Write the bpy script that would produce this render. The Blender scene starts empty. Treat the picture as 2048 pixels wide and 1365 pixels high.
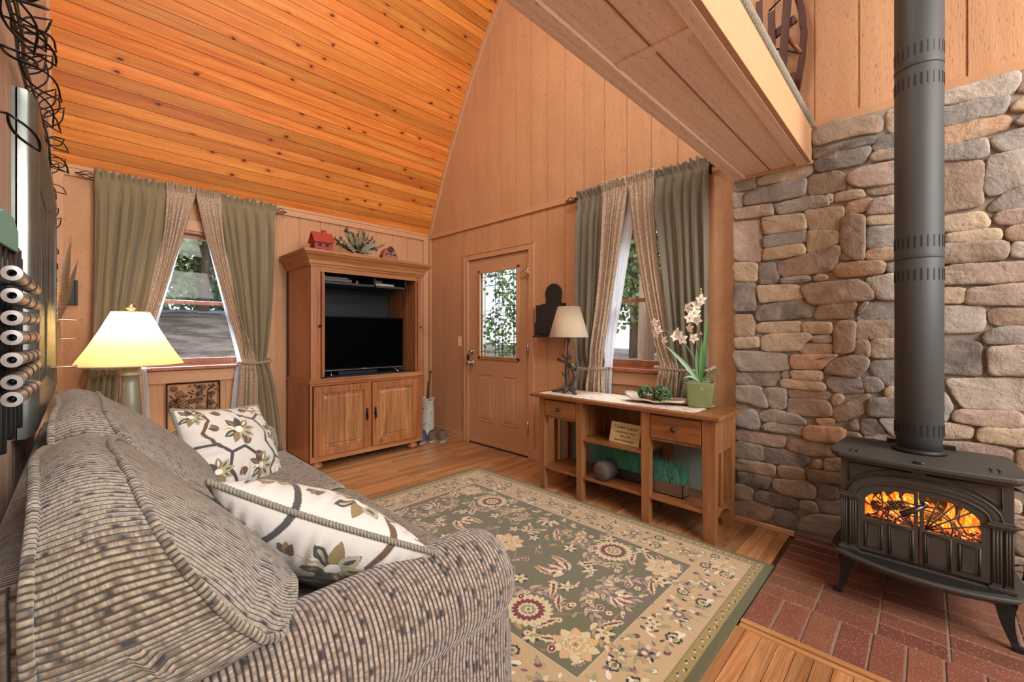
import bpy, bmesh, math, random
import numpy as np
from mathutils import Vector, Matrix, Euler
R = math.radians
PI = math.pi
sc = bpy.context.scene
COL = sc.collection

# ------------------------------------------------------------ camera
H = 1.2
cam_d = bpy.data.cameras.new('camera')
cam = bpy.data.objects.new('camera', cam_d); COL.objects.link(cam)
cam.location = (0, 0, H)
cam.rotation_euler = (R(90), 0, -0.7954)
cam_d.sensor_width = 36.0
cam_d.lens = 847.0 / 2048.0 * 36.0
cam_d.shift_y = -(682.5 - 667.5) / 2048.0
cam_d.clip_start = 0.02; cam_d.clip_end = 200
sc.camera = cam

# ------------------------------------------------------------ world, light, exposure
sc.view_settings.view_transform = 'Standard'
sc.view_settings.look = 'None'
sc.view_settings.gamma = 1.0
sc.view_settings.use_curve_mapping = False
sc.view_settings.exposure = 1.15

w = bpy.data.worlds.new('world'); sc.world = w; w.use_nodes = True
nt = w.node_tree; nt.nodes.clear()
wo = nt.nodes.new('ShaderNodeOutputWorld'); wb = nt.nodes.new('ShaderNodeBackground')
tc = nt.nodes.new('ShaderNodeTexCoord'); mp = nt.nodes.new('ShaderNodeMapping')
ns = nt.nodes.new('ShaderNodeTexNoise'); cr = nt.nodes.new('ShaderNodeValToRGB')
mp.inputs['Scale'].default_value = (1.5, 1.5, 5)
ns.inputs['Scale'].default_value = 1.6; ns.inputs['Detail'].default_value = 6
cr.color_ramp.elements[0].position = 0.38; cr.color_ramp.elements[0].color = (0.62, 0.76, 1.0, 1)
cr.color_ramp.elements[1].position = 0.62; cr.color_ramp.elements[1].color = (1.0, 0.99, 0.96, 1)
nt.links.new(tc.outputs['Generated'], mp.inputs['Vector']); nt.links.new(mp.outputs[0], ns.inputs['Vector'])
nt.links.new(ns.outputs['Fac'], cr.inputs[0]); nt.links.new(cr.outputs[0], wb.inputs['Color'])
wb.inputs['Strength'].default_value = 0.80
nt.links.new(wb.outputs[0], wo.inputs[0])

def area(name, loc, rot, sx, sy, power, color, spread=180):
    l = bpy.data.lights.new(name, 'AREA'); l.shape = 'RECTANGLE'; l.size = sx; l.size_y = sy
    l.energy = power; l.color = color; l.spread = R(spread)
    o = bpy.data.objects.new(name, l); COL.objects.link(o); o.location = loc; o.rotation_euler = rot
    return o
def point(name, loc, power, color, r=0.04):
    l = bpy.data.lights.new(name, 'POINT'); l.energy = power; l.color = color; l.shadow_soft_size = r
    o = bpy.data.objects.new(name, l); COL.objects.link(o); o.location = loc
    return o
# added fill lamp behind the camera, standing in for daylight from the rear
area('rear_fill_lamp', (1.4, -2.9, 3.2), (R(78), 0, R(0)), 2.9, 2.4, 125, (1.0, 0.96, 0.91))
def aimed(name, loc, target, sx, sy, power, color):
    d = Vector(target) - Vector(loc)
    return area(name, loc, d.to_track_quat('-Z', 'Y').to_euler(), sx, sy, power, color)
# added out-of-view lamp under the ridge, brightens the far corner
aimed('ridge_fill_lamp', (1.0, 1.3, 4.7), (2.2, 3.7, 0.8), 0.7, 0.7, 27, (1.0, 0.93, 0.84))
# added area lamps above each window outside, boosting the sky light
aimed('back_yard_fill_lamp', (0.9, 7.2, 4.9), (0.75, 4.4, 1.5), 3.0, 2.2, 850, (0.86, 0.93, 1.0))
aimed('side_yard_fill_lamp', (5.9, 1.6, 4.9), (3.0, 1.62, 1.5), 2.6, 2.2, 420, (0.86, 0.93, 1.0))

# ------------------------------------------------------------ helpers
ORG = {}
def tag(o, label=None, cat=None, group=None, kind=None):
    if label: o['label'] = label
    if cat: o['category'] = cat
    if group: o['group'] = group
    if kind: o['kind'] = kind
    return o
def thing(name, label, cat, loc=(0, 0, 0), group=None):
    o = bpy.data.objects.new(name, None); COL.objects.link(o)
    o.location = loc; o.empty_display_size = 0.05
    ORG[o.name] = Vector(loc)
    return tag(o, label, cat, group)
def copy_tree(o, parent=None):
    c = o.copy(); COL.objects.link(c); c.parent = parent
    ORG[c.name] = ORG.get(o.name, Vector((0, 0, 0)))
    for ch in list(o.children): copy_tree(ch, c)
    return c

class MB:
    """collects geometry, builds ONE mesh object"""
    def __init__(s):
        s.v = []; s.f = []; s.m = []; s.uv = []; s.sm = []
        s.col = []          # per vertex colour (optional)
        s.c = None; s.mi = 0; s.smooth = False
        s.T = None
    def add(s, vs, fs, uvs=None, smooth=None, mi=None, cols=None):
        b = len(s.v)
        if s.T is not None: vs = [s.T @ Vector(p) for p in vs]
        s.v.extend([tuple(p) for p in vs])
        s.col.extend(cols if cols is not None else [s.c or (1, 1, 1, 1)] * len(vs))
        for i, f in enumerate(fs):
            s.f.append([b + k for k in f]); s.m.append(s.mi if mi is None else mi)
            s.sm.append(s.smooth if smooth is None else smooth)
            if uvs is None: s.uv.append(None)
            elif isinstance(uvs, dict): s.uv.append(uvs[i])
            else: s.uv.append([uvs[k] for k in f])
        return b
    def box(s, x0, x1, y0, y1, z0, z1, mi=None):
        if x0 > x1: x0, x1 = x1, x0
        if y0 > y1: y0, y1 = y1, y0
        if z0 > z1: z0, z1 = z1, z0
        vs = [(x0, y0, z0), (x1, y0, z0), (x1, y1, z0), (x0, y1, z0), (x0, y0, z1), (x1, y0, z1), (x1, y1, z1), (x0, y1, z1)]
        s.add(vs, [(0, 3, 2, 1), (4, 5, 6, 7), (0, 1, 5, 4), (1, 2, 6, 5), (2, 3, 7, 6), (3, 0, 4, 7)], smooth=False, mi=mi)
    def hexa(s, p, mi=None):
        s.add(p, [(0, 3, 2, 1), (4, 5, 6, 7), (0, 1, 5, 4), (1, 2, 6, 5), (2, 3, 7, 6), (3, 0, 4, 7)], smooth=False, mi=mi)
    def taper(s, c0, w0, d0, c1, w1, d1, mi=None):
        (x, y, z), (X, Y, Z) = c0, c1
        s.hexa([(x - w0, y - d0, z), (x + w0, y - d0, z), (x + w0, y + d0, z), (x - w0, y + d0, z),
                (X - w1, Y - d1, Z), (X + w1, Y - d1, Z), (X + w1, Y + d1, Z), (X - w1, Y + d1, Z)], mi)
    def tube(s, pts, r, n=10, closed=False, cap=True, mi=None, smooth=True):
        pts = [Vector(p) for p in pts]; k = len(pts)
        rs = r if isinstance(r, (list, tuple)) else [r] * k
        rings = []; prev = None
        for i, p in enumerate(pts):
            a = pts[(i - 1) % k] if (i > 0 or closed) else p
            b = pts[(i + 1) % k] if (i < k - 1 or closed) else p
            t = (b - a)
            if t.length < 1e-9: t = Vector((0, 0, 1))
            t.normalize()
            if prev is None:
                u = Vector((0, 0, 1)) if abs(t.z) < 0.9 else Vector((1, 0, 0))
                u = (u - t * u.dot(t)).normalized()
            else:
                u = prev - t * prev.dot(t)
                u = u.normalized() if u.length > 1e-6 else prev
            prev = u; q = t.cross(u)
            rings.append([p + (u * math.cos(2 * PI * j / n) + q * math.sin(2 * PI * j / n)) * rs[i] for j in range(n)])
        vs = [v for rg in rings for v in rg]; fs = []
        L = k if closed else k - 1
        for i in range(L):
            for j in range(n):
                a = i * n + j; b = i * n + (j + 1) % n; c = ((i + 1) % k) * n + (j + 1) % n; d = ((i + 1) % k) * n + j
                fs.append((a, b, c, d))
        if cap and not closed:
            fs.append(tuple(range(n - 1, -1, -1))); fs.append(tuple((k - 1) * n + j for j in range(n)))
        uv = []
        acc = 0
        for i in range(k):
            if i: acc += (pts[i] - pts[i - 1]).length
            uv += [(acc, j / n) for j in range(n)]
        s.add(vs, fs, uvs=uv, smooth=smooth, mi=mi)
    def lathe(s, c, prof, n=28, axis='z', mi=None, smooth=True, cap=True):
        vs = []; fs = []
        for (r, h) in prof:
            for j in range(n):
                a = 2 * PI * j / n; x, y = r * math.cos(a), r * math.sin(a)
                if axis == 'z': q = (c[0] + x, c[1] + y, c[2] + h)
                elif axis == 'x': q = (c[0] + h, c[1] + x, c[2] + y)
                else: q = (c[0] + x, c[1] + h, c[2] + y)
                vs.append(q)
        for i in range(len(prof) - 1):
            for j in range(n):
                fs.append((i * n + j, i * n + (j + 1) % n, (i + 1) * n + (j + 1) % n, (i + 1) * n + j))
        if cap:
            if prof[0][0] > 1e-5: fs.append(tuple(range(n - 1, -1, -1)))
            if prof[-1][0] > 1e-5: fs.append(tuple((len(prof) - 1) * n + j for j in range(n)))
        s.add(vs, fs, smooth=smooth, mi=mi)
    def ball(s, c, r, n=12, sz=1, mi=None):
        k = max(5, n // 2 + 1)
        s.lathe((c[0], c[1], c[2]), [(max(1e-6, r * math.sin(PI * i / k)), -r * sz * math.cos(PI * i / k)) for i in range(k + 1)], n, mi=mi, cap=False)
    def grid(s, P, uv=None, closed_u=False, mi=None, smooth=True, cols=None):
        """P: [nu][nv] points"""
        nu = len(P); nv = len(P[0]); vs = [p for row in P for p in row]; fs = []
        for i in range(nu if closed_u else nu - 1):
            for j in range(nv - 1):
                a = i * nv + j; b = ((i + 1) % nu) * nv + j
                fs.append((a, b, b + 1, a + 1))
        U = [q for row in uv for q in row] if uv is not None else None
        s.add(vs, fs, uvs=U, smooth=smooth, mi=mi, cols=cols)
    def prism(s, poly, d0, d1, plane='yz', mi=None, smooth=False):
        """poly 2D list extruded along the remaining axis from d0 to d1"""
        def mk(a, b, d):
            return {'yz': (d, a, b), 'xz': (a, d, b), 'xy': (a, b, d)}[plane]
        n = len(poly)
        vs = [mk(a, b, d0) for a, b in poly] + [mk(a, b, d1) for a, b in poly]
        fs = [tuple(range(n)), tuple(range(2 * n - 1, n - 1, -1))]
        for i in range(n):
            fs.append((i, n + i, n + (i + 1) % n, (i + 1) % n))
        s.add(vs, fs, smooth=smooth, mi=mi)
    def build(s, name, mats, parent=None, loc=None, bevel=0, seg=2, sub=0, fixn=True, autosmooth=False):
        me = bpy.data.meshes.new(name)
        org = Vector((0, 0, 0))
        if parent is not None: org = ORG.get(parent.name, Vector((0, 0, 0)))
        elif loc is not None: org = Vector(loc)
        V = np.array(s.v, dtype=np.float64) - np.array(org)
        me.from_pydata(V.tolist(), [], s.f)
        if not isinstance(mats, (list, tuple)): mats = [mats]
        for m in mats: me.materials.append(m)
        me.polygons.foreach_set('material_index', s.m)
        me.polygons.foreach_set('use_smooth', s.sm)
        if any(u is not None for u in s.uv):
            ul = me.uv_layers.new(name='UVMap'); data = []
            for f, u in zip(s.f, s.uv):
                if u is None: data.extend([0.0, 0.0] * len(f))
                else:
                    for q in u: data.extend((q[0], q[1]))
            ul.data.foreach_set('uv', data)
        if any(c[:3] != (1, 1, 1) for c in s.col[:50]) or s.c is not None:
            ca = me.color_attributes.new('Col', 'FLOAT_COLOR', 'POINT')
            ca.data.foreach_set('color', [x for c in s.col for x in (tuple(c) + (1,))[:4]])
        me.update()
        if fixn:
            bm = bmesh.new(); bm.from_mesh(me); bmesh.ops.recalc_face_normals(bm, faces=bm.faces); bm.to_mesh(me); bm.free()
        o = bpy.data.objects.new(name, me); COL.objects.link(o)
        if parent is not None:
            o.parent = parent; ORG[o.name] = org
        else:
            o.location = org; ORG[o.name] = org
        if bevel:
            b = o.modifiers.new('bevel', 'BEVEL'); b.width = bevel; b.segments = seg; b.limit_method = 'ANGLE'; b.angle_limit = R(35)
            b.harden_normals = False
        if sub:
            m = o.modifiers.new('sub', 'SUBSURF'); m.levels = sub; m.render_levels = sub
        return o

def lerp(a, b, t): return a + (b - a) * t
def smooth(t):
    t = min(1, max(0, t)); return t * t * (3 - 2 * t)

# ------------------------------------------------------------ materials
def hexc(r, g, b):
    f = lambda c: (c / 255 / 12.92) if c / 255 <= 0.04045 else ((c / 255 + 0.055) / 1.055) ** 2.4
    return (f(r), f(g), f(b), 1)
class Mt:
    def __init__(s, name):
        s.m = bpy.data.materials.new(name); s.m.use_nodes = True
        s.t = s.m.node_tree; s.N = s.t.nodes; s.L = s.t.links
        s.b = s.N['Principled BSDF']; s._tc = None
    def n(s, ty, **k):
        x = s.N.new('ShaderNode' + ty)
        for a, b in k.items(): setattr(x, a, b)
        return x
    def l(s, a, b): s.L.new(a, b)
    def coord(s, kind='Object', scale=(1, 1, 1), rot=(0, 0, 0), loc=(0, 0, 0)):
        if s._tc is None: s._tc = s.n('TexCoord')
        mp = s.n('Mapping'); mp.inputs['Scale'].default_value = scale; mp.inputs['Rotation'].default_value = rot
        mp.inputs['Location'].default_value = loc
        s.l(s._tc.outputs[kind], mp.inputs['Vector']); return mp.outputs[0]
    def noise(s, vec, scale=5, detail=4, rough=0.55, dist=0):
        x = s.n('TexNoise'); x.inputs['Scale'].default_value = scale; x.inputs['Detail'].default_value = detail
        x.inputs['Roughness'].default_value = rough; x.inputs['Distortion'].default_value = dist
        if vec is not None: s.l(vec, x.inputs['Vector'])
        return x.outputs['Fac']
    def ramp(s, fac, stops, interp='LINEAR'):
        x = s.n('ValToRGB'); x.color_ramp.interpolation = interp
        e = x.color_ramp.elements
        while len(e) < len(stops): e.new(0.5)
        for i, (p, c) in enumerate(stops):
            e[i].position = p; e[i].color = c if len(c) == 4 else (*c, 1)
        s.l(fac, x.inputs[0]); return x.outputs[0]
    def mix(s, fac, a, b, mode='MIX'):
        x = s.n('Mix', data_type='RGBA', blend_type=mode)
        for sock, v in ((x.inputs[0], fac), (x.inputs[6], a), (x.inputs[7], b)):
            if hasattr(v, 'is_linked') or hasattr(v, 'links'): s.l(v, sock)
            else: sock.default_value = v
        return x.outputs[2]
    def math(s, op, a, b=None, c=None, clamp=False):
        x = s.n('Math', operation=op); x.use_clamp = clamp
        for i, v in enumerate((a, b, c)):
            if v is None: continue
            if isinstance(v, (int, float)): x.inputs[i].default_value = v
            else: s.l(v, x.inputs[i])
        return x.outputs[0]
    def sep(s, vec):
        x = s.n('SeparateXYZ'); s.l(vec, x.inputs[0]); return x.outputs
    def bump(s, h, strength=0.3, dist=0.01, prev=None):
        x = s.n('Bump'); x.inputs['Strength'].default_value = strength; x.inputs['Distance'].default_value = dist
        s.l(h, x.inputs['Height'])
        if prev is not None: s.l(prev, x.inputs['Normal'])
        s.l(x.outputs[0], s.b.inputs['Normal']); return x.outputs[0]
    def set(s, color=None, rough=None, metal=None, spec=None, **k):
        for nm, v in (('Base Color', color), ('Roughness', rough), ('Metallic', metal), ('Specular IOR Level', spec)):
            if v is None: continue
            if isinstance(v, (int, float, tuple)): s.b.inputs[nm].default_value = v
            else: s.l(v, s.b.inputs[nm])
        for nm, v in k.items():
            nm = nm.replace('_', ' ')
            s.b.inputs[nm].default_value = v
        return s
def plain(name, c, rough=0.5, metal=0, spec=0.5, bump=0, bscale=40, **k):
    m = Mt(name); m.set(color=c, rough=rough, metal=metal, spec=spec, **k)
    v = m.coord('Object')
    nz = m.noise(v, bscale, 3)
    m.set(color=m.mix(nz, tuple(x * 0.88 for x in c[:3]) + (1,), tuple(min(1, x * 1.1) for x in c[:3]) + (1,)))
    if bump: m.bump(nz, bump, 0.004)
    return m.m

def wood(name, base, dark, axis='z', scale=1.0, rough=0.4, knots=0.0, grain=0.5, attr=False, spec=0.5, bump=0.12, coat=0.0):
    """long-grain wood, grain running along axis"""
    m = Mt(name)
    st = {'x': (0.06, 1, 1), 'y': (1, 0.06, 1), 'z': (1, 1, 0.06)}[axis]
    v = m.coord('Object', scale=tuple(a * 14 * scale for a in st))
    n1 = m.noise(v, 1.0, 5, 0.6, 1.2)
    v2 = m.coord('Object', scale=tuple(a * 120 * scale for a in st))
    n2 = m.noise(v2, 1.0, 3, 0.6)
    wv = m.n('TexWave'); wv.wave_type = 'BANDS'; wv.bands_direction = {'x': 'Y', 'y': 'X', 'z': 'X'}[axis]
    wv.inputs['Scale'].default_value = 1.1; wv.inputs['Distortion'].default_value = 9; wv.inputs['Detail'].default_value = 3
    m.l(m.coord('Object', scale=tuple(a * 9 * scale for a in st)), wv.inputs['Vector'])
    c = m.mix(m.ramp(n1, [(0.3, (0, 0, 0)), (0.72, (1, 1, 1))]), dark, base)
    c = m.mix(m.math('MULTIPLY', m.math('SUBTRACT', 1.0, wv.outputs['Fac']), 0.45 * grain), c, tuple(x * 0.5 for x in dark[:3]) + (1,))
    c = m.mix(m.math('MULTIPLY', m.ramp(n2, [(0.42, (1, 1, 1)), (0.6, (0, 0, 0))]), 0.22), c, tuple(x * 0.45 for x in dark[:3]) + (1,))
    if knots:
        vo = m.n('TexVoronoi'); vo.inputs['Scale'].default_value = 1.0
        m.l(m.coord('Object', scale=tuple((a * 3 if a == 1 else 2.2) for a in st)), vo.inputs['Vector'])
        kd = m.ramp(vo.outputs['Distance'], [(0.03, (1, 1, 1)), (0.09, (0, 0, 0))])
        c = m.mix(m.math('MULTIPLY', kd, knots), c, (0.05, 0.015, 0.006, 1))
    if attr:
        a = m.n('Attribute'); a.attribute_name = 'Col'
        c = m.mix(1.0, c, a.outputs['Color'], 'MULTIPLY')
    m.set(color=c, rough=rough, spec=spec)
    if coat: m.set(Coat_Weight=coat, Coat_Roughness=0.12)
    m.bump(n2, bump, 0.003)
    return m.m
# ------------------------------------------------------------ room materials
def sawn_panel(name, base, axis):
    """painted rough-sawn plywood siding: raised cathedral grain and small pits"""
    m = Mt(name)
    st = {'z': (1, 1, 0.10), 'x': (0.10, 1, 1)}[axis]
    wv = m.n('TexWave'); wv.wave_type = 'RINGS'; wv.rings_direction = {'z': 'Y', 'x': 'Z'}[axis]
    wv.inputs['Scale'].default_value = 5.0; wv.inputs['Distortion'].default_value = 9; wv.inputs['Detail'].default_value = 2
    wv.inputs['Detail Scale'].default_value = 0.8
    m.l(m.coord('Object', scale=tuple(a * 1.6 for a in st)), wv.inputs['Vector'])
    flecks = m.noise(m.coord('Object', scale=tuple({1: 160, 0.10: 30}[a] for a in st)), 1.0, 2, 0.5)
    cloud = m.noise(m.coord('Object'), 2.3, 3, 0.5)
    saw = m.noise(m.coord('Object', scale={'z': (8, 8, 260), 'x': (260, 8, 8)}[axis]), 1.0, 1, 0.5)
    c = m.mix(cloud, tuple(x * 0.90 for x in base[:3]) + (1,), tuple(min(1, x * 1.1) for x in base[:3]) + (1,))
    c = m.mix(m.math('MULTIPLY', m.ramp(flecks, [(0.31, (1, 1, 1)), (0.40, (0, 0, 0))]), 0.6), c, tuple(x * 0.42 for x in base[:3]) + (1,))
    c = m.mix(m.math('MULTIPLY', m.ramp(wv.outputs['Fac'], [(0.1, (1, 1, 1)), (0.45, (0, 0, 0))]), 0.13), c, tuple(x * 0.6 for x in base[:3]) + (1,))
    m.set(color=c, rough=0.62, spec=0.35)
    b1 = m.bump(wv.outputs['Fac'], 0.15, 0.004)
    b2 = m.bump(flecks, 0.35, 0.003, b1)
    m.bump(saw, 0.15, 0.002, b2)
    return m.m
WALLC = (0.56, 0.300, 0.155, 1)
M = {}
M['panel'] = sawn_panel('painted_wall_panel', WALLC, 'z')
M['panel_x'] = sawn_panel('painted_soffit_panel', (0.84, 0.60, 0.44, 1), 'x')
M['panel_grey'] = sawn_panel('wall_panel_plain', (0.50, 0.36, 0.27, 1), 'z')
M['trim'] = plain('painted_trim', (0.57, 0.31, 0.16, 1), 0.5, bump=0.05)
M['trim_light'] = plain('fascia_paint', (0.52, 0.28, 0.14, 1), 0.5, bump=0.08, bscale=25)
M['door'] = plain('door_paint', (0.53, 0.30, 0.16, 1), 0.38, bump=0.02)
M['sash'] = wood('window_sash_wood', (0.50, 0.20, 0.10, 1), (0.30, 0.10, 0.045, 1), 'z', rough=0.35)
def pine():
    m = Mt('varnished_knotty_pine')
    uv = m.coord('UV')
    at = m.n('Attribute'); at.attribute_name = 'Col'
    g1 = m.noise(m.coord('UV', scale=(1.2, 26, 1)), 1.0, 5, 0.6, 0.8)
    g2 = m.noise(m.coord('UV', scale=(6, 180, 1)), 1.0, 3, 0.6)
    c = m.mix(m.ramp(g1, [(0.3, (0, 0, 0)), (0.7, (1, 1, 1))]), (0.56, 0.150, 0.018, 1), (0.82, 0.335, 0.070, 1))
    c = m.mix(m.math('MULTIPLY', m.ramp(g2, [(0.4, (1, 1, 1)), (0.62, (0, 0, 0))]), 0.25), c, (0.36, 0.08, 0.012, 1))
    # knots, elongated and sparse
    vo = m.n('TexVoronoi', voronoi_dimensions='2D'); vo.inputs['Scale'].default_value = 1.0; vo.inputs['Randomness'].default_value = 1.0
    warp = m.noise(m.coord('UV', scale=(9, 30, 1)), 1.0, 2)
    vx = m.n('VectorMath', operation='MULTIPLY_ADD')
    m.l(m.coord('UV', scale=(5.0, 9.0, 1)), vx.inputs[0]); vx.inputs[1].default_value = (1, 1, 1)
    cmb = m.n('CombineXYZ'); m.l(m.math('MULTIPLY', warp, 0.18), cmb.inputs[0]); m.l(m.math('MULTIPLY', warp, 0.18), cmb.inputs[1])
    m.l(cmb.outputs[0], vx.inputs[2]); m.l(vx.outputs[0], vo.inputs['Vector'])
    rnd = m.sep(vo.outputs['Color'])[0]
    keep = m.math('GREATER_THAN', rnd, 0.76)
    halo = m.ramp(vo.outputs['Distance'], [(0.08, (1, 1, 1)), (0.30, (0, 0, 0))])
    core = m.ramp(vo.outputs['Distance'], [(0.07, (1, 1, 1)), (0.10, (0, 0, 0))])
    c = m.mix(m.math('MULTIPLY', m.math('MULTIPLY', halo, keep), 0.55), c, (0.42, 0.085, 0.012, 1))
    c = m.mix(m.math('MULTIPLY', m.math('MULTIPLY', core, keep), 0.92), c, (0.045, 0.012, 0.006, 1))
    c = m.mix(1.0, c, at.outputs['Color'], 'MULTIPLY')
    m.set(color=c, rough=0.30, spec=0.5)
    m.bump(g1, 0.10, 0.004)
    return m.m
M['pine'] = pine()
def oak_floor():
    m = Mt('oak_strip_floor')
    at = m.n('Attribute'); at.attribute_name = 'Col'
    g1 = m.noise(m.coord('UV', scale=(1.6, 30, 1)), 1.0, 6, 0.65, 1.5)
    g2 = m.noise(m.coord('UV', scale=(10, 260, 1)), 1.0, 3, 0.6)
    c = m.mix(m.ramp(g1, [(0.32, (0, 0, 0)), (0.68, (1, 1, 1))]), (0.30, 0.125, 0.045, 1), (0.56, 0.285, 0.12, 1))
    c = m.mix(m.math('MULTIPLY', m.ramp(g1, [(0.30, (1, 1, 1)), (0.38, (0, 0, 0))]), 0.7), c, (0.12, 0.045, 0.018, 1))
    c = m.mix(m.math('MULTIPLY', m.ramp(g2, [(0.42, (1, 1, 1)), (0.6, (0, 0, 0))]), 0.25), c, (0.16, 0.06, 0.02, 1))
    c = m.mix(1.0, c, at.outputs['Color'], 'MULTIPLY')
    m.set(color=c, rough=0.30, spec=0.5)
    m.bump(g2, 0.05, 0.002)
    return m.m
M['floor'] = oak_floor()
M['oakx'] = wood('oak_threshold', (0.60, 0.32, 0.13, 1), (0.42, 0.19, 0.07, 1), 'y', rough=0.35)

XB, XD, YA = 3.02, -0.15, 4.4
YK = -3.0       # back edge of what is built
rng = random.Random(7)

# ------------------------------------------------------------ floor (oak strips along x)
def strips(mb, x0, x1, y0, y1, pitch, z, thick, gap=0.0012, cut=None):
    y = y1; k = 0
    while y > y0 + 1e-4:
        ya = max(y0, y - pitch)
        x = x0 - rng.random() * 0.8
        while x < x1:
            L = rng.uniform(0.45, 1.25); a = max(x0, x); b = min(x1, x + L)
            segs = [(a, b)]
            if cut:
                cx0, cx1, cy0, cy1 = cut
                if ya + 0.01 < cy1 and y - 0.01 > cy0:
                    segs = [q for q in ((a, min(b, cx0)), (max(a, cx1), b)) if q[1] - q[0] > 0.01]
            for (a, b) in segs:
                if b - a < 0.01: continue
                t = rng.uniform(0.72, 1.22); h = rng.uniform(-0.06, 0.06)
                col = (t, t * (1 - h * 0.5), t * (1 - h), 1)
                g = gap
                vs = [(a + g, ya + g, z), (b - g, ya + g, z), (b - g, y - g, z), (a + g, y - g, z)]
                vs += [(p[0], p[1], z - thick) for p in vs]
                ou, ov = rng.random() * 50, rng.random() * 50
                uvt = [(a + ou, ya + ov), (b + ou, ya + ov), (b + ou, y + ov), (a + ou, y + ov)]
                fs = [(0, 1, 2, 3), (0, 4, 5, 1), (1, 5, 6, 2), (2, 6, 7, 3), (3, 7, 4, 0)]
                mb.add(vs, fs, uvs=uvt + uvt, smooth=False, cols=[col] * 8)
            x += L
        y -= pitch
HX0, HY1 = 1.945, 0.555           # hearth corner: x from HX0, y below HY1
mb = MB(); mb.c = (1, 1, 1, 1)
strips(mb, XD, XB, YK, YA, 0.057, 0.0, 0.012, cut=(HX0 - 0.055, XB + 1, YK - 1, HY1))
mb.c = (0.25, 0.2, 0.18, 1)
mb.box(XD - 0.1, XB + 0.2, YK, YA + 0.1, -0.06, -0.008)
tag(mb.build('floor', M['floor'], fixn=False), kind='structure')
# threshold strips round the hearth
mb = MB(); mb.box(HX0 - 0.055, HX0 - 0.028, YK, HY1 + 0.0, -0.01, 0.002); mb.box(HX0 - 0.027, HX0, YK, HY1, -0.01, 0.010)
tag(mb.build('trim_1', M['oakx'], bevel=0.003), kind='structure')

# ------------------------------------------------------------ walls
def plank_wall(name, mat, fixed, lo, hi, z0, ztop, openings, axis='y', pitch=0.2032, phase=0.0, gap=0.009, depth=0.008, out=1):
    """wall face at `fixed` with routed vertical grooves; axis = running direction; out=+1 wall body toward +fixed"""
    mb = MB(); u = lo
    edges = [lo]
    k = math.ceil((lo - phase) / pitch)
    while phase + k * pitch < hi - 0.01:
        if phase + k * pitch > lo + 0.01: edges.append(phase + k * pitch)
        k += 1
    edges.append(hi)
    for a, b in zip(edges[:-1], edges[1:]):
        cuts = sorted({a + gap / 2, b - gap / 2} | {c for o in openings for c in o[:2] if a + gap / 2 < c < b - gap / 2})
        for p, q in zip(cuts[:-1], cuts[1:]):
            mid = (p + q) / 2
            zs = [(z0, ztop)]
            for (oa, ob, oz0, oz1) in openings:
                if oa <= mid <= ob:
                    nz = []
                    for s0, s1 in zs:
                        if oz0 > s0: nz.append((s0, min(oz0, s1)))
                        if oz1 < s1: nz.append((max(oz1, s0), s1))
                    zs = nz
            for s0, s1 in zs:
                if s1 - s0 < 0.005: continue
                f0, f1 = fixed, fixed + out * depth
                if axis == 'y': mb.box(f0, f1, p, q, s0, s1)
                else: mb.box(p, q, f0, f1, s0, s1)
    # backing
    cuts = sorted({lo, hi} | {c for o in openings for c in o[:2]})
    for p, q in zip(cuts[:-1], cuts[1:]):
        mid = (p + q) / 2; zs = [(z0, ztop)]
        for (oa, ob, oz0, oz1) in openings:
            if oa <= mid <= ob:
                nz = []
                for s0, s1 in zs:
                    if oz0 > s0: nz.append((s0, min(oz0, s1)))
                    if oz1 < s1: nz.append((max(oz1, s0), s1))
                zs = nz
        for s0, s1 in zs:
            if s1 - s0 < 0.005: continue
            f0, f1 = fixed + out * (depth - 0.001), fixed + out * 0.12
            if axis == 'y': mb.box(f0, f1, p, q, s0, s1)
            else: mb.box(p, q, f0, f1, s0, s1)
    return tag(mb.build(name, mat), kind='structure')

WA = (0.22, 1.14, 0.93, 2.06)      # window in wall A: x0,x1,z0,z1
WB = (1.24, 2.00, 0.93, 2.06)      # window in wall B: y0,y1,z0,z1
DR = (2.725, 3.63, 0.0, 2.005)     # door leaf
plank_wall('wall_right', M['panel'], XB, YK, YA + 0.1, 0.0, 2.352, [WB, DR], 'y', phase=2.30)
plank_wall('wall_right', M['panel'], XB, YK, YA + 0.1, 2.352, 5.6, [], 'y', phase=2.30)
plank_wall('wall_back', M['panel'], YA, XD - 0.1, XB, 0.0, 2.5, [WA], 'x', phase=0.08)
plank_wall('wall_left', M['panel_grey'], XD, YK, YA + 0.1, 0.0, 5.6, [], 'y', phase=0.3, out=-1)

# trims on the walls
mb = MB()
mb.box(XB - 0.018, XB, 0.88, YA, 2.352, 2.402)
tag(mb.build('trim_2', M['trim'], bevel=0.003), kind='structure')
mb = MB(); mb.box(XD, XB, YA - 0.016, YA, 2.335, 2.405); mb.box(XD, XB, YA - 0.022, YA, 2.39, 2.415)
tag(mb.build('trim_3', M['trim'], bevel=0.003), kind='structure')
mb = MB(); mb.box(XB - 0.085, XB - 0.018, YA - 0.016, YA, 0.0, 2.34)
mb.box(XB - 0.016, XB, YA - 0.06, YA, 0, 2.35)
tag(mb.build('trim_4', M['trim'], bevel=0.003), kind='structure')
mb = MB(); mb.box(XD, XD + 0.07, YA - 0.018, YA, 0.0, 2.34); mb.box(XD, XD + 0.018, YA - 0.08, YA, 0, 2.34)
tag(mb.build('trim_5', M['trim'], bevel=0.003), kind='structure')
mb = MB(); mb.box(XB - 0.016, XB, 3.71, YA, 0.0, 0.085); mb.box(XB - 0.016, XB, 0.9, 2.66, 0.0, 0.085)
tag(mb.build('baseboard_right', M['trim'], bevel=0.003), kind='structure')
mb = MB(); mb.box(XD, XB, YA - 0.016, YA, 0.0, 0.085)
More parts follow.
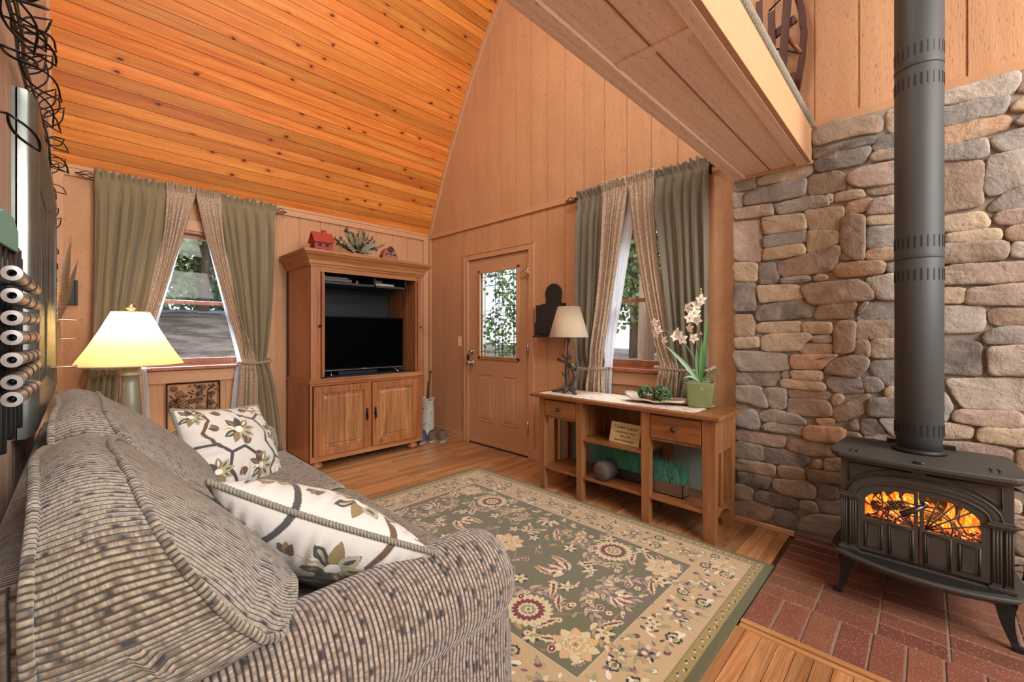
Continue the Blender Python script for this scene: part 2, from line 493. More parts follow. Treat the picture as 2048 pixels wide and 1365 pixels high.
tag(mb.build('baseboard_back', M['trim'], bevel=0.003), kind='structure')
mb = MB(); mb.box(XD, XD + 0.016, YK, YA, 0.0, 0.085)
tag(mb.build('baseboard_left', M['trim'], bevel=0.003), kind='structure')
# trim over the stone
mb = MB(); mb.box(XB - 0.03, XB, YK, 0.47, 2.39, 2.44)
tag(mb.build('trim_6', M['trim_light'], bevel=0.003), kind='structure')

# ------------------------------------------------------------ bowed board ceiling
prof = [(4.42, 2.36), (4.397, 2.402), (4.118, 3.059), (3.93, 3.42), (3.742, 3.76), (3.53, 4.12), (3.28, 4.46), (2.95, 4.80), (2.5, 5.14), (1.95, 5.42), (1.3, 5.55)]
def arc_sample(P, step):
    Q = [Vector(p) for p in P]
    # Catmull-Rom densify
    D = []
    for i in range(len(Q) - 1):
        p0, p1, p2, p3 = Q[max(0, i - 1)], Q[i], Q[i + 1], Q[min(len(Q) - 1, i + 2)]
        for k in range(12):
            t = k / 12
            D.append(0.5 * ((2 * p1) + (p2 - p0) * t + (2 * p0 - 5 * p1 + 4 * p2 - p3) * t * t + (3 * p1 - p0 - 3 * p2 + p3) * t ** 3))
    D.append(Q[-1]); out = [D[0]]; acc = 0
    for a, b in zip(D[:-1], D[1:]):
        L = (b - a).length
        while acc + L >= step:
            t = (step - acc) / L; a = a + (b - a) * t; out.append(a.copy()); L = (b - a).length; acc = 0
        acc += L
    return out
CP = arc_sample(prof[1:], 0.087)
def ceiling_slope(mb, CP, x0, x1):
    for i in range(len(CP) - 1):
        a, b = CP[i], CP[i + 1]
        d = (b - a).normalized(); nrm = Vector((-d.y, d.x))
        if nrm.y > 0: nrm = -nrm     # toward the room (down)
        a2 = a + d * 0.0017; b2 = b - d * 0.0017
        x = x0 - rng.random() * 2.0
        while x < x1:
            L = rng.uniform(5, 9); p, q = max(x0, x), min(x1, x + L); x += L
            if q - p < 0.02: continue
            t = rng.uniform(0.70, 1.16); h = rng.uniform(-0.16, 0.12)
            col = (min(1.1, t * (1 + h * 0.2)), t * (1 + h), t * (1 + h), 1)
            e = 0.0012
            vs = [(p + e, a2.x, a2.y), (q - e, a2.x, a2.y), (q - e, b2.x, b2.y), (p + e, b2.x, b2.y)]
            vs += [(X, Y - nrm.x * 0.010, Z - nrm.y * 0.010) for X, Y, Z in vs]
            ou, ov = rng.random() * 40, rng.random() * 40
            uv = [(p + ou, ov), (q + ou, ov), (q + ou, ov + 0.087), (p + ou, ov + 0.087)]
            mb.add(vs, [(0, 1, 2, 3), (0, 4, 5, 1), (1, 5, 6, 2), (2, 6, 7, 3), (3, 7, 4, 0)], uvs=uv + uv, smooth=False, cols=[col] * 8)
    # backing shell
    vs = []; cc = (0.35, 0.3, 0.25, 1)
    for X in (x0, x1):
        for p in CP:
            vs.append((X, p.x + 0.011, p.y + 0.007))
    n = len(CP)
    mb.add(vs, [(k, k + 1, n + k + 1, n + k) for k in range(n - 1)], uvs=[(v[0], v[1]) for v in vs], smooth=False, cols=[cc] * len(vs))
mb = MB(); mb.c = (1, 1, 1, 1)
ceiling_slope(mb, CP, XD, XB)
tag(mb.build('ceiling', M['pine'], fixn=False), kind='structure')
mb = MB(); mb.c = (1, 1, 1, 1)
CP2 = [Vector((1.3 - (p.x - 1.3), p.y)) for p in CP if p.y > 3.6]
ceiling_slope(mb, CP2, XD, XB)
tag(mb.build('ceiling', M['pine'], fixn=False), kind='structure')
# trim following the curve on both gable walls
def curve_trim(name, X0, X1, mat):
    mb = MB(); vs = []
    for i in range(len(CP) - 2):
        a, b = CP[i], CP[i + 1]; d = (b - a).normalized(); nn = Vector((-d.y, d.x))
        if nn.y > 0: nn = -nn
        e = 0.0 if i % 6 else 0.0015
        mb.hexa([(X0, a.x + d.x * e, a.y + d.y * e), (X1, a.x + d.x * e, a.y + d.y * e), (X1, b.x, b.y), (X0, b.x, b.y),
                 (X0, a.x + d.x * e + nn.x * 0.045, a.y + nn.y * 0.045), (X1, a.x + d.x * e + nn.x * 0.045, a.y + nn.y * 0.045), (X1, b.x + nn.x * 0.045, b.y + nn.y * 0.045), (X0, b.x + nn.x * 0.045, b.y + nn.y * 0.045)])
    return tag(mb.build(name, mat), kind='structure')
curve_trim('trim_7', XB - 0.018, XB, M['trim'])
curve_trim('trim_8', XD, XD + 0.018, M['trim'])

# ------------------------------------------------------------ boxed loft beam
lt = MB()
lt.box(-0.6, XB - 0.0, 0.50, 0.86, 2.20, 2.385)
loft = tag(lt.build('trim_9', M['panel_x']), kind='structure')
def lpart(nm, boxes, mat, bev=0.002):
    b = MB()
    for q in boxes: b.box(*q)
    return tag(b.build(nm, mat, bevel=bev), kind='structure')
lpart('trim_10', [(-0.6, XB - 0.001, 0.478, 0.50, 2.19, 2.395)], M['trim_light'])
lpart('trim_11', [(-0.6, XB - 0.05, 0.50, 0.55, 2.188, 2.20)], M['panel_x'])
lpart('trim_12', [(-0.6, XB - 0.05, 0.825, 0.89, 2.183, 2.20), (-0.6, XB - 0.05, 0.86, 0.89, 2.2, 2.39)], M['panel_x'])
lpart('trim_13', [(1.385, 1.42, 0.55, 0.825, 2.19, 2.2)], M['panel_x'])
lpart('trim_14', [(1.42, XB - 0.05, 0.683, 0.689, 2.1975, 2.2005), (-0.6, 1.385, 0.683, 0.689, 2.1975, 2.2005)], plain('soffit_joint', (0.30, 0.13, 0.06, 1), 0.7), 0)
lpart('trim_15', [(XB - 0.065, XB - 0.04, 0.47, 0.895, 2.18, 2.2)], M['trim'])
# ------------------------------------------------------------ stone veneer
STONES = """g900,2197,772,2193,769,2129,889,2127;t760,2178,666,2197,471,2188,469,2149,514,2125,757,2137;g835,2097,733,2114,514,2123,503,2112,514,2022,666,2017,835,2030;l905,2122,842,2110,842,2026,897,2023;p897,2014,676,2006,671,1938,889,1945;g671,1997,497,2006,410,1993,393,1940,514,1935,638,1931;b471,2388,370,2413,193,2373,169,2337,176,2283,292,2299,463,2294,473,2338;d465,2264,323,2275,204,2267,197,2234,274,2230,467,2219;d467,2204,350,2224,215,2221,219,2189,251,2133,455,2140;b492,2125,358,2126,323,2085,325,2012,492,2015;p315,2083,274,2110,-47,2108,-47,1979,255,2005,315,2044;d204,2232,179,2256,64,2250,64,2183,204,2185;b219,2170,193,2182,0,2171,0,2123,215,2132;t148,2384,0,2364,0,2259,145,2266;t372,1997,259,1996,237,1958,248,1949,374,1953;b237,2005,16,1977,16,1929,222,1955;o311,1936,208,1937,222,1874,331,1868;p204,1927,48,1932,48,1834,233,1848;t418,2000,378,1996,382,1942,402,1971;p900,1940,747,1914,733,1859,733,1707,747,1656,892,1682;t735,1928,518,1914,501,1819,718,1822;t514,1929,331,1916,332,1867,350,1785,484,1808;g725,1809,505,1814,503,1747,721,1738;t728,1733,518,1734,507,1676,728,1660;t495,1807,352,1780,350,1716,497,1677;b342,1850,296,1867,240,1844,244,1607,289,1613,342,1678;t229,1842,32,1834,32,1772,229,1792;g229,1781,48,1762,48,1650,229,1665;o237,1649,208,1662,32,1648,32,1585,237,1607;b652,1632,602,1647,354,1705,342,1673,362,1617,389,1561,471,1555,625,1551,648,1583;b356,1646,334,1668,300,1653,292,1618,338,1614;o378,1580,354,1599,172,1594,155,1569,157,1532,179,1523,358,1523,378,1545;g151,1573,16,1575,16,1517,151,1529;t894,1666,767,1651,755,1633,762,1534,889,1546;d750,1643,666,1644,643,1545,648,1516,747,1517;g638,1540,488,1543,476,1514,638,1510;o471,1539,422,1547,398,1532,402,1513,467,1511;t764,1504,557,1498,531,1473,514,1415,742,1399;b535,1478,488,1495,274,1501,229,1473,201,1419,204,1391,430,1375,488,1378;l240,1503,131,1520,-16,1514,-16,1374,186,1388,201,1438;d892,1535,772,1527,769,1348,894,1350;d769,1353,718,1384,531,1411,455,1366,476,1301,762,1284;b446,1368,281,1386,274,1357,292,1295,467,1290,467,1316;g277,1281,215,1373,0,1379,0,1278;b270,1343,248,1375,219,1378,270,1304;b894,1323,787,1325,769,1264,782,1187,886,1184;t769,1253,742,1275,531,1276,531,1214,757,1212;t527,1270,382,1268,382,1203,522,1211;b372,1257,366,1272,281,1273,285,1112,311,1099,374,1090;b277,1275,0,1278,0,1212,201,1177,281,1174;t892,1178,752,1182,745,1121,886,1110;t738,1187,680,1203,492,1208,471,1188,514,1152,540,1105,733,1097;l488,1188,389,1198,383,1159,467,1155;t535,1131,505,1144,383,1144,383,1089,533,1090;g897,1090,620,1087,602,1072,584,994,648,977,863,966,894,1050;o582,1075,350,1088,389,1059,426,1003,579,997;b422,983,389,1049,281,1088,222,1071,229,1028,266,971,292,967;b281,1167,222,1170,222,1073,279,1083;t215,1172,16,1185,16,1084,211,1076;g219,1038,201,1062,-16,1080,-16,945,148,929,204,983;d881,948,782,969,638,975,638,937,673,881,879,880;t584,981,426,990,430,937,575,934;t638,924,584,931,426,925,406,899,414,876,625,880;g629,970,588,978,586,936,629,935;g414,928,398,955,259,965,240,885,374,872;g251,965,186,972,165,930,169,901,237,886;g884,869,742,870,723,833,694,747,762,744,797,765,881,767;g723,863,606,876,606,750,685,745;b597,869,393,870,389,851,418,823,595,825;b597,814,410,822,385,777,385,737,471,726,597,730;b380,778,274,844,219,883,222,849,237,777,311,728,366,706,382,728;t383,852,354,874,331,857,338,822,378,793;g226,854,0,886,0,781,229,759;t158,921,0,937,0,886,158,870;g884,670,807,725,767,719,747,666,747,601,884,607;g752,704,676,741,544,721,497,681,510,669,648,659,742,659;g738,619,709,648,657,663,518,663,522,605,733,606;o467,711,374,724,374,685,434,671;o522,631,501,671,442,667,319,671,331,608,522,595;b315,698,281,737,259,712,262,678,311,675;d259,736,193,745,138,661,229,645,251,660;l186,750,0,777,0,680,131,667;p889,560,858,594,792,576,611,582,615,518,652,511,889,518;o518,657,488,667,331,676,334,595,426,586,518,587;b606,527,575,572,327,594,354,515,488,493,593,504;g894,491,873,506,728,499,723,408,822,404,894,400;d747,463,723,495,492,492,488,452,514,416,713,404,747,430;b889,387,666,398,657,347,676,326,889,324;b648,397,518,410,505,341,638,330;d873,311,676,316,704,238,873,240;b673,311,492,339,455,298,467,244,629,231,671,263;b889,230,812,236,777,209,787,148,886,134;d779,197,742,223,557,224,538,204,544,158,718,148,777,159;b900,80,879,131,802,146,709,145,661,132,680,78,733,40,797,15,889,31;d671,91,648,141,544,124,544,41,666,44;g531,221,463,225,442,170,535,163;b414,493,274,517,274,445,418,425;o480,444,451,483,422,466,426,430,467,421;b497,410,430,419,274,436,274,378,426,350,492,344;d438,337,358,342,358,269,442,256;g430,244,237,283,237,207,382,183,434,187;g540,94,463,159,237,188,237,84,370,58,540,43;b323,658,255,654,257,602,327,594;p244,661,0,692,0,631,244,599;l43,2404,-58,2394,-298,2399,-301,2348,-288,2319,-275,2302,-188,2313,43,2354;g43,2343,-58,2316,-188,2311,-269,2302,-262,2249,-249,2219,-185,2227,-85,2223,43,2254;o43,2243,-58,2224,-174,2226,-269,2212,-272,2151,-229,2148,-58,2127,43,2148;g43,2137,-66,2122,-199,2127,-205,2046,-167,2034,43,2084;b43,2076,-58,2055,-185,2026,-192,1988,-185,1814,-58,1807,43,1819;g-209,2121,-310,2137,-428,2139,-428,2035,-310,2046,-242,2047;g-205,2035,-310,2039,-428,2031,-428,1880,-310,1876,-269,1871,-216,1844,-188,1876;g-202,1795,-242,1842,-275,1865,-428,1870,-428,1762,-310,1772,-209,1779;p-304,2401,-428,2394,-428,2281,-295,2304;t-269,2232,-310,2280,-428,2262,-428,2186,-279,2223;g-279,2163,-310,2196,-428,2177,-428,2144,-310,2147;t43,1784,-58,1778,-185,1784,-212,1720,-205,1706,-132,1700,43,1722;p-216,1750,-242,1772,-428,1765,-428,1699,-310,1701,-229,1714;t-58,1694,-209,1697,-242,1691,-249,1662,-242,1638,-114,1645,-66,1653;b43,1655,-114,1640,-249,1635,-269,1624,-259,1550,-192,1546,-77,1552,43,1561;b-256,1691,-310,1699,-428,1689,-428,1618,-275,1628,-256,1641;l-279,1623,-428,1614,-428,1534,-272,1556;p-58,1527,-85,1540,-428,1524,-428,1444,-242,1441,43,1455,43,1522;t43,1432,-132,1424,-125,1354,43,1360;p-136,1419,-249,1430,-428,1434,-428,1326,-128,1348;l43,1343,-188,1335,-192,1245,-178,1214,43,1207;b-204,1311,-229,1323,-428,1319,-428,1243,-219,1247;g-188,1209,-242,1234,-428,1236,-428,1156,-188,1160;d43,1179,-139,1170,-180,1160,-178,1067,-185,1006,43,1012;l-202,1140,-310,1152,-428,1154,-428,1027,-205,1012;l-62,981,-192,993,-428,1008,-428,871,-310,859,-121,846,-88,914;p-81,817,-114,837,-301,850,-307,787,-239,766,-88,780;t43,750,-73,765,-150,763,-162,728,-153,706,43,672;t-169,745,-185,766,-310,768,-428,782,-428,716,-310,696,-167,696;p43,656,-70,673,-209,685,-279,668,-288,625,-282,559,-242,514,43,511;b-288,675,-428,706,-428,569,-295,537;g43,901,-62,916,-88,850,-66,772,43,759"""
def stone_mat():
    m = Mt('field_stone')
    at = m.n('Attribute'); at.attribute_name = 'Col'
    n1 = m.noise(m.coord('Object'), 9, 5, 0.6, 0.4); n2 = m.noise(m.coord('Object'), 70, 4, 0.6); n3 = m.noise(m.coord('Object', loc=(5, 3, 1)), 5, 3)
    c = m.mix(m.ramp(n1, [(0.35, (0, 0, 0)), (0.68, (1, 1, 1))]), at.outputs['Color'], m.mix(0.6, at.outputs['Color'], (0.44, 0.37, 0.29, 1)))
    c = m.mix(m.math('MULTIPLY', m.ramp(n3, [(0.45, (0, 0, 0)), (0.7, (1, 1, 1))]), 0.5), c, m.mix(0.5, at.outputs['Color'], (0.12, 0.105, 0.10, 1)))
    c = m.mix(m.math('MULTIPLY', m.ramp(n2, [(0.30, (1, 1, 1)), (0.42, (0, 0, 0))]), 0.35), c, (0.10, 0.085, 0.07, 1))
    c = m.mix(m.math('MULTIPLY', m.ramp(n2, [(0.66, (0, 0, 0)), (0.74, (1, 1, 1))]), 0.45), c, (0.62, 0.57, 0.50, 1))
    m.set(color=c, rough=0.78, spec=0.3)
    b = m.bump(n1, 0.8, 0.018); m.bump(n2, 0.6, 0.005, b)
    return m.m
M['stone'] = stone_mat()
M['mortar'] = plain('mortar', (0.30, 0.255, 0.20, 1), 0.9, bump=0.6, bscale=30)
SC = {'g': (0.225, 0.205, 0.19), 'd': (0.115, 0.105, 0.10), 't': (0.42, 0.315, 0.205), 'b': (0.27, 0.19, 0.13),
      'p': (0.335, 0.24, 0.19), 'o': (0.40, 0.225, 0.12), 'l': (0.37, 0.325, 0.275)}
srng = random.Random(21)
def stone(mb, poly, col, X, h):
    """one cushioned stone; poly in (y,z)"""
    P = [Vector(p) for p in poly]
    ar = sum(P[i].x * P[(i + 1) % len(P)].y - P[(i + 1) % len(P)].x * P[i].y for i in range(len(P)))
    if ar < 0: P.reverse()
    # densify, soften the corners, roughen
    D = []
    for i in range(len(P)):
        a, b = P[i], P[(i + 1) % len(P)]; n = max(1, int((b - a).length / 0.013))
        for k in range(n): D.append(a + (b - a) * (k / n))
    for _ in range(2):
        D = [D[i] * 0.5 + (D[i - 1] + D[(i + 1) % len(D)]) * 0.25 for i in range(len(D))]
    D = [p + Vector((srng.uniform(-1, 1), srng.uniform(-1, 1))) * 0.0015 for p in D]
    c = sum(D, Vector((0, 0))) / len(D); n = len(D)
    rad = min((p - c).length for p in D)
    v = []; cols = []
    s1 = srng.uniform(0, 6)
    tilt = (srng.uniform(-0.05, 0.05), srng.uniform(-0.06, 0.06))
    def ring(ins, x):
        for i, p in enumerate(D):
            d = (c - p); L = d.length
            # inset along local normal mixed with centre direction
            t = (D[(i + 1) % n] - D[i - 1]).normalized(); nn = Vector((-t.y, t.x))
            q = p + (nn * 0.75 + d / max(L, 1e-6) * 0.25) * min(ins, rad * 0.8)
            hx = (q.x - c.x) * tilt[0] + (q.y - c.y) * tilt[1]
            v.append((X - x - (hx + 0.0025 * math.sin(q.x * 41 + s1) * math.cos(q.y * 53 + s1) if x > 0.012 else 0) + srng.uniform(-1, 1) * 0.0010, q.x, q.y))
    ring(-0.006, -0.035); ring(-0.007, h * 0.55); ring(-0.0045, h * 0.86); ring(0.001, h * 0.97); ring(0.014, h * 1.0)
    k = 5; v.append((X - h * 1.06, c.x, c.y))
    fs = []
    for r in range(k - 1):
        for i in range(n):
            fs.append((r * n + i, r * n + (i + 1) % n, (r + 1) * n + (i + 1) % n, (r + 1) * n + i))
    for i in range(n): fs.append(((k - 1) * n + i, (k - 1) * n + (i + 1) % n, len(v) - 1))
    t = srng.uniform(0.95, 1.28); w_ = srng.uniform(-0.02, 0.06)
    cc = (col[0] * t * (1 + w_), col[1] * t, col[2] * t * (1 - w_), 1)
    mb.add(v, fs, smooth=True, cols=[cc] * len(v), mi=0)
sw = MB(); sw.c = (0.3, 0.3, 0.3, 1)
XS = 2.985
traced = []
for rec in STONES.split(';'):
    k = rec[0]; nums = [int(q) / 1000 for q in rec[1:].split(',')]
    poly = list(zip(nums[0::2], nums[1::2])); traced.append(poly)
    poly = [(y, z * 0.995 + 0.0) for y, z in poly]
    stone(sw, poly, SC[k], XS, srng.uniform(0.016, 0.034))
# courses continuing behind the stove and beyond
def inside(y, z):
    for P in traced:
        ys = [p[0] for p in P]; zs = [p[1] for p in P]
        if min(ys) - 0.005 < y < max(ys) + 0.005 and min(zs) - 0.01 < z < max(zs) + 0.01: return True
    return False
def fill(y0, y1, z0, z1):
    z = z0
    while z < z1 - 0.03:
        hgt = min(srng.uniform(0.065, 0.13), z1 - z); y = y1
        if z1 - z - hgt < 0.05: hgt = z1 - z
        while y > y0 + 0.01:
            L = min(srng.uniform(0.14, 0.36), y - y0)
            ya, yb, za, zb = y - L + 0.006, y - 0.006, z + 0.006, z + hgt - 0.006
            if yb - ya > 0.03 and not any(inside(lerp(ya, yb, a), lerp(za, zb, b)) for a in (0.1, 0.5, 0.9) for b in (0.2, 0.8)):
                j = lambda: srng.uniform(-0.007, 0.007)
                stone(sw, [(ya + j(), za + j()), ((ya + yb) / 2, za + j()), (yb + j(), za + j()), (yb + j(), zb + j()), ((ya + yb) / 2, zb + j()), (ya + j(), zb + j())],
                      SC[srng.choice('ggtbbpold')], XS, srng.uniform(0.018, 0.034))
            y -= L
        z += hgt
fill(-0.45, 0.33, 0.015, 0.68)
fill(YK, -0.43, 0.015, 2.385)
stone_wall = sw
mm = MB(); mm.c = None
sw.mi = 1
sw.c = (0.5, 0.46, 0.4, 1)
def mortar_grid(y0, y1, z0, z1):
    st = 0.03; ny = max(2, int((y1 - y0) / st)); nz = max(2, int((z1 - z0) / st)); P = []
    for i in range(ny + 1):
        P.append([(XS - 0.002 + srng.uniform(-0.004, 0.003), lerp(y0, y1, i / ny), lerp(z0, z1, j / nz)) for j in range(nz + 1)])
    sw.grid(P, mi=1, cols=[sw.c] * ((ny + 1) * (nz + 1)))
mortar_grid(-0.6, 0.475, 0.0, 2.39); mortar_grid(0.475, 0.885, 0.0, 2.185)
sw.box(XS, XB + 0.01, YK, 0.475, 0.0, 2.39, mi=1); sw.box(XS, XB + 0.01, 0.475, 0.885, 0.0, 2.185, mi=1)
sw.box(XS - 0.002, XS, YK, -0.6, 0.0, 2.39, mi=1)
tag(sw.build('wall_right_stone', [M['stone'], M['mortar']]), kind='structure')
mb = MB(); mb.box(XS - 0.045, XS - 0.02, HY1 + 0.005, 0.91, 0.0, 0.03)
tag(mb.build('baseboard_stone', M['trim'], bevel=0.004), kind='structure')

# ------------------------------------------------------------ brick hearth
def brick_mat():
    m = Mt('hearth_brick'); at = m.n('Attribute'); at.attribute_name = 'Col'
    n1 = m.noise(m.coord('Object'), 9, 4, 0.6); n2 = m.noise(m.coord('Object'), 150, 2, 0.5)
    c = m.mix(n1, at.outputs['Color'], m.mix(1.0, at.outputs['Color'], (0.62, 0.60, 0.58, 1), 'MULTIPLY'))
    c = m.mix(m.math('MULTIPLY', m.ramp(n2, [(0.6, (0, 0, 0)), (0.68, (1, 1, 1))]), 0.55), c, (0.50, 0.38, 0.30, 1))
    m.set(color=c, rough=0.42, spec=0.5)
    m.bump(n2, 0.25, 0.002); return m.m
M['brick'] = brick_mat()
M['grout'] = plain('hearth_grout', (0.22, 0.165, 0.12, 1), 0.9, bump=0.4, bscale=60)
hb = MB(); hb.c = (0.3, 0.1, 0.07, 1)
def brick(x0, x1, y0, y1):
    t = srng.uniform(0.8, 1.2); c = (0.235 * t, 0.085 * t * srng.uniform(0.9, 1.15), 0.052 * t, 1)
    g = 0.0032; z = 0.006 + srng.uniform(-0.001, 0.001); b = 0.003
    x0 += g; x1 -= g; y0 += g; y1 -= g
    v = [(x0, y0, -0.02), (x1, y0, -0.02), (x1, y1, -0.02), (x0, y1, -0.02), (x0, y0, z - b), (x1, y0, z - b), (x1, y1, z - b), (x0, y1, z - b),
         (x0 + b, y0 + b, z), (x1 - b, y0 + b, z), (x1 - b, y1 - b, z), (x0 + b, y1 - b, z)]
    hb.add(v, [(0, 1, 5, 4), (1, 2, 6, 5), (2, 3, 7, 6), (3, 0, 4, 7), (4, 5, 9, 8), (5, 6, 10, 9), (6, 7, 11, 10), (7, 4, 8, 11), (8, 9, 10, 11)], smooth=False, cols=[c] * 12, mi=0)
y = HY1
while y > -2.2:
    brick(HX0, 2.212, y - 0.1, y); y -= 0.1
x = 2.212; k = 0
while x < XS - 0.01:
    x2 = min(x + 0.1, XS); y = HY1 + (0.0 if True else 0)
    while y > -2.2:
        brick(x, x2, y - 0.205, y); y -= 0.205
    x = x2; k += 1
hb.mi = 1; hb.c = (0.3, 0.25, 0.2, 1)
hb.box(HX0, XS, -2.2, HY1, -0.03, 0.0025, mi=1)
tag(hb.build('floor_hearth', [M['brick'], M['grout']]), kind='structure')

# ------------------------------------------------------------ windows
def glass_mat(name='window_glass', tint=(1, 1, 1, 1), gl=0.008):
    m = Mt(name); m.N.remove(m.b)
    t = m.n('BsdfTransparent'); t.inputs[0].default_value = tint
    g = m.n('BsdfGlossy'); g.inputs['Roughness'].default_value = 0.02; g.inputs[0].default_value = (1, 1, 1, 1)
    mx = m.n('MixShader'); mx.inputs[0].default_value = gl
    m.l(t.outputs[0], mx.inputs[1]); m.l(g.outputs[0], mx.inputs[2])
    m.l(mx.outputs[0], m.N['Material Output'].inputs[0]); return m.m
M['glass'] = glass_mat()
def window(name, o, axis, face, out):
    """o = (lo,hi,z0,z1); casing on the room face, two sashes"""
    a0, a1, z0, z1 = o
    def bx(mb, p0, p1, d0, d1, q0, q1):
        # d measured from the wall face, positive outward
        f0, f1 = face + out * d0, face + out * d1
        if axis == 'x': mb.box(p0, p1, f0, f1, q0, q1)
        else: mb.box(f0, f1, p0, p1, q0, q1)
    root = tag(thing(name, None, None, ((a0 + a1) / 2, face, z0) if axis == 'x' else (face, (a0 + a1) / 2, z0)), kind='structure')
    cw = 0.085
    mb = MB()
    bx(mb, a0 - cw, a0, -0.016, 0, z0 - 0.02, z1 + cw); bx(mb, a1, a1 + cw, -0.016, 0, z0 - 0.02, z1 + cw); bx(mb, a0, a1, -0.016, 0, z1, z1 + cw)
    bx(mb, a0 - cw, a1 + cw, -0.016, 0, z0 - 0.135, z0 - 0.035)
    mb.build('casing', M['trim'], root, bevel=0.003)
    mb = MB(); bx(mb, a0 - cw - 0.01, a1 + cw + 0.01, -0.045, 0.02, z0 - 0.03, z0); mb.build('window_sill', M['sash'], root, bevel=0.006)
    mb = MB()
    bx(mb, a0, a0 + 0.018, 0, 0.12, z0, z1); bx(mb, a1 - 0.018, a1, 0, 0.12, z0, z1); bx(mb, a0, a1, 0, 0.12, z1 - 0.018, z1); bx(mb, a0, a1, 0, 0.12, z0, z0 + 0.012)
    mb.build('jamb', M['sash'], root)
    zm = 1.462
    for (d, q0, q1, nm) in ((0.035, z0 + 0.012, zm + 0.015, 'lower_sash'), (0.07, zm - 0.015, z1 - 0.018, 'upper_sash')):
        mb = MB(); s = 0.045
        bx(mb, a0 + 0.018, a0 + 0.018 + s, d, d + 0.03, q0, q1); bx(mb, a1 - 0.018 - s, a1 - 0.018, d, d + 0.03, q0, q1)
        bx(mb, a0 + 0.018, a1 - 0.018, d, d + 0.03, q0, q0 + (0.05 if nm == 'lower_sash' else 0.032)); bx(mb, a0 + 0.018, a1 - 0.018, d, d + 0.03, q1 - 0.032, q1)
        sa = mb.build(nm, M['sash'], root, bevel=0.003)
        mb = MB(); bx(mb, a0 + 0.05, a1 - 0.05, d + 0.013, d + 0.016, q0 + 0.03, q1 - 0.025); mb.build('pane', M['glass'], sa)
    return root
window('window_1', WA, 'x', YA, 1)
window('window_2', WB, 'y', XB, 1)

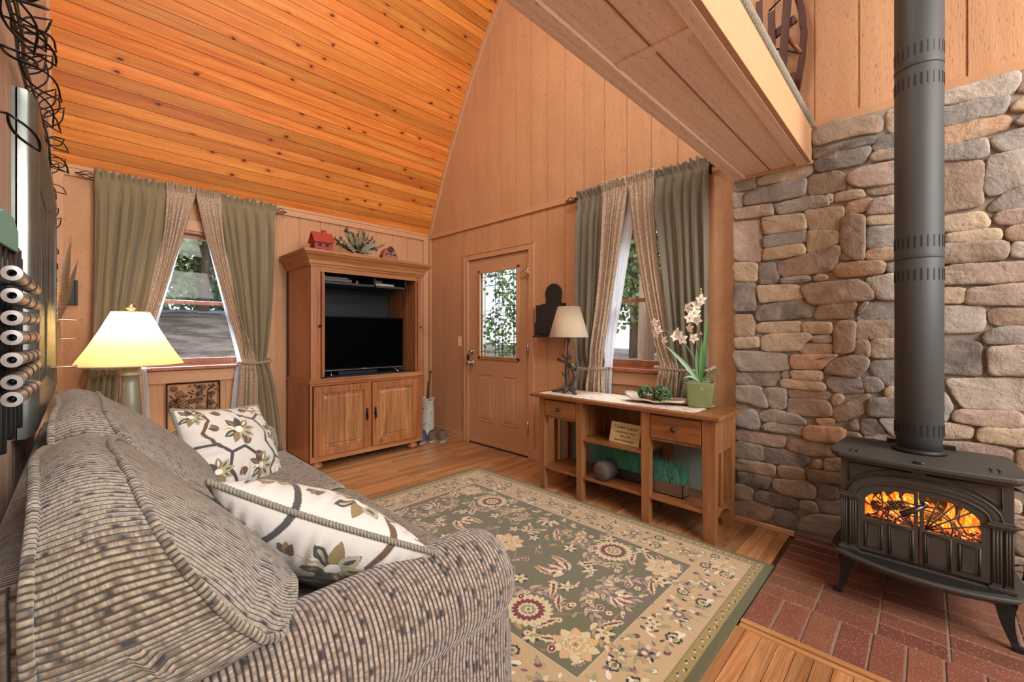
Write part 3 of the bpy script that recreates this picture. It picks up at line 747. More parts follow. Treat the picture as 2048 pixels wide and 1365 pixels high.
# ------------------------------------------------------------ entry door
def door():
    root = tag(thing('door_1', None, None, (XB, 3.17, 0)), kind='structure')
    y0, y1, z1 = DR[0], DR[1], DR[3]
    mb = MB(); cw = 0.068
    mb.box(XB - 0.018, XB, y0 - cw, y0, 0, z1 + cw); mb.box(XB - 0.018, XB, y1, y1 + cw, 0, z1 + cw); mb.box(XB - 0.018, XB, y0, y1, z1, z1 + cw)
    mb.box(XB - 0.024, XB - 0.012, y0 - cw, y0 - cw + 0.014, 0, z1 + cw); mb.box(XB - 0.024, XB - 0.012, y1 + cw - 0.014, y1 + cw, 0, z1 + cw); mb.box(XB - 0.024, XB - 0.012, y0 - cw, y1 + cw, z1 + cw - 0.014, z1 + cw)
    mb.build('casing', M['trim'], root, bevel=0.003)
    mb = MB(); mb.box(XB, XB + 0.1, y0 - 0.001, y0 + 0.002, 0, z1); mb.box(XB, XB + 0.1, y1 - 0.002, y1 + 0.001, 0, z1); mb.box(XB + 0.04, XB + 0.11, y0, y1, 0, 0.015)
    mb.build('jamb', M['trim'], root)
    # leaf with a glazed opening
    gy0, gy1, gz0, gz1 = 2.885, 3.44, 0.955, 1.85
    Xf = XB + 0.004; Xb = XB + 0.045
    mb = MB(); a, b, c = y0 + 0.005, y1 - 0.008, z1 - 0.005
    mb.box(Xf, Xb, a, gy0, 0.018, c); mb.box(Xf, Xb, gy1, b, 0.018, c); mb.box(Xf, Xb, gy0, gy1, 0.018, gz0); mb.box(Xf, Xb, gy0, gy1, gz1, c)
    leaf = mb.build('door_leaf', M['door'], root)
    for (p0, p1) in ((3.243, 3.455), (2.895, 3.107)):
        mb = MB(); q0, q1 = 0.262, 0.768
        for k, (ins, d0) in enumerate(((0, 0.004), (0.014, 0.0015), (0.03, 0.005))):
            pass
        def frame(i, t, d):
            mb.box(Xf - d, Xf, p0 + i, p0 + i + t, q0 + i, q1 - i); mb.box(Xf - d, Xf, p1 - i - t, p1 - i, q0 + i, q1 - i)
            mb.box(Xf - d, Xf, p0 + i, p1 - i, q0 + i, q0 + i + t); mb.box(Xf - d, Xf, p0 + i, p1 - i, q1 - i - t, q1 - i)
        frame(0, 0.010, 0.005)
        mb.hexa([(Xf - 0.0005, p0 + 0.03, q0 + 0.03), (Xf - 0.0005, p1 - 0.03, q0 + 0.03), (Xf - 0.0005, p1 - 0.03, q1 - 0.03), (Xf - 0.0005, p0 + 0.03, q1 - 0.03),
                 (Xf - 0.006, p0 + 0.042, q0 + 0.042), (Xf - 0.006, p1 - 0.042, q0 + 0.042), (Xf - 0.006, p1 - 0.042, q1 - 0.042), (Xf - 0.006, p0 + 0.042, q1 - 0.042)])
        mb.build('raised_panel', M['door'], leaf, bevel=0.002)
    mb = MB(); t = 0.03; d = 0.012
    for (i, t, d) in ((-0.028, 0.028, 0.012), (-0.010, 0.018, 0.018)):
        mb.box(Xf - d, Xf, gy0 + i, gy0 + i + t, gz0 + i, gz1 - i); mb.box(Xf - d, Xf, gy1 - i - t, gy1 - i, gz0 + i, gz1 - i)
        mb.box(Xf - d, Xf, gy0 + i, gy1 - i, gz0 + i, gz0 + i + t); mb.box(Xf - d, Xf, gy0 + i, gy1 - i, gz1 - i - t, gz1 - i)
    mb.build('glass_moulding', M['door'], leaf, bevel=0.003)
    mb = MB(); mb.box(Xf + 0.012, Xf + 0.016, gy0, gy1, gz0, gz1)
    pane = mb.build('pane', glass_mat('door_glass', (0.97, 0.99, 0.98, 1), 0.02), leaf)
    # leaded came pattern
    cm = MB(); Xc = Xf + 0.010; cy = (gy0 + gy1) / 2; cz = (gz0 + gz1) / 2 - 0.005; w_ = (gy1 - gy0)
    def ln(p, q, r=0.0035):
        cm.tube([(Xc, p[0], p[1]), (Xc, q[0], q[1])], r, 6)
    def cv(ps, r=0.003):
        cm.tube([(Xc, a, b) for a, b in ps], r, 6)
    i1 = 0.062
    for s in (-1, 1):
        ln((cy + s * (w_ / 2 - 0.010), gz0), (cy + s * (w_ / 2 - 0.010), gz1), 0.005)
        ln((cy + s * (w_ / 2 - i1), gz0), (cy + s * (w_ / 2 - i1), gz1), 0.004)
        ln((cy + s * 0.055, gz0), (cy + s * 0.055, cz - 0.12)); ln((cy + s * 0.055, cz + 0.12), (cy + s * 0.055, gz1))
    ln((gy0, gz0 + 0.05), (gy1, gz0 + 0.05)); ln((gy0, gz1 - 0.05), (gy1, gz1 - 0.05))
    for q in (gz0 + 0.145, gz1 - 0.145): ln((gy0 + i1, q), (gy1 - i1, q))
    for dq in (-0.042, 0, 0.042):
        ln((gy0 + (i1 if dq else 0), cz + dq), (cy - 0.12, cz + dq)); ln((cy + 0.12, cz + dq), (gy1 - (i1 if dq else 0), cz + dq))
    ln((cy, gz0), (cy, cz - 0.15)); ln((cy, cz + 0.15), (cy, gz1))
    for q in (gz0 + 0.145, gz1 - 0.145):
        cv([(cy, q + 0.04), (cy + 0.026, q), (cy, q - 0.04), (cy - 0.026, q), (cy, q + 0.04)])
    cv([(cy + 0.13 * math.cos(a) * (1 if abs(math.cos(a)) > 0 else 1), cz + 0.115 * math.sin(a)) for a in [k * PI / 12 for k in range(25)]])
    for s in (-1, 1):
        cv([(cy, cz + s * 0.155), (cy - 0.03, cz + s * 0.12), (cy - 0.048, cz + s * 0.08), (cy - 0.03, cz + s * 0.035), (cy + 0.02, cz - s * 0.01)])
        cv([(cy, cz + s * 0.155), (cy + 0.03, cz + s * 0.12), (cy + 0.048, cz + s * 0.08), (cy + 0.03, cz + s * 0.035), (cy - 0.02, cz - s * 0.01)])
        cv([(cy, cz + s * 0.155), (cy - 0.014, cz + s * 0.09), (cy, cz + s * 0.03), (cy + 0.014, cz + s * 0.09), (cy, cz + s * 0.155)])
        cv([(cy + s * 0.16, cz), (cy + s * 0.11, cz + 0.022), (cy + s * 0.04, cz + 0.014), (cy, cz)])
        cv([(cy + s * 0.16, cz), (cy + s * 0.11, cz - 0.022), (cy + s * 0.04, cz - 0.014), (cy, cz)])
    cm.build('leaded_came', plain('lead_came', (0.035, 0.04, 0.045, 1), 0.35, 0.7), pane)
    # lock, knob, keys
    br = plain('satin_nickel', (0.55, 0.52, 0.48, 1), 0.22, 1.0)
    mb = MB(); mb.lathe((Xf, 3.575, 1.005), [(0.03, 0), (0.03, -0.008), (0.024, -0.014), (0.011, -0.016), (0.011, -0.03), (0.008, -0.034), (0.0001, -0.035)], 20, 'x')
    mb.box(Xf - 0.045, Xf - 0.03, 3.57, 3.58, 0.992, 1.018); mb.build('deadbolt', br, leaf)
    mb = MB(); mb.lathe((Xf, 3.575, 0.88), [(0.031, 0), (0.031, -0.006), (0.022, -0.012), (0.012, -0.018), (0.012, -0.034), (0.024, -0.042), (0.028, -0.056), (0.024, -0.068), (0.012, -0.074), (0.0001, -0.075)], 20, 'x')
    mb.build('door_knob', br, leaf)
    mb = MB()
    for zz in (1.789, 1.044, 0.298): mb.tube([(XB - 0.021, 2.729, zz - 0.055), (XB - 0.021, 2.729, zz + 0.055)], 0.007, 10); mb.box(XB - 0.019, XB - 0.014, 2.715, 2.745, zz - 0.05, zz + 0.05)
    mb.tube([(XB - 0.022, 2.735, 1.79), (XB - 0.04, 2.76, 1.80), (XB - 0.035, 2.80, 1.80)], 0.006, 8); mb.ball((XB - 0.035, 2.805, 1.80), 0.011)
    mb.build('hinge', br, root)
    mb = MB(); mb.box(Xf - 0.014, Xf, y0 + 0.005, y1 - 0.008, 0.018, 0.05); mb.build('door_sweep', M['trim_light'], leaf, bevel=0.003)
    return leaf
door()
k = thing('key_bunch', 'black car key and fob hanging from the door deadbolt', 'keys', (XB - 0.045, 3.585, 0.99))
mb = MB(); mb.tube([(XB - 0.045 + 0.0, 3.585 + 0.012 * math.cos(a), 0.985 + 0.012 * math.sin(a)) for a in [q * PI / 6 for q in range(12)]], 0.0016, 6, closed=True); mb.build('key_ring', plain('steel_ring', (0.6, 0.6, 0.6, 1), 0.25, 1), k)
mb = MB(); mb.prism([(3.572, 0.972), (3.598, 0.972), (3.604, 0.94), (3.598, 0.905), (3.578, 0.902), (3.57, 0.935)], XB - 0.055, XB - 0.04); mb.build('key_fob', plain('black_plastic', (0.012, 0.012, 0.015, 1), 0.4), k, bevel=0.004)
# light switch
sw_ = thing('light_switch', 'ivory wall switch plate left of the entry door', 'light switch', (XB, 3.787, 1.06))
mb = MB(); mb.box(XB - 0.007, XB, 3.752, 3.822, 1.055, 1.17); mb.build('plate', plain('ivory_plastic', (0.80, 0.62, 0.38, 1), 0.4), sw_, bevel=0.003)
mb = MB(); mb.box(XB - 0.016, XB - 0.006, 3.782, 3.792, 1.105, 1.125); mb.build('toggle', plain('ivory_toggle', (0.85, 0.70, 0.48, 1), 0.4), sw_, bevel=0.002)
# ------------------------------------------------------------ curtains
def fabric(name, c, c2, sheen=0.5, scale=300, transl=0.0, bump=0.2, pat=None):
    m = Mt(name)
    n1 = m.noise(m.coord('Object'), scale, 2); n2 = m.noise(m.coord('Object'), 6, 3)
    col = m.mix(n1, c2, c)
    col = m.mix(m.math('MULTIPLY', n2, 0.35), col, c2)
    if pat:
        vo = m.n('TexVoronoi'); vo.inputs['Scale'].default_value = 85; m.l(m.coord('Object'), vo.inputs['Vector'])
        f = m.ramp(vo.outputs['Distance'], [(0.30, (0, 0, 0)), (0.5, (1, 1, 1))])
        col = m.mix(f, col, pat)
        m.set(color=col); b = m.bump(vo.outputs['Distance'], 0.4, 0.003); m.bump(n1, bump, 0.002, b)
    else:
        m.bump(n1, bump, 0.002)
    m.set(color=col, rough=0.85, spec=0.2, Sheen_Weight=sheen, Sheen_Roughness=0.4)
    if transl:
        tr = m.n('BsdfTranslucent'); m.l(col, tr.inputs[0]); mx = m.n('MixShader'); mx.inputs[0].default_value = transl
        m.l(m.b.outputs[0], mx.inputs[1]); m.l(tr.outputs[0], mx.inputs[2]); m.l(mx.outputs[0], m.N['Material Output'].inputs[0])
    return m.m
M['olive'] = fabric('olive_velvet', (0.34, 0.275, 0.16, 1), (0.23, 0.185, 0.105, 1), 0.6, transl=0.12)
M['olive2'] = fabric('sage_velvet', (0.235, 0.205, 0.145, 1), (0.15, 0.13, 0.09, 1), 0.6, transl=0.05)
M['lace'] = fabric('beige_crinkle', (0.88, 0.77, 0.66, 1), (0.68, 0.56, 0.45, 1), 0.2, transl=0.3, pat=(0.56, 0.41, 0.28, 1))
def sheer_mat():
    m = Mt('white_sheer'); m.set(color=(0.85, 0.86, 0.9, 1), rough=0.8)
    tr = m.n('BsdfTranslucent'); tr.inputs[0].default_value = (0.9, 0.92, 0.96, 1)
    t2 = m.n('BsdfTransparent'); a = m.n('MixShader'); a.inputs[0].default_value = 0.5
    b = m.n('MixShader'); b.inputs[0].default_value = 0.35
    m.l(m.b.outputs[0], a.inputs[1]); m.l(tr.outputs[0], a.inputs[2]); m.l(a.outputs[0], b.inputs[1]); m.l(t2.outputs[0], b.inputs[2])
    m.l(b.outputs[0], m.N['Material Output'].inputs[0]); return m.m
M['sheer'] = sheer_mat()
M['iron'] = plain('black_iron', (0.015, 0.012, 0.010, 1), 0.45, 0.6)

def curtain(name, label, wall, top, tie, bot, zr, zt, zb, mat, folds, base, amp, seed=0, header=0.055, group=None, power=1.25):
    """top/tie/bot = (outer, inner) positions along the wall"""
    r = random.Random(seed)
    nu = folds * 12; mb = MB(); P = []; UV = []
    ph = [r.uniform(-0.5, 0.5) for _ in range(folds + 2)]; fa = [r.uniform(0.55, 1.25) for _ in range(folds + 2)]
    ph2 = [r.uniform(-0.6, 0.6) for _ in range(folds + 2)]
    wd_ = [r.uniform(0.55, 1.6) for _ in range(folds)]; cw_ = [0]
    for q_ in wd_: cw_.append(cw_[-1] + q_)
    cw_ = [q_ / cw_[-1] for q_ in cw_]
    def fold_at(u):
        for k_ in range(folds):
            if u <= cw_[k_ + 1] + 1e-9: return k_ + (u - cw_[k_]) / (cw_[k_ + 1] - cw_[k_])
        return folds
    def edge(z):
        if z >= zr: return top
        if z >= zt:
            t = (zr - z) / (zr - zt)
            return (lerp(top[0], tie[0], t ** 2), lerp(top[1], tie[1], t ** power))
        t = (zt - z) / (zt - zb); t = t ** 0.6
        return (lerp(tie[0], bot[0], t), lerp(tie[1], bot[1], t))
    zs = [zr + header * (1 - k / 4) for k in range(4)]
    zs += [zr + 0.004, zr - 0.012, zr - 0.03, zr - 0.06]
    nz = 34
    zs += [lerp(zr - 0.09, zt + 0.03, k / nz) for k in range(nz + 1)]
    zs += [zt + 0.012, zt, zt - 0.012] + [lerp(zt - 0.03, zb, k / 10) for k in range(11)]
    def pt(s, d, z):
        return (s, YA - d, z) if wall == 'A' else (XB - d, s, z)
    for i in range(nu + 1):
        u = i / nu; row = []; uvr = []
        fi = fold_at(u); k = min(int(fi), folds - 1); w = fi - k
        for z in zs:
            e0, e1 = edge(z)
            near_tie = math.exp(-((z - zt) / 0.09) ** 2)
            hd = 1 if z > zr - 0.02 else 0
            hz = smooth((zr - z) / 0.25)
            a = amp * fa[k] * (0.35 + 0.65 * hz) * (1 - 0.55 * near_tie)
            phase = 0.0 + ph[k] * 0.0
            wave = math.cos(2 * PI * (fi + 0.12 * math.sin(z * 3.1 + ph2[k] * 5) * hz))
            off = a * (0.5 - 0.5 * wave) ** 0.5
            sharp = 0.10 * a * math.cos(4 * PI * fi + ph[0] * 6)
            d = base + off + sharp * (1 - near_tie) - 0.012 * near_tie
            if z >= zr: d = base + 0.010 + 0.020 * math.sin(2 * PI * (fi * 2.1) + ph[k] * 3) * (0.3 + (z - zr) / header) + 0.006 * math.sin(fi * 23)
            elif z > zr - 0.045: d = base + (0.002 if z > zr - 0.02 else 0.012) + 0.35 * off + 0.003 * math.sin(fi * 31)
            su = u + 0.018 * math.sin(2 * PI * fi * 1.0 + 1.0) / max(1, folds) * 3 * hz
            zz = z + (0.010 * math.sin(fi * 9 + seed) if z > zr + header * 0.7 else 0)
            if z <= zb + 0.001: zz = z
            row.append(pt(lerp(e0, e1, su), d, zz)); uvr.append((u, z))
        P.append(row); UV.append(uvr)
    mb.grid(P, UV)
    root = thing(name, label, 'curtain', pt((top[0] + tie[0]) / 2, base, zb), group)
    o = mb.build('drape', mat, root, fixn=False)
    sl = o.modifiers.new('thick', 'SOLIDIFY'); sl.thickness = 0.0025
    return root

G_CA = 'curtain panels at the window behind the sofa'
G_CB = 'curtain panels at the window behind the console table'
ZR = 2.345
curtain('curtain', 'olive velvet drape nearest the corner, behind the lit lamp', 'A', (0.075, 0.50), (0.055, 0.27), (-0.02, 0.22), ZR, 0.945, 0.25, M['olive'], 6, 0.070, 0.062, 1)
curtain('curtain', 'olive velvet drape beside the tall oak armoire', 'A', (1.275, 0.83), (1.20, 1.02), (1.34, 1.00), ZR, 0.945, 0.10, M['olive'], 6, 0.070, 0.062, 2, power=1.1)
curtain('curtain', 'beige crinkled inner curtain pulled toward the lit lamp', 'A', (0.48, 0.665), (0.20, 0.325), (0.20, 0.36), ZR, 0.95, 0.25, M['lace'], 6, 0.088, 0.026, 3, power=1.05)
curtain('curtain', 'beige crinkled inner curtain pulled toward the armoire', 'A', (0.85, 0.67), (1.12, 1.00), (1.12, 0.95), ZR, 0.95, 0.20, M['lace'], 6, 0.088, 0.026, 4, power=1.05)
curtain('sheer_curtain', 'thin white sheer peeking out behind the beige curtain by the lit lamp', 'A', (0.50, 0.66), (0.31, 0.36), (0.30, 0.39), ZR - 0.03, 0.96, 0.25, M['sheer'], 6, 0.05, 0.02, 5, header=0.01, power=1.0)
curtain('sheer_curtain', 'thin white sheer peeking out behind the beige curtain by the armoire', 'A', (0.84, 0.68), (1.03, 0.975), (1.02, 0.90), ZR - 0.03, 0.95, 0.20, M['sheer'], 6, 0.05, 0.02, 6, header=0.01, power=1.0)
curtain('curtain', 'sage velvet drape hanging between the branch lamp and the entry door', 'B', (2.12, 1.84), (2.13, 1.93), (2.14, 1.90), ZR, 0.915, 0.69, M['olive2'], 5, 0.058, 0.062, 7)
curtain('curtain', 'sage velvet drape hanging beside the stone wall, behind the orchid', 'B', (1.045, 1.44), (1.05, 1.31), (1.04, 1.33), ZR, 0.955, 0.69, M['olive2'], 6, 0.058, 0.062, 8, power=1.1)
curtain('curtain', 'beige crinkled inner curtain next to the branch lamp', 'B', (1.86, 1.635), (2.0, 1.87), (2.02, 1.83), ZR, 0.93, 0.69, M['lace'], 7, 0.085, 0.026, 9, power=1.15)
curtain('curtain', 'beige crinkled inner curtain touching the orchid flowers', 'B', (1.42, 1.635), (1.25, 1.385), (1.25, 1.42), ZR, 0.965, 0.69, M['lace'], 7, 0.085, 0.026, 10, power=1.25)
curtain('sheer_curtain', 'thin white sheer hanging behind the branch lamp side curtain', 'B', (1.83, 1.58), (1.87, 1.80), (1.88, 1.80), ZR - 0.03, 0.96, 0.69, M['sheer'], 6, 0.045, 0.02, 11, header=0.01, power=1.2)

def rod(label, wall, s0, s1, d=0.052):
    pt = (lambda s, dd, z: (s, YA - dd, z)) if wall == 'A' else (lambda s, dd, z: (XB - dd, s, z))
    root = thing('curtain_rod', label, 'curtain rod', pt((s0 + s1) / 2, 0, ZR - 0.01))
    zz = ZR + 0.006
    mb = MB(); mb.tube([pt(s0, d, zz), pt(s1, d, zz)], 0.008, 10); mb.build('pole', M['iron'], root)
    for s, e in ((s0, -1), (s1, 1)):
        mb = MB()
        for k in range(4):
            a0 = k * PI / 2; pp = []
            for q in range(13):
                t = q / 12; rr = 0.024 * math.sin(PI * t) ; a = a0 + t * 2.2
                x = s + e * (0.012 + t * 0.105)
                c, sn = math.cos(a) * rr, math.sin(a) * rr
                pp.append(pt(x, d + c, zz + sn))
            mb.tube(pp, 0.0028, 6)
        mb.ball(pt(s + e * 0.012, d, zz), 0.011, 10); mb.ball(pt(s + e * 0.12, d, zz), 0.006, 8)
        mb.build('finial', M['iron'], root)
    for s in (s0 + 0.02, s1 - 0.02):
        mb = MB(); mb.tube([pt(s, 0.0, zz - 0.03), pt(s, 0.03, zz - 0.025), pt(s, d, zz - 0.01)], 0.006, 8); mb.tube([pt(s, 0.001, zz - 0.06), pt(s, 0.001, zz + 0.01)], 0.01, 8)
        mb.build('bracket', M['iron'], root)
rod('black iron curtain rod with twisted cage finials over the window behind the sofa', 'A', 0.10, 1.25)
rod('black iron curtain rod above the window behind the console table', 'B', 1.04, 2.13)

def rope(mb, path, r=0.008, strands=2, pitch=0.035, n=7):
    P = [Vector(p) for p in path]; D = [P[0]]
    for a, b in zip(P[:-1], P[1:]):
        k = max(1, int((b - a).length / (pitch / 10)))
        D += [a + (b - a) * (i / k) for i in range(1, k + 1)]
    acc = 0; lists = [[] for _ in range(strands)]; prev = None
    for i, p in enumerate(D):
        if i: acc += (p - D[i - 1]).length
        t = (D[min(i + 1, len(D) - 1)] - D[max(i - 1, 0)]).normalized()
        u = Vector((0, 0, 1)) if abs(t.z) < 0.9 else Vector((1, 0, 0))
        u = (u - t * u.dot(t)).normalized(); q = t.cross(u)
        for k in range(strands):
            a = 2 * PI * (acc / pitch + k / strands)
            lists[k].append(p + (u * math.cos(a) + q * math.sin(a)) * r * 0.62)
    for L in lists: mb.tube(L, r * 0.72, n)
M['cord'] = fabric('tieback_cord', (0.50, 0.42, 0.30, 1), (0.28, 0.22, 0.15, 1), 0.1, 200)
def tieback(label, wall, so, si, z, d=0.135):
    pt = (lambda s, dd, zz: (s, YA - dd, zz)) if wall == 'A' else (lambda s, dd, zz: (XB - dd, s, zz))
    mb = MB(); e = 1 if si > so else -1; path = []
    ctl = [(so - e * 0.012, 0.03, z + 0.02), (so - e * 0.012, 0.10, z + 0.01), (so + e * 0.02, d, z), ((so + si) / 2, d + 0.006, z - 0.008), (si - e * 0.02, d, z), (si + e * 0.015, 0.10, z), (si + e * 0.012, 0.05, z)]
    for i in range(len(ctl) - 1):
        p0, p1, p2, p3 = [Vector(ctl[max(0, min(len(ctl) - 1, k))]) for k in (i - 1, i, i + 1, i + 2)]
        for q in range(6):
            t = q / 6; v = 0.5 * ((2 * p1) + (p2 - p0) * t + (2 * p0 - 5 * p1 + 4 * p2 - p3) * t * t + (3 * p1 - p0 - 3 * p2 + p3) * t ** 3)
            path.append(pt(v.x, v.y, v.z))
    rope(mb, path, 0.010, 2, 0.05)
    o = mb.build('tieback', M['cord'], None, loc=pt((so + si) / 2, d, z)); tag(o, label, 'curtain tieback')
tieback('twisted cord tieback around the olive curtain behind the lit lamp', 'A', 0.045, 0.30, 0.945)
tieback('twisted cord tieback around the olive curtain next to the armoire', 'A', 1.215, 0.985, 0.945)
tieback('twisted cord tieback round the curtain beside the branch lamp', 'B', 2.14, 1.86, 0.92)
tieback('twisted cord tieback round the curtain behind the orchid leaves', 'B', 1.03, 1.39, 0.955)
mb = MB(); mb.tube([(XB, 1.03, 0.965), (XB - 0.03, 1.02, 0.965), (XB - 0.04, 1.02, 0.985)], 0.004, 8); tag(mb.build('curtain_hook', M['iron'], None, loc=(XB, 1.03, 0.965)), 'small black curtain hook in the wall right of the orchid', 'hook')

# ------------------------------------------------------------ armoire
M['oak'] = wood('golden_oak', (0.54, 0.225, 0.085, 1), (0.27, 0.085, 0.028, 1), 'z', rough=0.33, knots=0.5, grain=0.7)
M['oakh'] = wood('golden_oak_rail', (0.56, 0.25, 0.10, 1), (0.34, 0.12, 0.04, 1), 'x', rough=0.33, grain=0.6)
M['oakside'] = wood('oak_side_panel', (0.56, 0.23, 0.10, 1), (0.40, 0.13, 0.05, 1), 'z', rough=0.28, knots=0.3)
M['inner'] = plain('dark_interior', (0.009, 0.011, 0.015, 1), 0.55)
M['innerbox'] = plain('slate_shelf_paint', (0.022, 0.03, 0.036, 1), 0.45)
AX0, AX1, AY0, AY1 = 1.385, 2.53, 3.80, 4.37
arm = thing('armoire', 'tall oak armoire with open upper doors holding the television', 'armoire', ((AX0 + AX1) / 2, (AY0 + AY1) / 2, 0))
def parts(name, boxes, mat, parent, bevel=0.002):
    for q in boxes:
        mb = MB(); mb.box(*q); mb.build(name, mat, parent, bevel=bevel)
parts('side_panel', [(AX0 + 0.01, AX0 + 0.032, AY0 + 0.01, AY1, 0.78, 1.80), (AX0, AX0 + 0.022, AY0 + 0.0, AY1, 0.075, 0.78),
    (AX1 - 0.032, AX1 - 0.01, AY0 + 0.01, AY1, 0.78, 1.80), (AX1 - 0.022, AX1, AY0, AY1, 0.075, 0.78)], M['oakside'], arm)
mb = MB(); mb.box(AX0, AX1, AY1 - 0.012, AY1, 0.075, 1.80); mb.build('back_panel', M['inner'], arm)
parts('stile', [(AX0 + 0.01, 1.478, AY0, AY0 + 0.022, 0.80, 1.83), (2.445, AX1 - 0.01, AY0, AY0 + 0.022, 0.80, 1.83),
    (AX0, AX0 + 0.022, AY0 - 0.005, AY0 + 0.02, 0.12, 0.76), (AX1 - 0.075, AX1, AY0 - 0.005, AY0 + 0.02, 0.12, 0.76), (1.93, 1.952, AY0 - 0.004, AY0 + 0.01, 0.12, 0.74)], M['oak'], arm)
parts('rail', [(1.478, 2.445, AY0, AY0 + 0.022, 1.745, 1.83), (AX0, AX1, AY0 - 0.008, AY0 + 0.02, 0.075, 0.122), (AX0 + 0.02, AX1 - 0.02, AY0 - 0.003, AY0 + 0.02, 0.738, 0.765)], M['oakh'], arm)
mb = MB()   # waist moulding
mb.box(AX0 - 0.008, AX1 + 0.008, AY0 - 0.016, AY1, 0.762, 0.776); mb.box(AX0 - 0.002, AX1 + 0.002, AY0 - 0.008, AY1, 0.776, 0.786); mb.box(AX0 + 0.006, AX1 - 0.006, AY0 - 0.002, AY1 - 0.0, 0.786, 0.802)
mb.build('waist_moulding', M['oakh'], arm, bevel=0.003)
# crown moulding swept round three sides
cr_prof = [(0.0, 1.79), (0.010, 1.79), (0.012, 1.805), (0.022, 1.812), (0.026, 1.835), (0.045, 1.868), (0.064, 1.885), (0.070, 1.898), (0.078, 1.902), (0.080, 1.925), (0.0, 1.925)]
mb = MB(); P = []
for (o, z) in cr_prof:
    P.append([(AX0 + 0.01 - o, AY1, z), (AX0 + 0.01 - o, AY0 - o, z), (AX1 - 0.01 + o, AY0 - o, z), (AX1 - 0.01 + o, AY1, z)])
mb.grid(P, smooth=False); mb.box(AX0 + 0.012, AX1 - 0.012, AY0 + 0.002, AY1, 1.80, 1.924)
mb.build('crown_moulding', M['oakh'], arm)
parts('deck', [(AX0 + 0.03, AX1 - 0.03, AY0 + 0.01, AY1 - 0.01, 0.782, 0.806), (AX0 + 0.02, AX1 - 0.02, AY0 + 0.02, AY1 - 0.01, 0.078, 0.1)], M['innerbox'], arm)
parts('inner_side', [(2.448, 2.452, AY0 + 0.025, AY1 - 0.02, 0.806, 1.79), (AX0 + 0.032, AX0 + 0.036, AY0 + 0.025, AY1 - 0.02, 0.806, 1.79)], M['oak'], arm)
# shelf box
sb = MB(); bx0, bx1, by0, by1, bz0, bz1 = 1.50, 2.375, 3.87, 4.33, 1.655, 1.79
sb.box(bx0, bx1, by0, by1, bz0, bz0 + 0.02); sb.box(bx0, bx0 + 0.014, by0, by1, bz0, bz1); sb.box(bx1 - 0.014, bx1, by0, by1, bz0, bz1); sb.box(2.02, 2.036, by0, by1, bz0, bz1); sb.box(bx0, bx1, by1 - 0.01, by1, bz0, bz1)
sb.build('media_shelf', M['innerbox'], arm)
# pocket doors pushed back into the case
for (x, e) in ((1.4805, 1), (2.46, -1)):
    mb = MB(); mb.box(x, x + 0.018, AY0 - 0.028, AY0 + 0.48, 0.815, 1.742); d_ = mb.build('door', M['oak'], arm, bevel=0.003)
    mb = MB(); mb.box(x + 0.0185, x + 0.03, AY0 - 0.015, AY0 + 0.45, 0.83, 1.73); mb.build('inner_panel', M['oak'], d_, bevel=0.003)
    mb = MB(); mb.lathe((x - 0.0005 if e > 0 else x + 0.018, AY0 - 0.018, 1.265), [(0.006, 0), (0.006, -0.01 * e), (0.012, -0.016 * e), (0.010, -0.022 * e), (0.0001, -0.024 * e)], 14, 'x'); mb.build('knob', M['iron'], d_)
def raised_door(parent, x0, x1, z0, z1, y, m1, m2):
    """framed door with a fielded panel; front face at y"""
    mb = MB(); s = 0.062
    mb.box(x0, x0 + s, y, y + 0.02, z0, z1); mb.box(x1 - s, x1, y, y + 0.02, z0, z1)
    mb.box(x0 + s, x1 - s, y, y + 0.02, z0, z0 + s); mb.box(x0 + s, x1 - s, y, y + 0.02, z1 - s, z1)
    d = mb.build('door', m1, parent, bevel=0.003)
    mb = MB(); a0, a1, b0, b1 = x0 + s, x1 - s, z0 + s, z1 - s
    mb.box(a0 - 0.002, a1 + 0.002, y + 0.012, y + 0.018, b0 - 0.002, b1 + 0.002)
    def loop(i, dy):
        c = 0.02; pts = []
        for (cx, cz, q) in ((a0 + i + c, b0 + i + c, 180), (a1 - i - c, b0 + i + c, 270), (a1 - i - c, b1 - i - c, 0), (a0 + i + c, b1 - i - c, 90)):
            for k in range(5):
                a = R(q + k * 22.5); pts.append((cx + c * math.cos(a), y + dy, cz + c * math.sin(a)))
        return pts
    L = [loop(0.012, 0.0118), loop(0.016, 0.007), loop(0.026, 0.0105), loop(0.040, 0.004), loop(0.044, 0.004)]
    vs = [v for l in L for v in l]; n = len(L[0]); fs = []
    for r_ in range(len(L) - 1):
        for i in range(n): fs.append((r_ * n + i, r_ * n + (i + 1) % n, (r_ + 1) * n + (i + 1) % n, (r_ + 1) * n + i))
    fs.append(tuple((len(L) - 1) * n + i for i in range(n)))
    mb.add(vs, fs, smooth=False)
    mb.build('raised_panel', m2, d)
    return d
M['oakp'] = wood('figured_oak_panel', (0.60, 0.29, 0.105, 1), (0.22, 0.08, 0.03, 1), 'z', scale=0.8, rough=0.35, knots=0.8, grain=0.5)
d1 = raised_door(arm, 1.412, 1.928, 0.126, 0.735, AY0 - 0.024, M['oak'], M['oakp'])
d2 = raised_door(arm, 1.954, 2.452, 0.126, 0.735, AY0 - 0.024, M['oak'], M['oakp'])
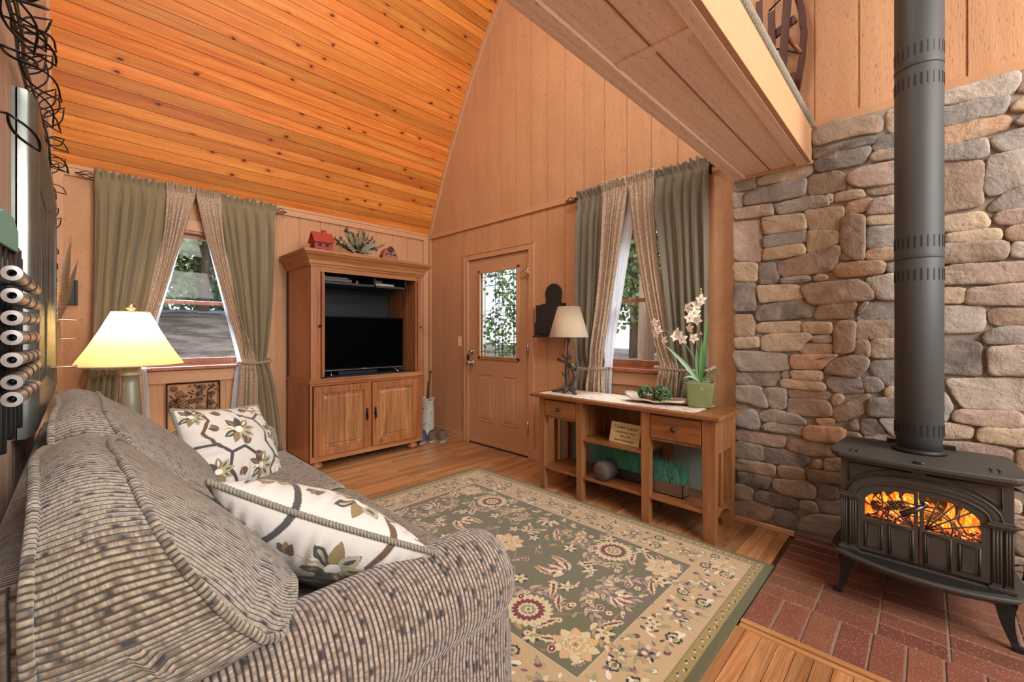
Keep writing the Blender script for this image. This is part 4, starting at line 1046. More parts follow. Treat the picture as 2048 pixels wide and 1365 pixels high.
for d_, x in ((d1, 1.898), (d2, 1.984)):
    mb = MB(); yy = AY0 - 0.026
    mb.prism([(x, 0.50), (x + 0.012, 0.485), (x + 0.008, 0.465), (x + 0.014, 0.45), (x + 0.012, 0.425), (x + 0.006, 0.41), (x + 0.009, 0.39), (x, 0.375), (x - 0.009, 0.39), (x - 0.006, 0.41), (x - 0.012, 0.425), (x - 0.014, 0.45), (x - 0.008, 0.465), (x - 0.012, 0.485)], yy, yy + 0.003, 'xz')
    mb.lathe((x, yy, 0.448), [(0.012, 0), (0.010, -0.006), (0.006, -0.012), (0.0001, -0.014)], 14, 'y')
    mb.tube([(x, yy - 0.012, 0.445), (x, yy - 0.014, 0.43), (x, yy - 0.012, 0.415)], [0.004, 0.006, 0.009], 8); mb.ball((x, yy - 0.011, 0.41), 0.011, 10)
    mb.build('drop_pull', M['iron'], d_)
for (x, y) in ((AX0 + 0.08, AY0 + 0.07), (AX1 - 0.085, AY0 + 0.07), (AX0 + 0.08, AY1 - 0.08), (AX1 - 0.085, AY1 - 0.08)):
    mb = MB(); mb.lathe((x, y, 0), [(0.03, 0), (0.05, 0.012), (0.056, 0.03), (0.048, 0.048), (0.034, 0.055), (0.04, 0.062), (0.044, 0.076)], 24); mb.build('bun_foot', M['oakh'], arm)

# television
tv = thing('television', 'black flat screen television standing inside the oak armoire', 'television', (1.95, 4.0, 0.806))
TX0, TX1, TZ0, TZ1 = 1.515, 2.385, 0.855, 1.365
mb = MB(); mb.box(TX0, TX1, 3.945, 3.985, TZ0, TZ1); mb.build('casing', plain('black_gloss', (0.004, 0.004, 0.0045, 1), 0.35, spec=0.2), tv, bevel=0.006)
mb = MB(); mb.box(TX0 + 0.012, TX1 - 0.012, 3.9435, 3.9452, TZ0 + 0.016, TZ1 - 0.012); mb.build('screen', plain('dark_screen', (0.0008, 0.0008, 0.001, 1), 0.4, spec=0.02), tv)
mb = MB(); mb.box(TX0, TX1, 3.940, 3.946, TZ0 - 0.002, TZ0 + 0.004); mb.box(TX0 + 0.41, TX0 + 0.46, 3.9405, 3.9445, TZ0 + 0.004, TZ0 + 0.009)
mb.build('trim_strip', plain('brushed_steel', (0.45, 0.45, 0.46, 1), 0.3, 1.0), tv)
for s in (0, 1):
    x = TX0 + 0.12 if s == 0 else TX1 - 0.12
    e = -1 if s == 0 else 1
    mb = MB(); mb.tube([(x, 3.965, TZ0), (x + e * 0.03, 3.88, 0.812)], 0.0055, 8); mb.tube([(x, 3.965, TZ0), (x + e * 0.03, 4.06, 0.812)], 0.0055, 8)
    mb.build('stand_leg', bpy.data.materials['brushed_steel'], tv)
def simple(name, label, cat, boxes, mat, group=None, bevel=0.002, parent=None):
    mb = MB()
    for b in boxes: mb.box(*b)
    b0 = boxes[0]
    o = mb.build(name, mat, parent, loc=((b0[0] + b0[1]) / 2, (b0[2] + b0[3]) / 2, b0[4]) if parent is None else None, bevel=bevel)
    if label: tag(o, label, cat, group)
    return o
simple('media_box', 'silver cable box on the shelf above the television, left end', 'electronics', [(1.54, 1.83, 3.95, 4.15, 1.69, 1.715)], plain('grey_box', (0.20, 0.20, 0.20, 1), 0.4))
simple('disc_case', 'pale flat case lying on top of the cable box above the television', 'case', [(1.545, 1.80, 3.96, 4.12, 1.716, 1.732)], plain('pale_case', (0.30, 0.28, 0.25, 1), 0.4))
simple('disc_case', 'pink spined case topmost of the pair on the right shelf above the television', 'case', [(2.055, 2.27, 3.93, 4.10, 1.692, 1.706)], plain('pink_case', (0.42, 0.20, 0.20, 1), 0.4))
simple('disc_case', 'white case lying under the pink case above the television', 'case', [(2.05, 2.265, 3.92, 4.10, 1.676, 1.6915)], plain('white_case', (0.65, 0.63, 0.60, 1), 0.4))
simple('box', 'small brown box standing on the pink case above the television', 'box', [(2.06, 2.15, 3.96, 4.08, 1.7065, 1.735)], plain('brown_card', (0.18, 0.12, 0.08, 1), 0.6))
simple('figurine', 'tiny red and white ornament beside the cable box above the television', 'figurine', [(1.86, 1.88, 3.92, 3.94, 1.676, 1.70), (1.864, 1.876, 3.924, 3.936, 1.70, 1.712)], plain('red_ornament', (0.5, 0.1, 0.08, 1), 0.5))
simple('streaming_box', 'flat black player box under the television', 'electronics', [(1.72, 2.12, 3.99, 4.2, 0.8065, 0.838)], bpy.data.materials['black_plastic'])

# on top of the armoire
def house(label):
    r_ = thing('toy_house', label, 'ornament', (1.57, 4.02, 1.925))
    red = plain('red_painted_tin', (0.33, 0.035, 0.022, 1), 0.5); dk = plain('window_black', (0.02, 0.012, 0.01, 1), 0.6)
    mb = MB(); x0, x1, y0, y1, z0, z1, zr = 1.49, 1.655, 3.96, 4.08, 1.925, 2.055, 2.13
    mb.prism([(x0, z0), (x1, z0), (x1, z1), (x0, z1)], y0, y1, 'xz'); mb.prism([(y0, z1), (y1, z1), ((y0 + y1) / 2, zr)], x0, x1, 'yz')
    w_ = mb.build('wall', red, r_)
    mb = MB(); ym = (y0 + y1) / 2
    mb.hexa([(x0 - 0.012, y0 - 0.02, z1 - 0.018), (x1 + 0.012, y0 - 0.02, z1 - 0.018), (x1 + 0.012, ym, zr + 0.004), (x0 - 0.012, ym, zr + 0.004), (x0 - 0.012, y0 - 0.02, z1 - 0.012), (x1 + 0.012, y0 - 0.02, z1 - 0.012), (x1 + 0.012, ym, zr + 0.010), (x0 - 0.012, ym, zr + 0.010)])
    mb.hexa([(x0 - 0.012, y1 + 0.02, z1 - 0.018), (x1 + 0.012, y1 + 0.02, z1 - 0.018), (x1 + 0.012, ym, zr + 0.004), (x0 - 0.012, ym, zr + 0.004), (x0 - 0.012, y1 + 0.02, z1 - 0.012), (x1 + 0.012, y1 + 0.02, z1 - 0.012), (x1 + 0.012, ym, zr + 0.010), (x0 - 0.012, ym, zr + 0.010)])
    mb.build('roof', plain('red_roof_tin', (0.38, 0.05, 0.03, 1), 0.5), r_)
    mb = MB(); mb.box(1.575, 1.612, 4.00, 4.035, 2.09, 2.162); mb.build('chimney', red, r_)
    for (x, z) in ((1.535, 2.01), (1.535, 1.96), (1.60, 2.01), (1.60, 1.96)):
        mb = MB(); mb.box(x - 0.016, x + 0.016, y0 - 0.001, y0 + 0.002, z - 0.012, z + 0.018); mb.box(x - 0.001, x + 0.001, y0 - 0.003, y0, z - 0.012, z + 0.018); mb.build('window', dk, w_)
    for b_ in ((4.0, 4.02, 1.99, 2.03), (4.03, 4.045, 1.94, 1.97)): mb = MB(); mb.box(x0 - 0.002, x0 + 0.001, *b_); mb.build('window', dk, w_)
house('red tin toy house with a chimney on top of the armoire')
def barn(label):
    r_ = thing('toy_barn', label, 'ornament', (2.26, 4.02, 1.925))
    red = plain('barn_red', (0.30, 0.055, 0.04, 1), 0.5); wh = plain('cream_slat', (0.60, 0.42, 0.36, 1), 0.5)
    pr = [(2.175, 1.925), (2.345, 1.925), (2.345, 2.01), (2.325, 2.055), (2.30, 2.083), (2.26, 2.10), (2.22, 2.083), (2.195, 2.055), (2.175, 2.01)]
    mb = MB(); mb.prism(pr, 3.985, 4.06, 'xz'); b_ = mb.build('wall', red, r_)
    mb = MB()
    for k in range(9):
        z = 1.938 + k * 0.014; w_ = 0.082 if z < 2.01 else 0.082 - (z - 2.01) * 0.55
        mb.box(2.26 - w_, 2.26 + w_, 3.982, 3.9855, z, z + 0.003)
    mb.build('slat', wh, b_)
    for x in (2.215, 2.26, 2.305):
        mb = MB(); mb.box(x - 0.012, x + 0.012, 3.979, 3.984, 2.012, 2.03); mb.build('window', plain('barn_window', (0.03, 0.015, 0.012, 1), 0.6), b_)
    for x in (2.235, 2.285):
        mb = MB(); a = 0.019
        mb.box(x - a, x - a + 0.004, 3.978, 3.983, 1.93, 1.985); mb.box(x + a - 0.004, x + a, 3.978, 3.983, 1.93, 1.985); mb.box(x - a, x + a, 3.978, 3.983, 1.981, 1.985)
        mb.hexa([(x - a, 3.979, 1.93), (x - a + 0.005, 3.979, 1.93), (x - a + 0.005, 3.983, 1.93), (x - a, 3.983, 1.93), (x + a - 0.005, 3.979, 1.985), (x + a, 3.979, 1.985), (x + a, 3.983, 1.985), (x + a - 0.005, 3.983, 1.985)])
        mb.build('barn_door', wh, b_)
    mb = MB(); mb.tube([(2.26 + 0.022 * math.cos(a), 3.975, 2.075 + 0.022 * math.sin(a)) for a in [q * PI / 8 for q in range(16)]], 0.008, 8, closed=True)
    rr = random.Random(3)
    for q in range(60):
        a = rr.uniform(0, 2 * PI); c = Vector((2.26 + 0.022 * math.cos(a), 3.975, 2.075 + 0.022 * math.sin(a))); d = Vector((rr.uniform(-1, 1), rr.uniform(-1, 0.2), rr.uniform(-1, 1))).normalized() * 0.016
        mb.tube([c, c + d], [0.002, 0.0004], 4)
    mb.build('wreath', plain('wreath_green', (0.02, 0.05, 0.025, 1), 0.7), r_)
barn('small red slatted toy barn with a wreath at the right end of the armoire top')

def leafmesh(mb, base, direc, up, L, W, curl=0.15, n=5, mi=0):
    d = Vector(direc).normalized(); u = Vector(up); s = d.cross(u)
    if s.length < 1e-4: s = d.cross(Vector((1, 0.3, 0.2)))
    s.normalize(); nn = s.cross(d).normalized(); b = Vector(base); P = []
    for i in range(n + 1):
        t = i / n; w = W * math.sin(PI * min(1, 0.06 + t * 0.94)) ** 0.8 * (1 - 0.25 * t); c = b + d * L * t - nn * curl * L * t * t
        P.append([c - s * w / 2 + nn * w * 0.15, c, c + s * w / 2 + nn * w * 0.15])
    mb.grid(P, mi=mi)
wr = random.Random(11)
gr = thing('greenery_arrangement', 'dark pine and pale leaf arrangement in the middle of the armoire top', 'artificial plant', (1.90, 4.0, 1.925))
mb = MB()
for k in range(26):
    a = wr.uniform(0, PI); e = wr.uniform(-0.3, 0.9)
    d = Vector((math.cos(a) * 1.1, wr.uniform(-0.7, 0.3), 0.25 + math.sin(a) * 0.9)).normalized(); L = wr.uniform(0.14, 0.26); b = Vector((1.90 + wr.uniform(-0.06, 0.06), 4.0, 1.99))
    tip = b + d * L; tip.z = max(tip.z, 1.94)
    mb.tube([b, tip], 0.003, 4)
    for q in range(60):
        t = 0.1 + 0.9 * q / 60; c = b.lerp(tip, t); nd = Vector((wr.uniform(-1, 1), wr.uniform(-1, 1), wr.uniform(-1, 1))).normalized() * 0.022 + d * 0.016
        leafmesh(mb, c, nd, (0, 0, 1), 0.038, 0.007, 0, 2)
mb.build('pine_sprig', plain('dark_needles', (0.035, 0.075, 0.04, 1), 0.6), gr, fixn=False)
mb = MB()
for (dx, dz, L, W) in ((-0.22, 0.20, 0.12, 0.055), (-0.13, 0.13, 0.13, 0.07), (-0.17, 0.05, 0.13, 0.06), (-0.05, 0.10, 0.14, 0.055), (0.02, 0.16, 0.13, 0.05), (-0.02, -0.01, 0.14, 0.06), (0.09, 0.04, 0.14, 0.06), (0.15, 0.07, 0.12, 0.05), (0.12, -0.02, 0.13, 0.05), (-0.1, -0.03, 0.12, 0.06), (0.05, -0.03, 0.1, 0.05)):
    b = Vector((1.90 + dx * 0.35, 3.95, 2.0 + max(0.0, dz) * 0.4)); d = Vector((dx, -0.10, dz * 0.9 + 0.03))
    leafmesh(mb, b, d, (0.1, -1, 0.3), L, W, 0.12, 7)
    
mb.build('broad_leaf', plain('sage_leaf', (0.24, 0.235, 0.15, 1), 0.55), gr, fixn=False)
for c0, r0 in (((1.86, 3.90, 1.985), 0.03), ((1.97, 3.90, 2.085), 0.035), ((2.0, 3.90, 1.95), 0.05)):
    mb = MB(); mb.tube([(c0[0] + r0 * math.cos(a) * (0.4 + a / 8), c0[1], max(1.93, c0[2] + r0 * math.sin(a) * (0.4 + a / 10))) for a in [q * 0.4 for q in range(18)]], 0.0022, 6); mb.build('curly_twig', plain('pale_twig', (0.50, 0.46, 0.36, 1), 0.6), gr)
for q in range(14):
    mb = MB(); mb.ball((1.90 + wr.uniform(-0.05, 0.17), 3.93 + wr.uniform(-0.02, 0.02), 1.96 + wr.uniform(0, 0.12)), 0.007, 8); mb.build('berry', plain('brown_berry', (0.12, 0.05, 0.03, 1), 0.5), gr)
# ------------------------------------------------------------ console table
M['mis'] = wood('mission_oak', (0.44, 0.195, 0.07, 1), (0.24, 0.09, 0.03, 1), 'z', rough=0.34, grain=0.7)
M['misy'] = wood('mission_oak_top', (0.38, 0.155, 0.055, 1), (0.20, 0.065, 0.022, 1), 'y', rough=0.25, grain=0.6)
con = thing('console_table', 'long oak mission style console table under the window with two drawers', 'console table', (2.70, 1.53, 0))
CX0, CX1 = 2.505, 2.86
mb = MB(); mb.box(2.475, 2.885, 0.98, 2.10, 0.708, 0.732)
mb.build('table_top', M['misy'], con, bevel=0.003)
for (a, b) in ((0.82, 0.9795), (2.1005, 2.235)):
    mb = MB(); mb.box(2.475, 2.90, a, b, 0.708, 0.732); mb.build('breadboard_end', M['misy'], con, bevel=0.004)
legs_y = [(0.848, 0.928), (1.246, 1.308), (1.754, 1.814), (2.106, 2.160)]
for i, (a, b) in enumerate(legs_y):
    c = (a + b) / 2; w0 = (b - a) / 2
    mb = MB(); mb.taper((CX0 + 0.027, c, 0), 0.022, w0 * 0.86, (CX0 + 0.027, c, 0.707), 0.027, w0); mb.build('leg', M['mis'], con, bevel=0.003)
    mb = MB(); mb.taper((CX1 - 0.027, c, 0), 0.022, w0 * 0.8, (CX1 - 0.027, c, 0.707), 0.027, w0 * 0.95); mb.build('leg', M['mis'], con, bevel=0.003)
parts('apron', [(CX0 + 0.01, CX0 + 0.03, 0.928, 1.246, 0.694, 0.707), (CX0 + 0.01, CX0 + 0.03, 0.928, 1.246, 0.532, 0.549), (CX0 + 0.01, CX0 + 0.03, 1.814, 2.106, 0.694, 0.707), (CX0 + 0.01, CX0 + 0.03, 1.814, 2.106, 0.555, 0.571),
    (CX1 - 0.03, CX1 - 0.012, 0.9, 2.12, 0.45, 0.707), (CX0 + 0.03, CX1 - 0.03, 0.862, 0.882, 0.50, 0.707), (CX0 + 0.03, CX1 - 0.03, 2.125, 2.145, 0.56, 0.707),
    (CX0 + 0.03, CX1 - 0.03, 1.262, 1.282, 0.45, 0.707), (CX0 + 0.03, CX1 - 0.03, 1.776, 1.796, 0.45, 0.707)], M['mis'], con)
parts('drawer_bottom', [(CX0 + 0.03, CX1 - 0.03, 0.882, 1.262, 0.532, 0.542), (CX0 + 0.03, CX1 - 0.03, 1.796, 2.125, 0.555, 0.565)], M['mis'], con)
for (a, b, z0, z1) in ((0.932, 1.242, 0.551, 0.692), (1.818, 2.102, 0.573, 0.692)):
    mb = MB(); mb.box(CX0 - 0.001, CX0 + 0.02, a, b, z0, z1); dr = mb.build('drawer', M['misy'], con, bevel=0.004)
    mb = MB(); mb.lathe((CX0 - 0.001, (a + b) / 2, (z0 + z1) / 2), [(0.006, 0.0), (0.006, -0.010), (0.015, -0.014), (0.0165, -0.022), (0.010, -0.029), (0.0001, -0.031)], 20, 'x')
    mb.build('knob', plain('bronze_knob', (0.06, 0.05, 0.045, 1), 0.32, 0.8), dr)
mb = MB(); mb.box(CX0 + 0.006, CX1 - 0.03, 1.282, 1.776, 0.430, 0.449); mb.build('shelf', M['misy'], con, bevel=0.003)
mb = MB(); mb.box(CX0 + 0.008, CX1 - 0.02, 0.88, 2.135, 0.158, 0.176); mb.build('shelf', M['misy'], con, bevel=0.003)
parts('side_slat', [(2.66, 2.70, 0.87, 0.884, 0.176, 0.50), (2.66, 2.70, 2.128, 2.14, 0.176, 0.56)], M['mis'], con)
for yy in (0.866, 2.126):   # arched lower side rail
    mb = MB(); pr = [(CX0 + 0.045, 0.175), (CX0 + 0.045, 0.10)] + [(lerp(CX0 + 0.045, CX1 - 0.045, t / 8), 0.10 + 0.05 * math.sin(PI * t / 8)) for t in range(1, 8)] + [(CX1 - 0.045, 0.10), (CX1 - 0.045, 0.175)]
    mb.prism(pr, yy, yy + 0.018, 'xz'); mb.build('side_rail', M['mis'], con)

# runner cloth with raised slub
m = Mt('cream_slub_cloth'); n1 = m.noise(m.coord('Object', scale=(60, 14, 60)), 1.0, 3, 0.7); n2 = m.noise(m.coord('Object'), 220, 2)
m.set(color=m.mix(m.ramp(n1, [(0.38, (1, 1, 1)), (0.52, (0, 0, 0))]), (0.68, 0.60, 0.50, 1), (0.36, 0.26, 0.19, 1)), rough=0.9); m.bump(n1, 0.6, 0.004); M['runner'] = m.m
mb = MB(); P = []
rr = random.Random(5)
for i in range(81):
    y = lerp(0.975, 2.19, i / 80); row = []
    for j in range(25):
        x = lerp(2.53, 2.88, j / 24); e = 1 if (i in (0, 80) or j in (0, 24)) else 0
        row.append((x + e * rr.uniform(-0.003, 0.003), y + e * rr.uniform(-0.004, 0.004), 0.7345 + (rr.uniform(0, 0.0012) if not e else -0.002)))
    P.append(row)
mb.grid(P); mb.grid([[(x, y, 0.7325) for (x, y, z) in r_] for r_ in P])
tag(mb.build('table_runner', M['runner'], None, loc=(2.7, 1.58, 0.7325), fixn=False), 'cream woven runner cloth lying along the console table top', 'table runner')

# branch lamp
lb = thing('table_lamp', 'unlit branch shaped table lamp with beige shade on the console table', 'lamp', (2.68, 2.005, 0.735))
LX, LY, LZ = 2.68, 2.005, 0.735
brz = Mt('branch_bronze'); n1 = brz.noise(brz.coord('Object', scale=(60, 60, 18)), 1.0, 4)
brz.set(color=brz.mix(n1, (0.03, 0.02, 0.016, 1), (0.13, 0.095, 0.08, 1)), rough=0.45, metal=0.4); brz.bump(n1, 0.8, 0.006)
mb = MB()
def br(pts, r): mb.tube([(LX + a, LY + b, LZ + c) for a, b, c in pts], r, 10)
br([(0, 0.0, 0.43), (0.0, 0.004, 0.36), (0.0, 0.0, 0.29), (0.003, 0.008, 0.24), (0.0, 0.018, 0.18), (0.0, 0.016, 0.12), (0.0, 0.008, 0.07), (0, 0, 0.04)], [0.010, 0.012, 0.015, 0.018, 0.018, 0.017, 0.018, 0.022])
br([(0.003, 0.008, 0.24), (0, -0.03, 0.20), (0, -0.055, 0.16), (0, -0.058, 0.12), (0, -0.035, 0.075), (0, -0.01, 0.045)], [0.012, 0.014, 0.014, 0.014, 0.015, 0.018])
for e in ([(0, 0.0, 0.05), (-0.03, 0.04, 0.03), (-0.05, 0.085, 0.012), (-0.055, 0.12, 0.009)], [(0, -0.01, 0.05), (-0.03, -0.045, 0.035), (-0.05, -0.085, 0.014), (-0.055, -0.115, 0.009)], [(0, 0, 0.05), (0.05, 0.0, 0.03), (0.09, 0.01, 0.01)], [(0, -0.02, 0.05), (-0.04, -0.01, 0.03), (-0.07, 0.0, 0.01)]):
    br(e, [0.020, 0.016, 0.012, 0.007][:len(e)])
br([(0, 0.008, 0.26), (-0.004, 0.04, 0.275), (-0.004, 0.062, 0.30)], [0.010, 0.009, 0.006])
br([(0, 0.008, 0.24), (-0.01, 0.05, 0.245), (-0.01, 0.10, 0.262)], [0.012, 0.011, 0.010])
br([(0, -0.05, 0.17), (0, -0.075, 0.20), (-0.01, -0.085, 0.235)], [0.011, 0.009, 0.007])
br([(0, -0.058, 0.13), (0, -0.08, 0.14)], [0.010, 0.007])
br([(0, 0.016, 0.12), (-0.01, 0.045, 0.14), (-0.02, 0.052, 0.165)], [0.011, 0.009, 0.006])
br([(0, -0.01, 0.27), (-0.005, -0.03, 0.29)], [0.010, 0.007])
mb.lathe((LX, LY, LZ), [(0.006, 0.40), (0.014, 0.42), (0.014, 0.46), (0.004, 0.48), (0.004, 0.66), (0.008, 0.665), (0.008, 0.68), (0.0001, 0.69)], 14)
mb.build('branch_base', brz.m, lb)
shm = Mt('linen_shade'); n1 = shm.noise(shm.coord('Object', scale=(1, 1, 1)), 260, 2)
shm.set(color=shm.mix(n1, (0.60, 0.48, 0.33, 1), (0.70, 0.58, 0.42, 1)), rough=0.85)
tr = shm.n('BsdfTranslucent'); tr.inputs[0].default_value = (0.6, 0.42, 0.25, 1); mx = shm.n('MixShader'); mx.inputs[0].default_value = 0.3
shm.l(shm.b.outputs[0], mx.inputs[1]); shm.l(tr.outputs[0], mx.inputs[2]); shm.l(mx.outputs[0], shm.N['Material Output'].inputs[0])
mb = MB(); mb.lathe((LX, LY, LZ), [(0.153, 0.436), (0.154, 0.440), (0.086, 0.675), (0.085, 0.672), (0.152, 0.436)], 44, cap=False)
mb.build('lamp_shade', shm.m, lb)
mb = MB(); 
for a in (0, PI * 2 / 3, PI * 4 / 3): mb.tube([(LX, LY, LZ + 0.665), (LX + 0.085 * math.cos(a), LY + 0.085 * math.sin(a), LZ + 0.665)], 0.0018, 6)
mb.build('shade_ring', M['iron'], lb)

# tray with moss balls and nest
tm = Mt('driftwood_tray'); n1 = tm.noise(tm.coord('Object', scale=(20, 70, 40)), 1.0, 4); tm.set(color=tm.mix(n1, (0.62, 0.50, 0.38, 1), (0.40, 0.28, 0.19, 1)), rough=0.6); tm.bump(n1, 0.3, 0.003)
mb = MB(); P = []; Q = []
TC = (2.71, 1.30)
for i in range(33):
    u = -1 + 2 * i / 32; row = []; row2 = []
    hw = 0.098 * (1 - abs(u) ** 3.5) ** 0.55 + 0.004
    for j in range(13):
        v = -1 + 2 * j / 12
        z = 0.740 + 0.016 * v * v + 0.042 * max(0, abs(u) - 0.35) ** 1.6 * (1.5 if u > 0 else 0.7) + 0.004 * math.sin(u * 9)
        row.append((TC[0] + v * hw - 0.02 * u, TC[1] + u * 0.215, z)); row2.append((TC[0] + v * hw * 0.97 - 0.02 * u, TC[1] + u * 0.211, z + 0.009))
    P.append(row); Q.append(row2)
mb.grid(P); mb.grid(Q)
for a, b in zip(P[:-1], P[1:]): pass
bd = [r_[0] for r_ in P] + P[-1][1:] + [r_[-1] for r_ in P[::-1]][1:] + P[0][::-1][1:-1]
bd2 = [r_[0] for r_ in Q] + Q[-1][1:] + [r_[-1] for r_ in Q[::-1]][1:] + Q[0][::-1][1:-1]
mb.grid([bd + [bd[0]], bd2 + [bd2[0]]])
tag(mb.build('wooden_tray', tm.m, None, loc=(TC[0], TC[1], 0.737)), 'leaf shaped driftwood tray holding moss balls on the console table', 'tray')
mossg = Mt('moss_green'); n1 = mossg.noise(mossg.coord('Object'), 55, 4); mossg.set(color=mossg.mix(mossg.ramp(n1, [(0.35, (0, 0, 0)), (0.65, (1, 1, 1))]), (0.08, 0.17, 0.10, 1), (0.30, 0.42, 0.20, 1)), rough=0.9)
def mossball(c, r, label, n=900, seed=1):
    q = random.Random(seed); mb = MB(); mb.ball(c, r * 0.82, 16)
    for k in range(n):
        d = Vector((q.gauss(0, 1), q.gauss(0, 1), q.gauss(0, 1))).normalized(); b = Vector(c) + d * r * 0.75
        e = (d + Vector((q.uniform(-1, 1), q.uniform(-1, 1), q.uniform(-1, 1))) * 0.6).normalized()
        L = r * q.uniform(0.2, 0.38); s = e.cross(Vector((q.uniform(-1, 1), q.uniform(-1, 1), 1))).normalized() * r * 0.07
        t = b + e * L
        if t.z < c[2] - r * 0.93: continue
        mb.add([b - s, b + s, t + s * 1.6, t + e * L * 0.3, t - s * 1.6], [(0, 1, 2, 3, 4)], smooth=False)
    tag(mb.build('moss_ball', mossg.m, None, loc=(c[0], c[1], c[2] - r), fixn=False), label, 'moss ball', 'moss balls on the wooden tray')
mossball((2.70, 1.375, 0.797), 0.046, 'green moss ball at the left end of the driftwood tray', seed=1)
mossball((2.66, 1.225, 0.793), 0.048, 'green moss ball nearest the green ceramic pot', seed=2)
mossball((2.755, 1.285, 0.803), 0.046, 'green moss ball standing behind the bird nest', seed=3)
ns_ = thing('bird_nest', 'small twig nest between the moss balls on the tray', 'nest', (2.645, 1.315, 0.75))
q = random.Random(9); mb = MB()
for k in range(240):
    a = q.uniform(0, 2 * PI); b = a + q.uniform(0.3, 1.2); r1 = q.uniform(0.022, 0.038); r2 = q.uniform(0.022, 0.038); z1, z2 = q.uniform(0.756, 0.80), q.uniform(0.756, 0.80)
    tl = lambda r_, a_, z_: (2.645 + r_ * math.cos(a_) - (z_ - 0.78) * 0.2, 1.315 + r_ * math.sin(a_), z_)
    mb.tube([tl(r1, a, z1), tl(max(r1, r2), (a + b) / 2, (z1 + z2) / 2), tl(r2, b, z2)], 0.0012, 3)
mb.lathe((2.645, 1.315, 0.756), [(0.02, 0), (0.032, 0.012), (0.034, 0.03), (0.027, 0.026), (0.012, 0.014), (0.0001, 0.012)], 16)
mb.build('twig_ring', plain('nest_twig', (0.17, 0.11, 0.07, 1), 0.8), ns_, fixn=False)
for (dx, dy) in ((0.006, 0.01), (0.0, -0.012)):
    mb = MB(); mb.ball((2.640 + dx, 1.315 + dy, 0.788), 0.010, 12, 1.25); mb.build('egg', plain('pale_egg', (0.60, 0.62, 0.58, 1), 0.5), ns_)

# square green pot with orchid
pot = thing('flower_pot', 'square glazed green pot holding the white orchid', 'pot', (2.775, 1.035, 0.735))
PX, PY = 2.765, 1.035
pa = R(20)
gm = Mt('green_glaze'); n1 = gm.noise(gm.coord('Object'), 35, 3); gm.set(color=gm.mix(gm.ramp(n1, [(0.62, (0, 0, 0)), (0.75, (1, 1, 1))]), (0.20, 0.235, 0.10, 1), (0.42, 0.46, 0.26, 1)), rough=0.22)
mb = MB()
def sq(w, z, c=0.012):
    pts = []
    for k in range(4):
        for dk in (-1, 0, 1):
            a = R(45 + 90 * k); cx, cy = math.cos(a) * math.sqrt(2) * (w - c), math.sin(a) * math.sqrt(2) * (w - c)
            b = a + R(40) * dk; x, y = cx + c * 1.3 * math.cos(b), cy + c * 1.3 * math.sin(b)
            pts.append((PX + x * math.cos(pa) - y * math.sin(pa), PY + x * math.sin(pa) + y * math.cos(pa), z))
    return pts
L = [sq(0.062, 0.737), sq(0.066, 0.745), sq(0.081, 0.887), sq(0.082, 0.893), sq(0.075, 0.893), sq(0.073, 0.88)]
vs = [v for l in L for v in l]; n = 12; fs = [tuple(range(11, -1, -1))]
for r_ in range(5):
    for i in range(n): fs.append((r_ * n + i, r_ * n + (i + 1) % n, (r_ + 1) * n + (i + 1) % n, (r_ + 1) * n + i))
mb.add(vs, fs, smooth=True); mb.build('pot_body', gm.m, pot)
mb = MB(); mb.add(sq(0.074, 0.880), [tuple(range(12))]); mb.build('soil', mossg.m, pot)
orc = thing('orchid_plant', 'white orchid with two arching flower stems in the green pot', 'plant', (PX, PY, 0.887))
lf = plain('orchid_leaf', (0.12, 0.27, 0.10, 1), 0.4, spec=0.5); lf2 = plain('orchid_leaf_pale', (0.27, 0.42, 0.25, 1), 0.45)
def blade(base, ctrl, tip, W, mat):
    mb = MB(); P = []; b, c, t = Vector(base), Vector(ctrl), Vector(tip)
    for i in range(15):
        s = i / 14; p = b * (1 - s) ** 2 + c * 2 * s * (1 - s) + t * s * s; dd = ((c - b) * (1 - s) + (t - c) * s).normalized()
        sd = dd.cross(Vector((-0.8, -0.25, 0.3))).normalized(); w = W * (0.35 + 0.65 * math.sin(PI * min(1, s * 0.9 + 0.12))) * (1 - s ** 6)
        nn = sd.cross(dd)
        P.append([p - sd * w + nn * w * 0.5, p, p + sd * w + nn * w * 0.5])
    mb.grid(P); mb.build('leaf', mat, orc, fixn=False)
blade((PX, PY + 0.005, 0.885), (PX - 0.06, PY + 0.05, 1.0), (PX - 0.09, PY + 0.20, 1.135), 0.013, lf2)
blade((PX, PY - 0.005, 0.885), (PX + 0.01, PY - 0.03, 1.10), (PX + 0.0, PY - 0.055, 1.335), 0.015, lf)
blade((PX, PY, 0.885), (PX - 0.02, PY + 0.01, 1.0), (PX - 0.015, PY + 0.012, 1.13), 0.014, lf)
blade((PX, PY, 0.885), (PX - 0.01, PY - 0.02, 1.0), (PX - 0.02, PY - 0.02, 1.19), 0.012, lf)
blade((PX, PY, 0.885), (PX, PY - 0.07, 0.97), (PX - 0.02, PY - 0.15, 0.945), 0.008, lf)
blade((PX, PY, 0.885), (PX - 0.04, PY + 0.03, 0.95), (PX - 0.07, PY + 0.08, 0.91), 0.008, lf2)
stem = plain('orchid_stem', (0.22, 0.24, 0.10, 1), 0.5)
S1 = [(PX, PY, 0.885), (PX - 0.01, PY + 0.02, 1.05), (PX - 0.01, PY + 0.012, 1.2), (PX - 0.01, PY - 0.005, 1.35), (PX - 0.01, PY - 0.012, 1.47)]
S2 = [(PX, PY + 0.01, 0.885), (PX - 0.02, PY + 0.03, 1.05), (PX - 0.03, PY + 0.10, 1.16), (PX - 0.05, PY + 0.19, 1.21), (PX - 0.07, PY + 0.26, 1.25)]
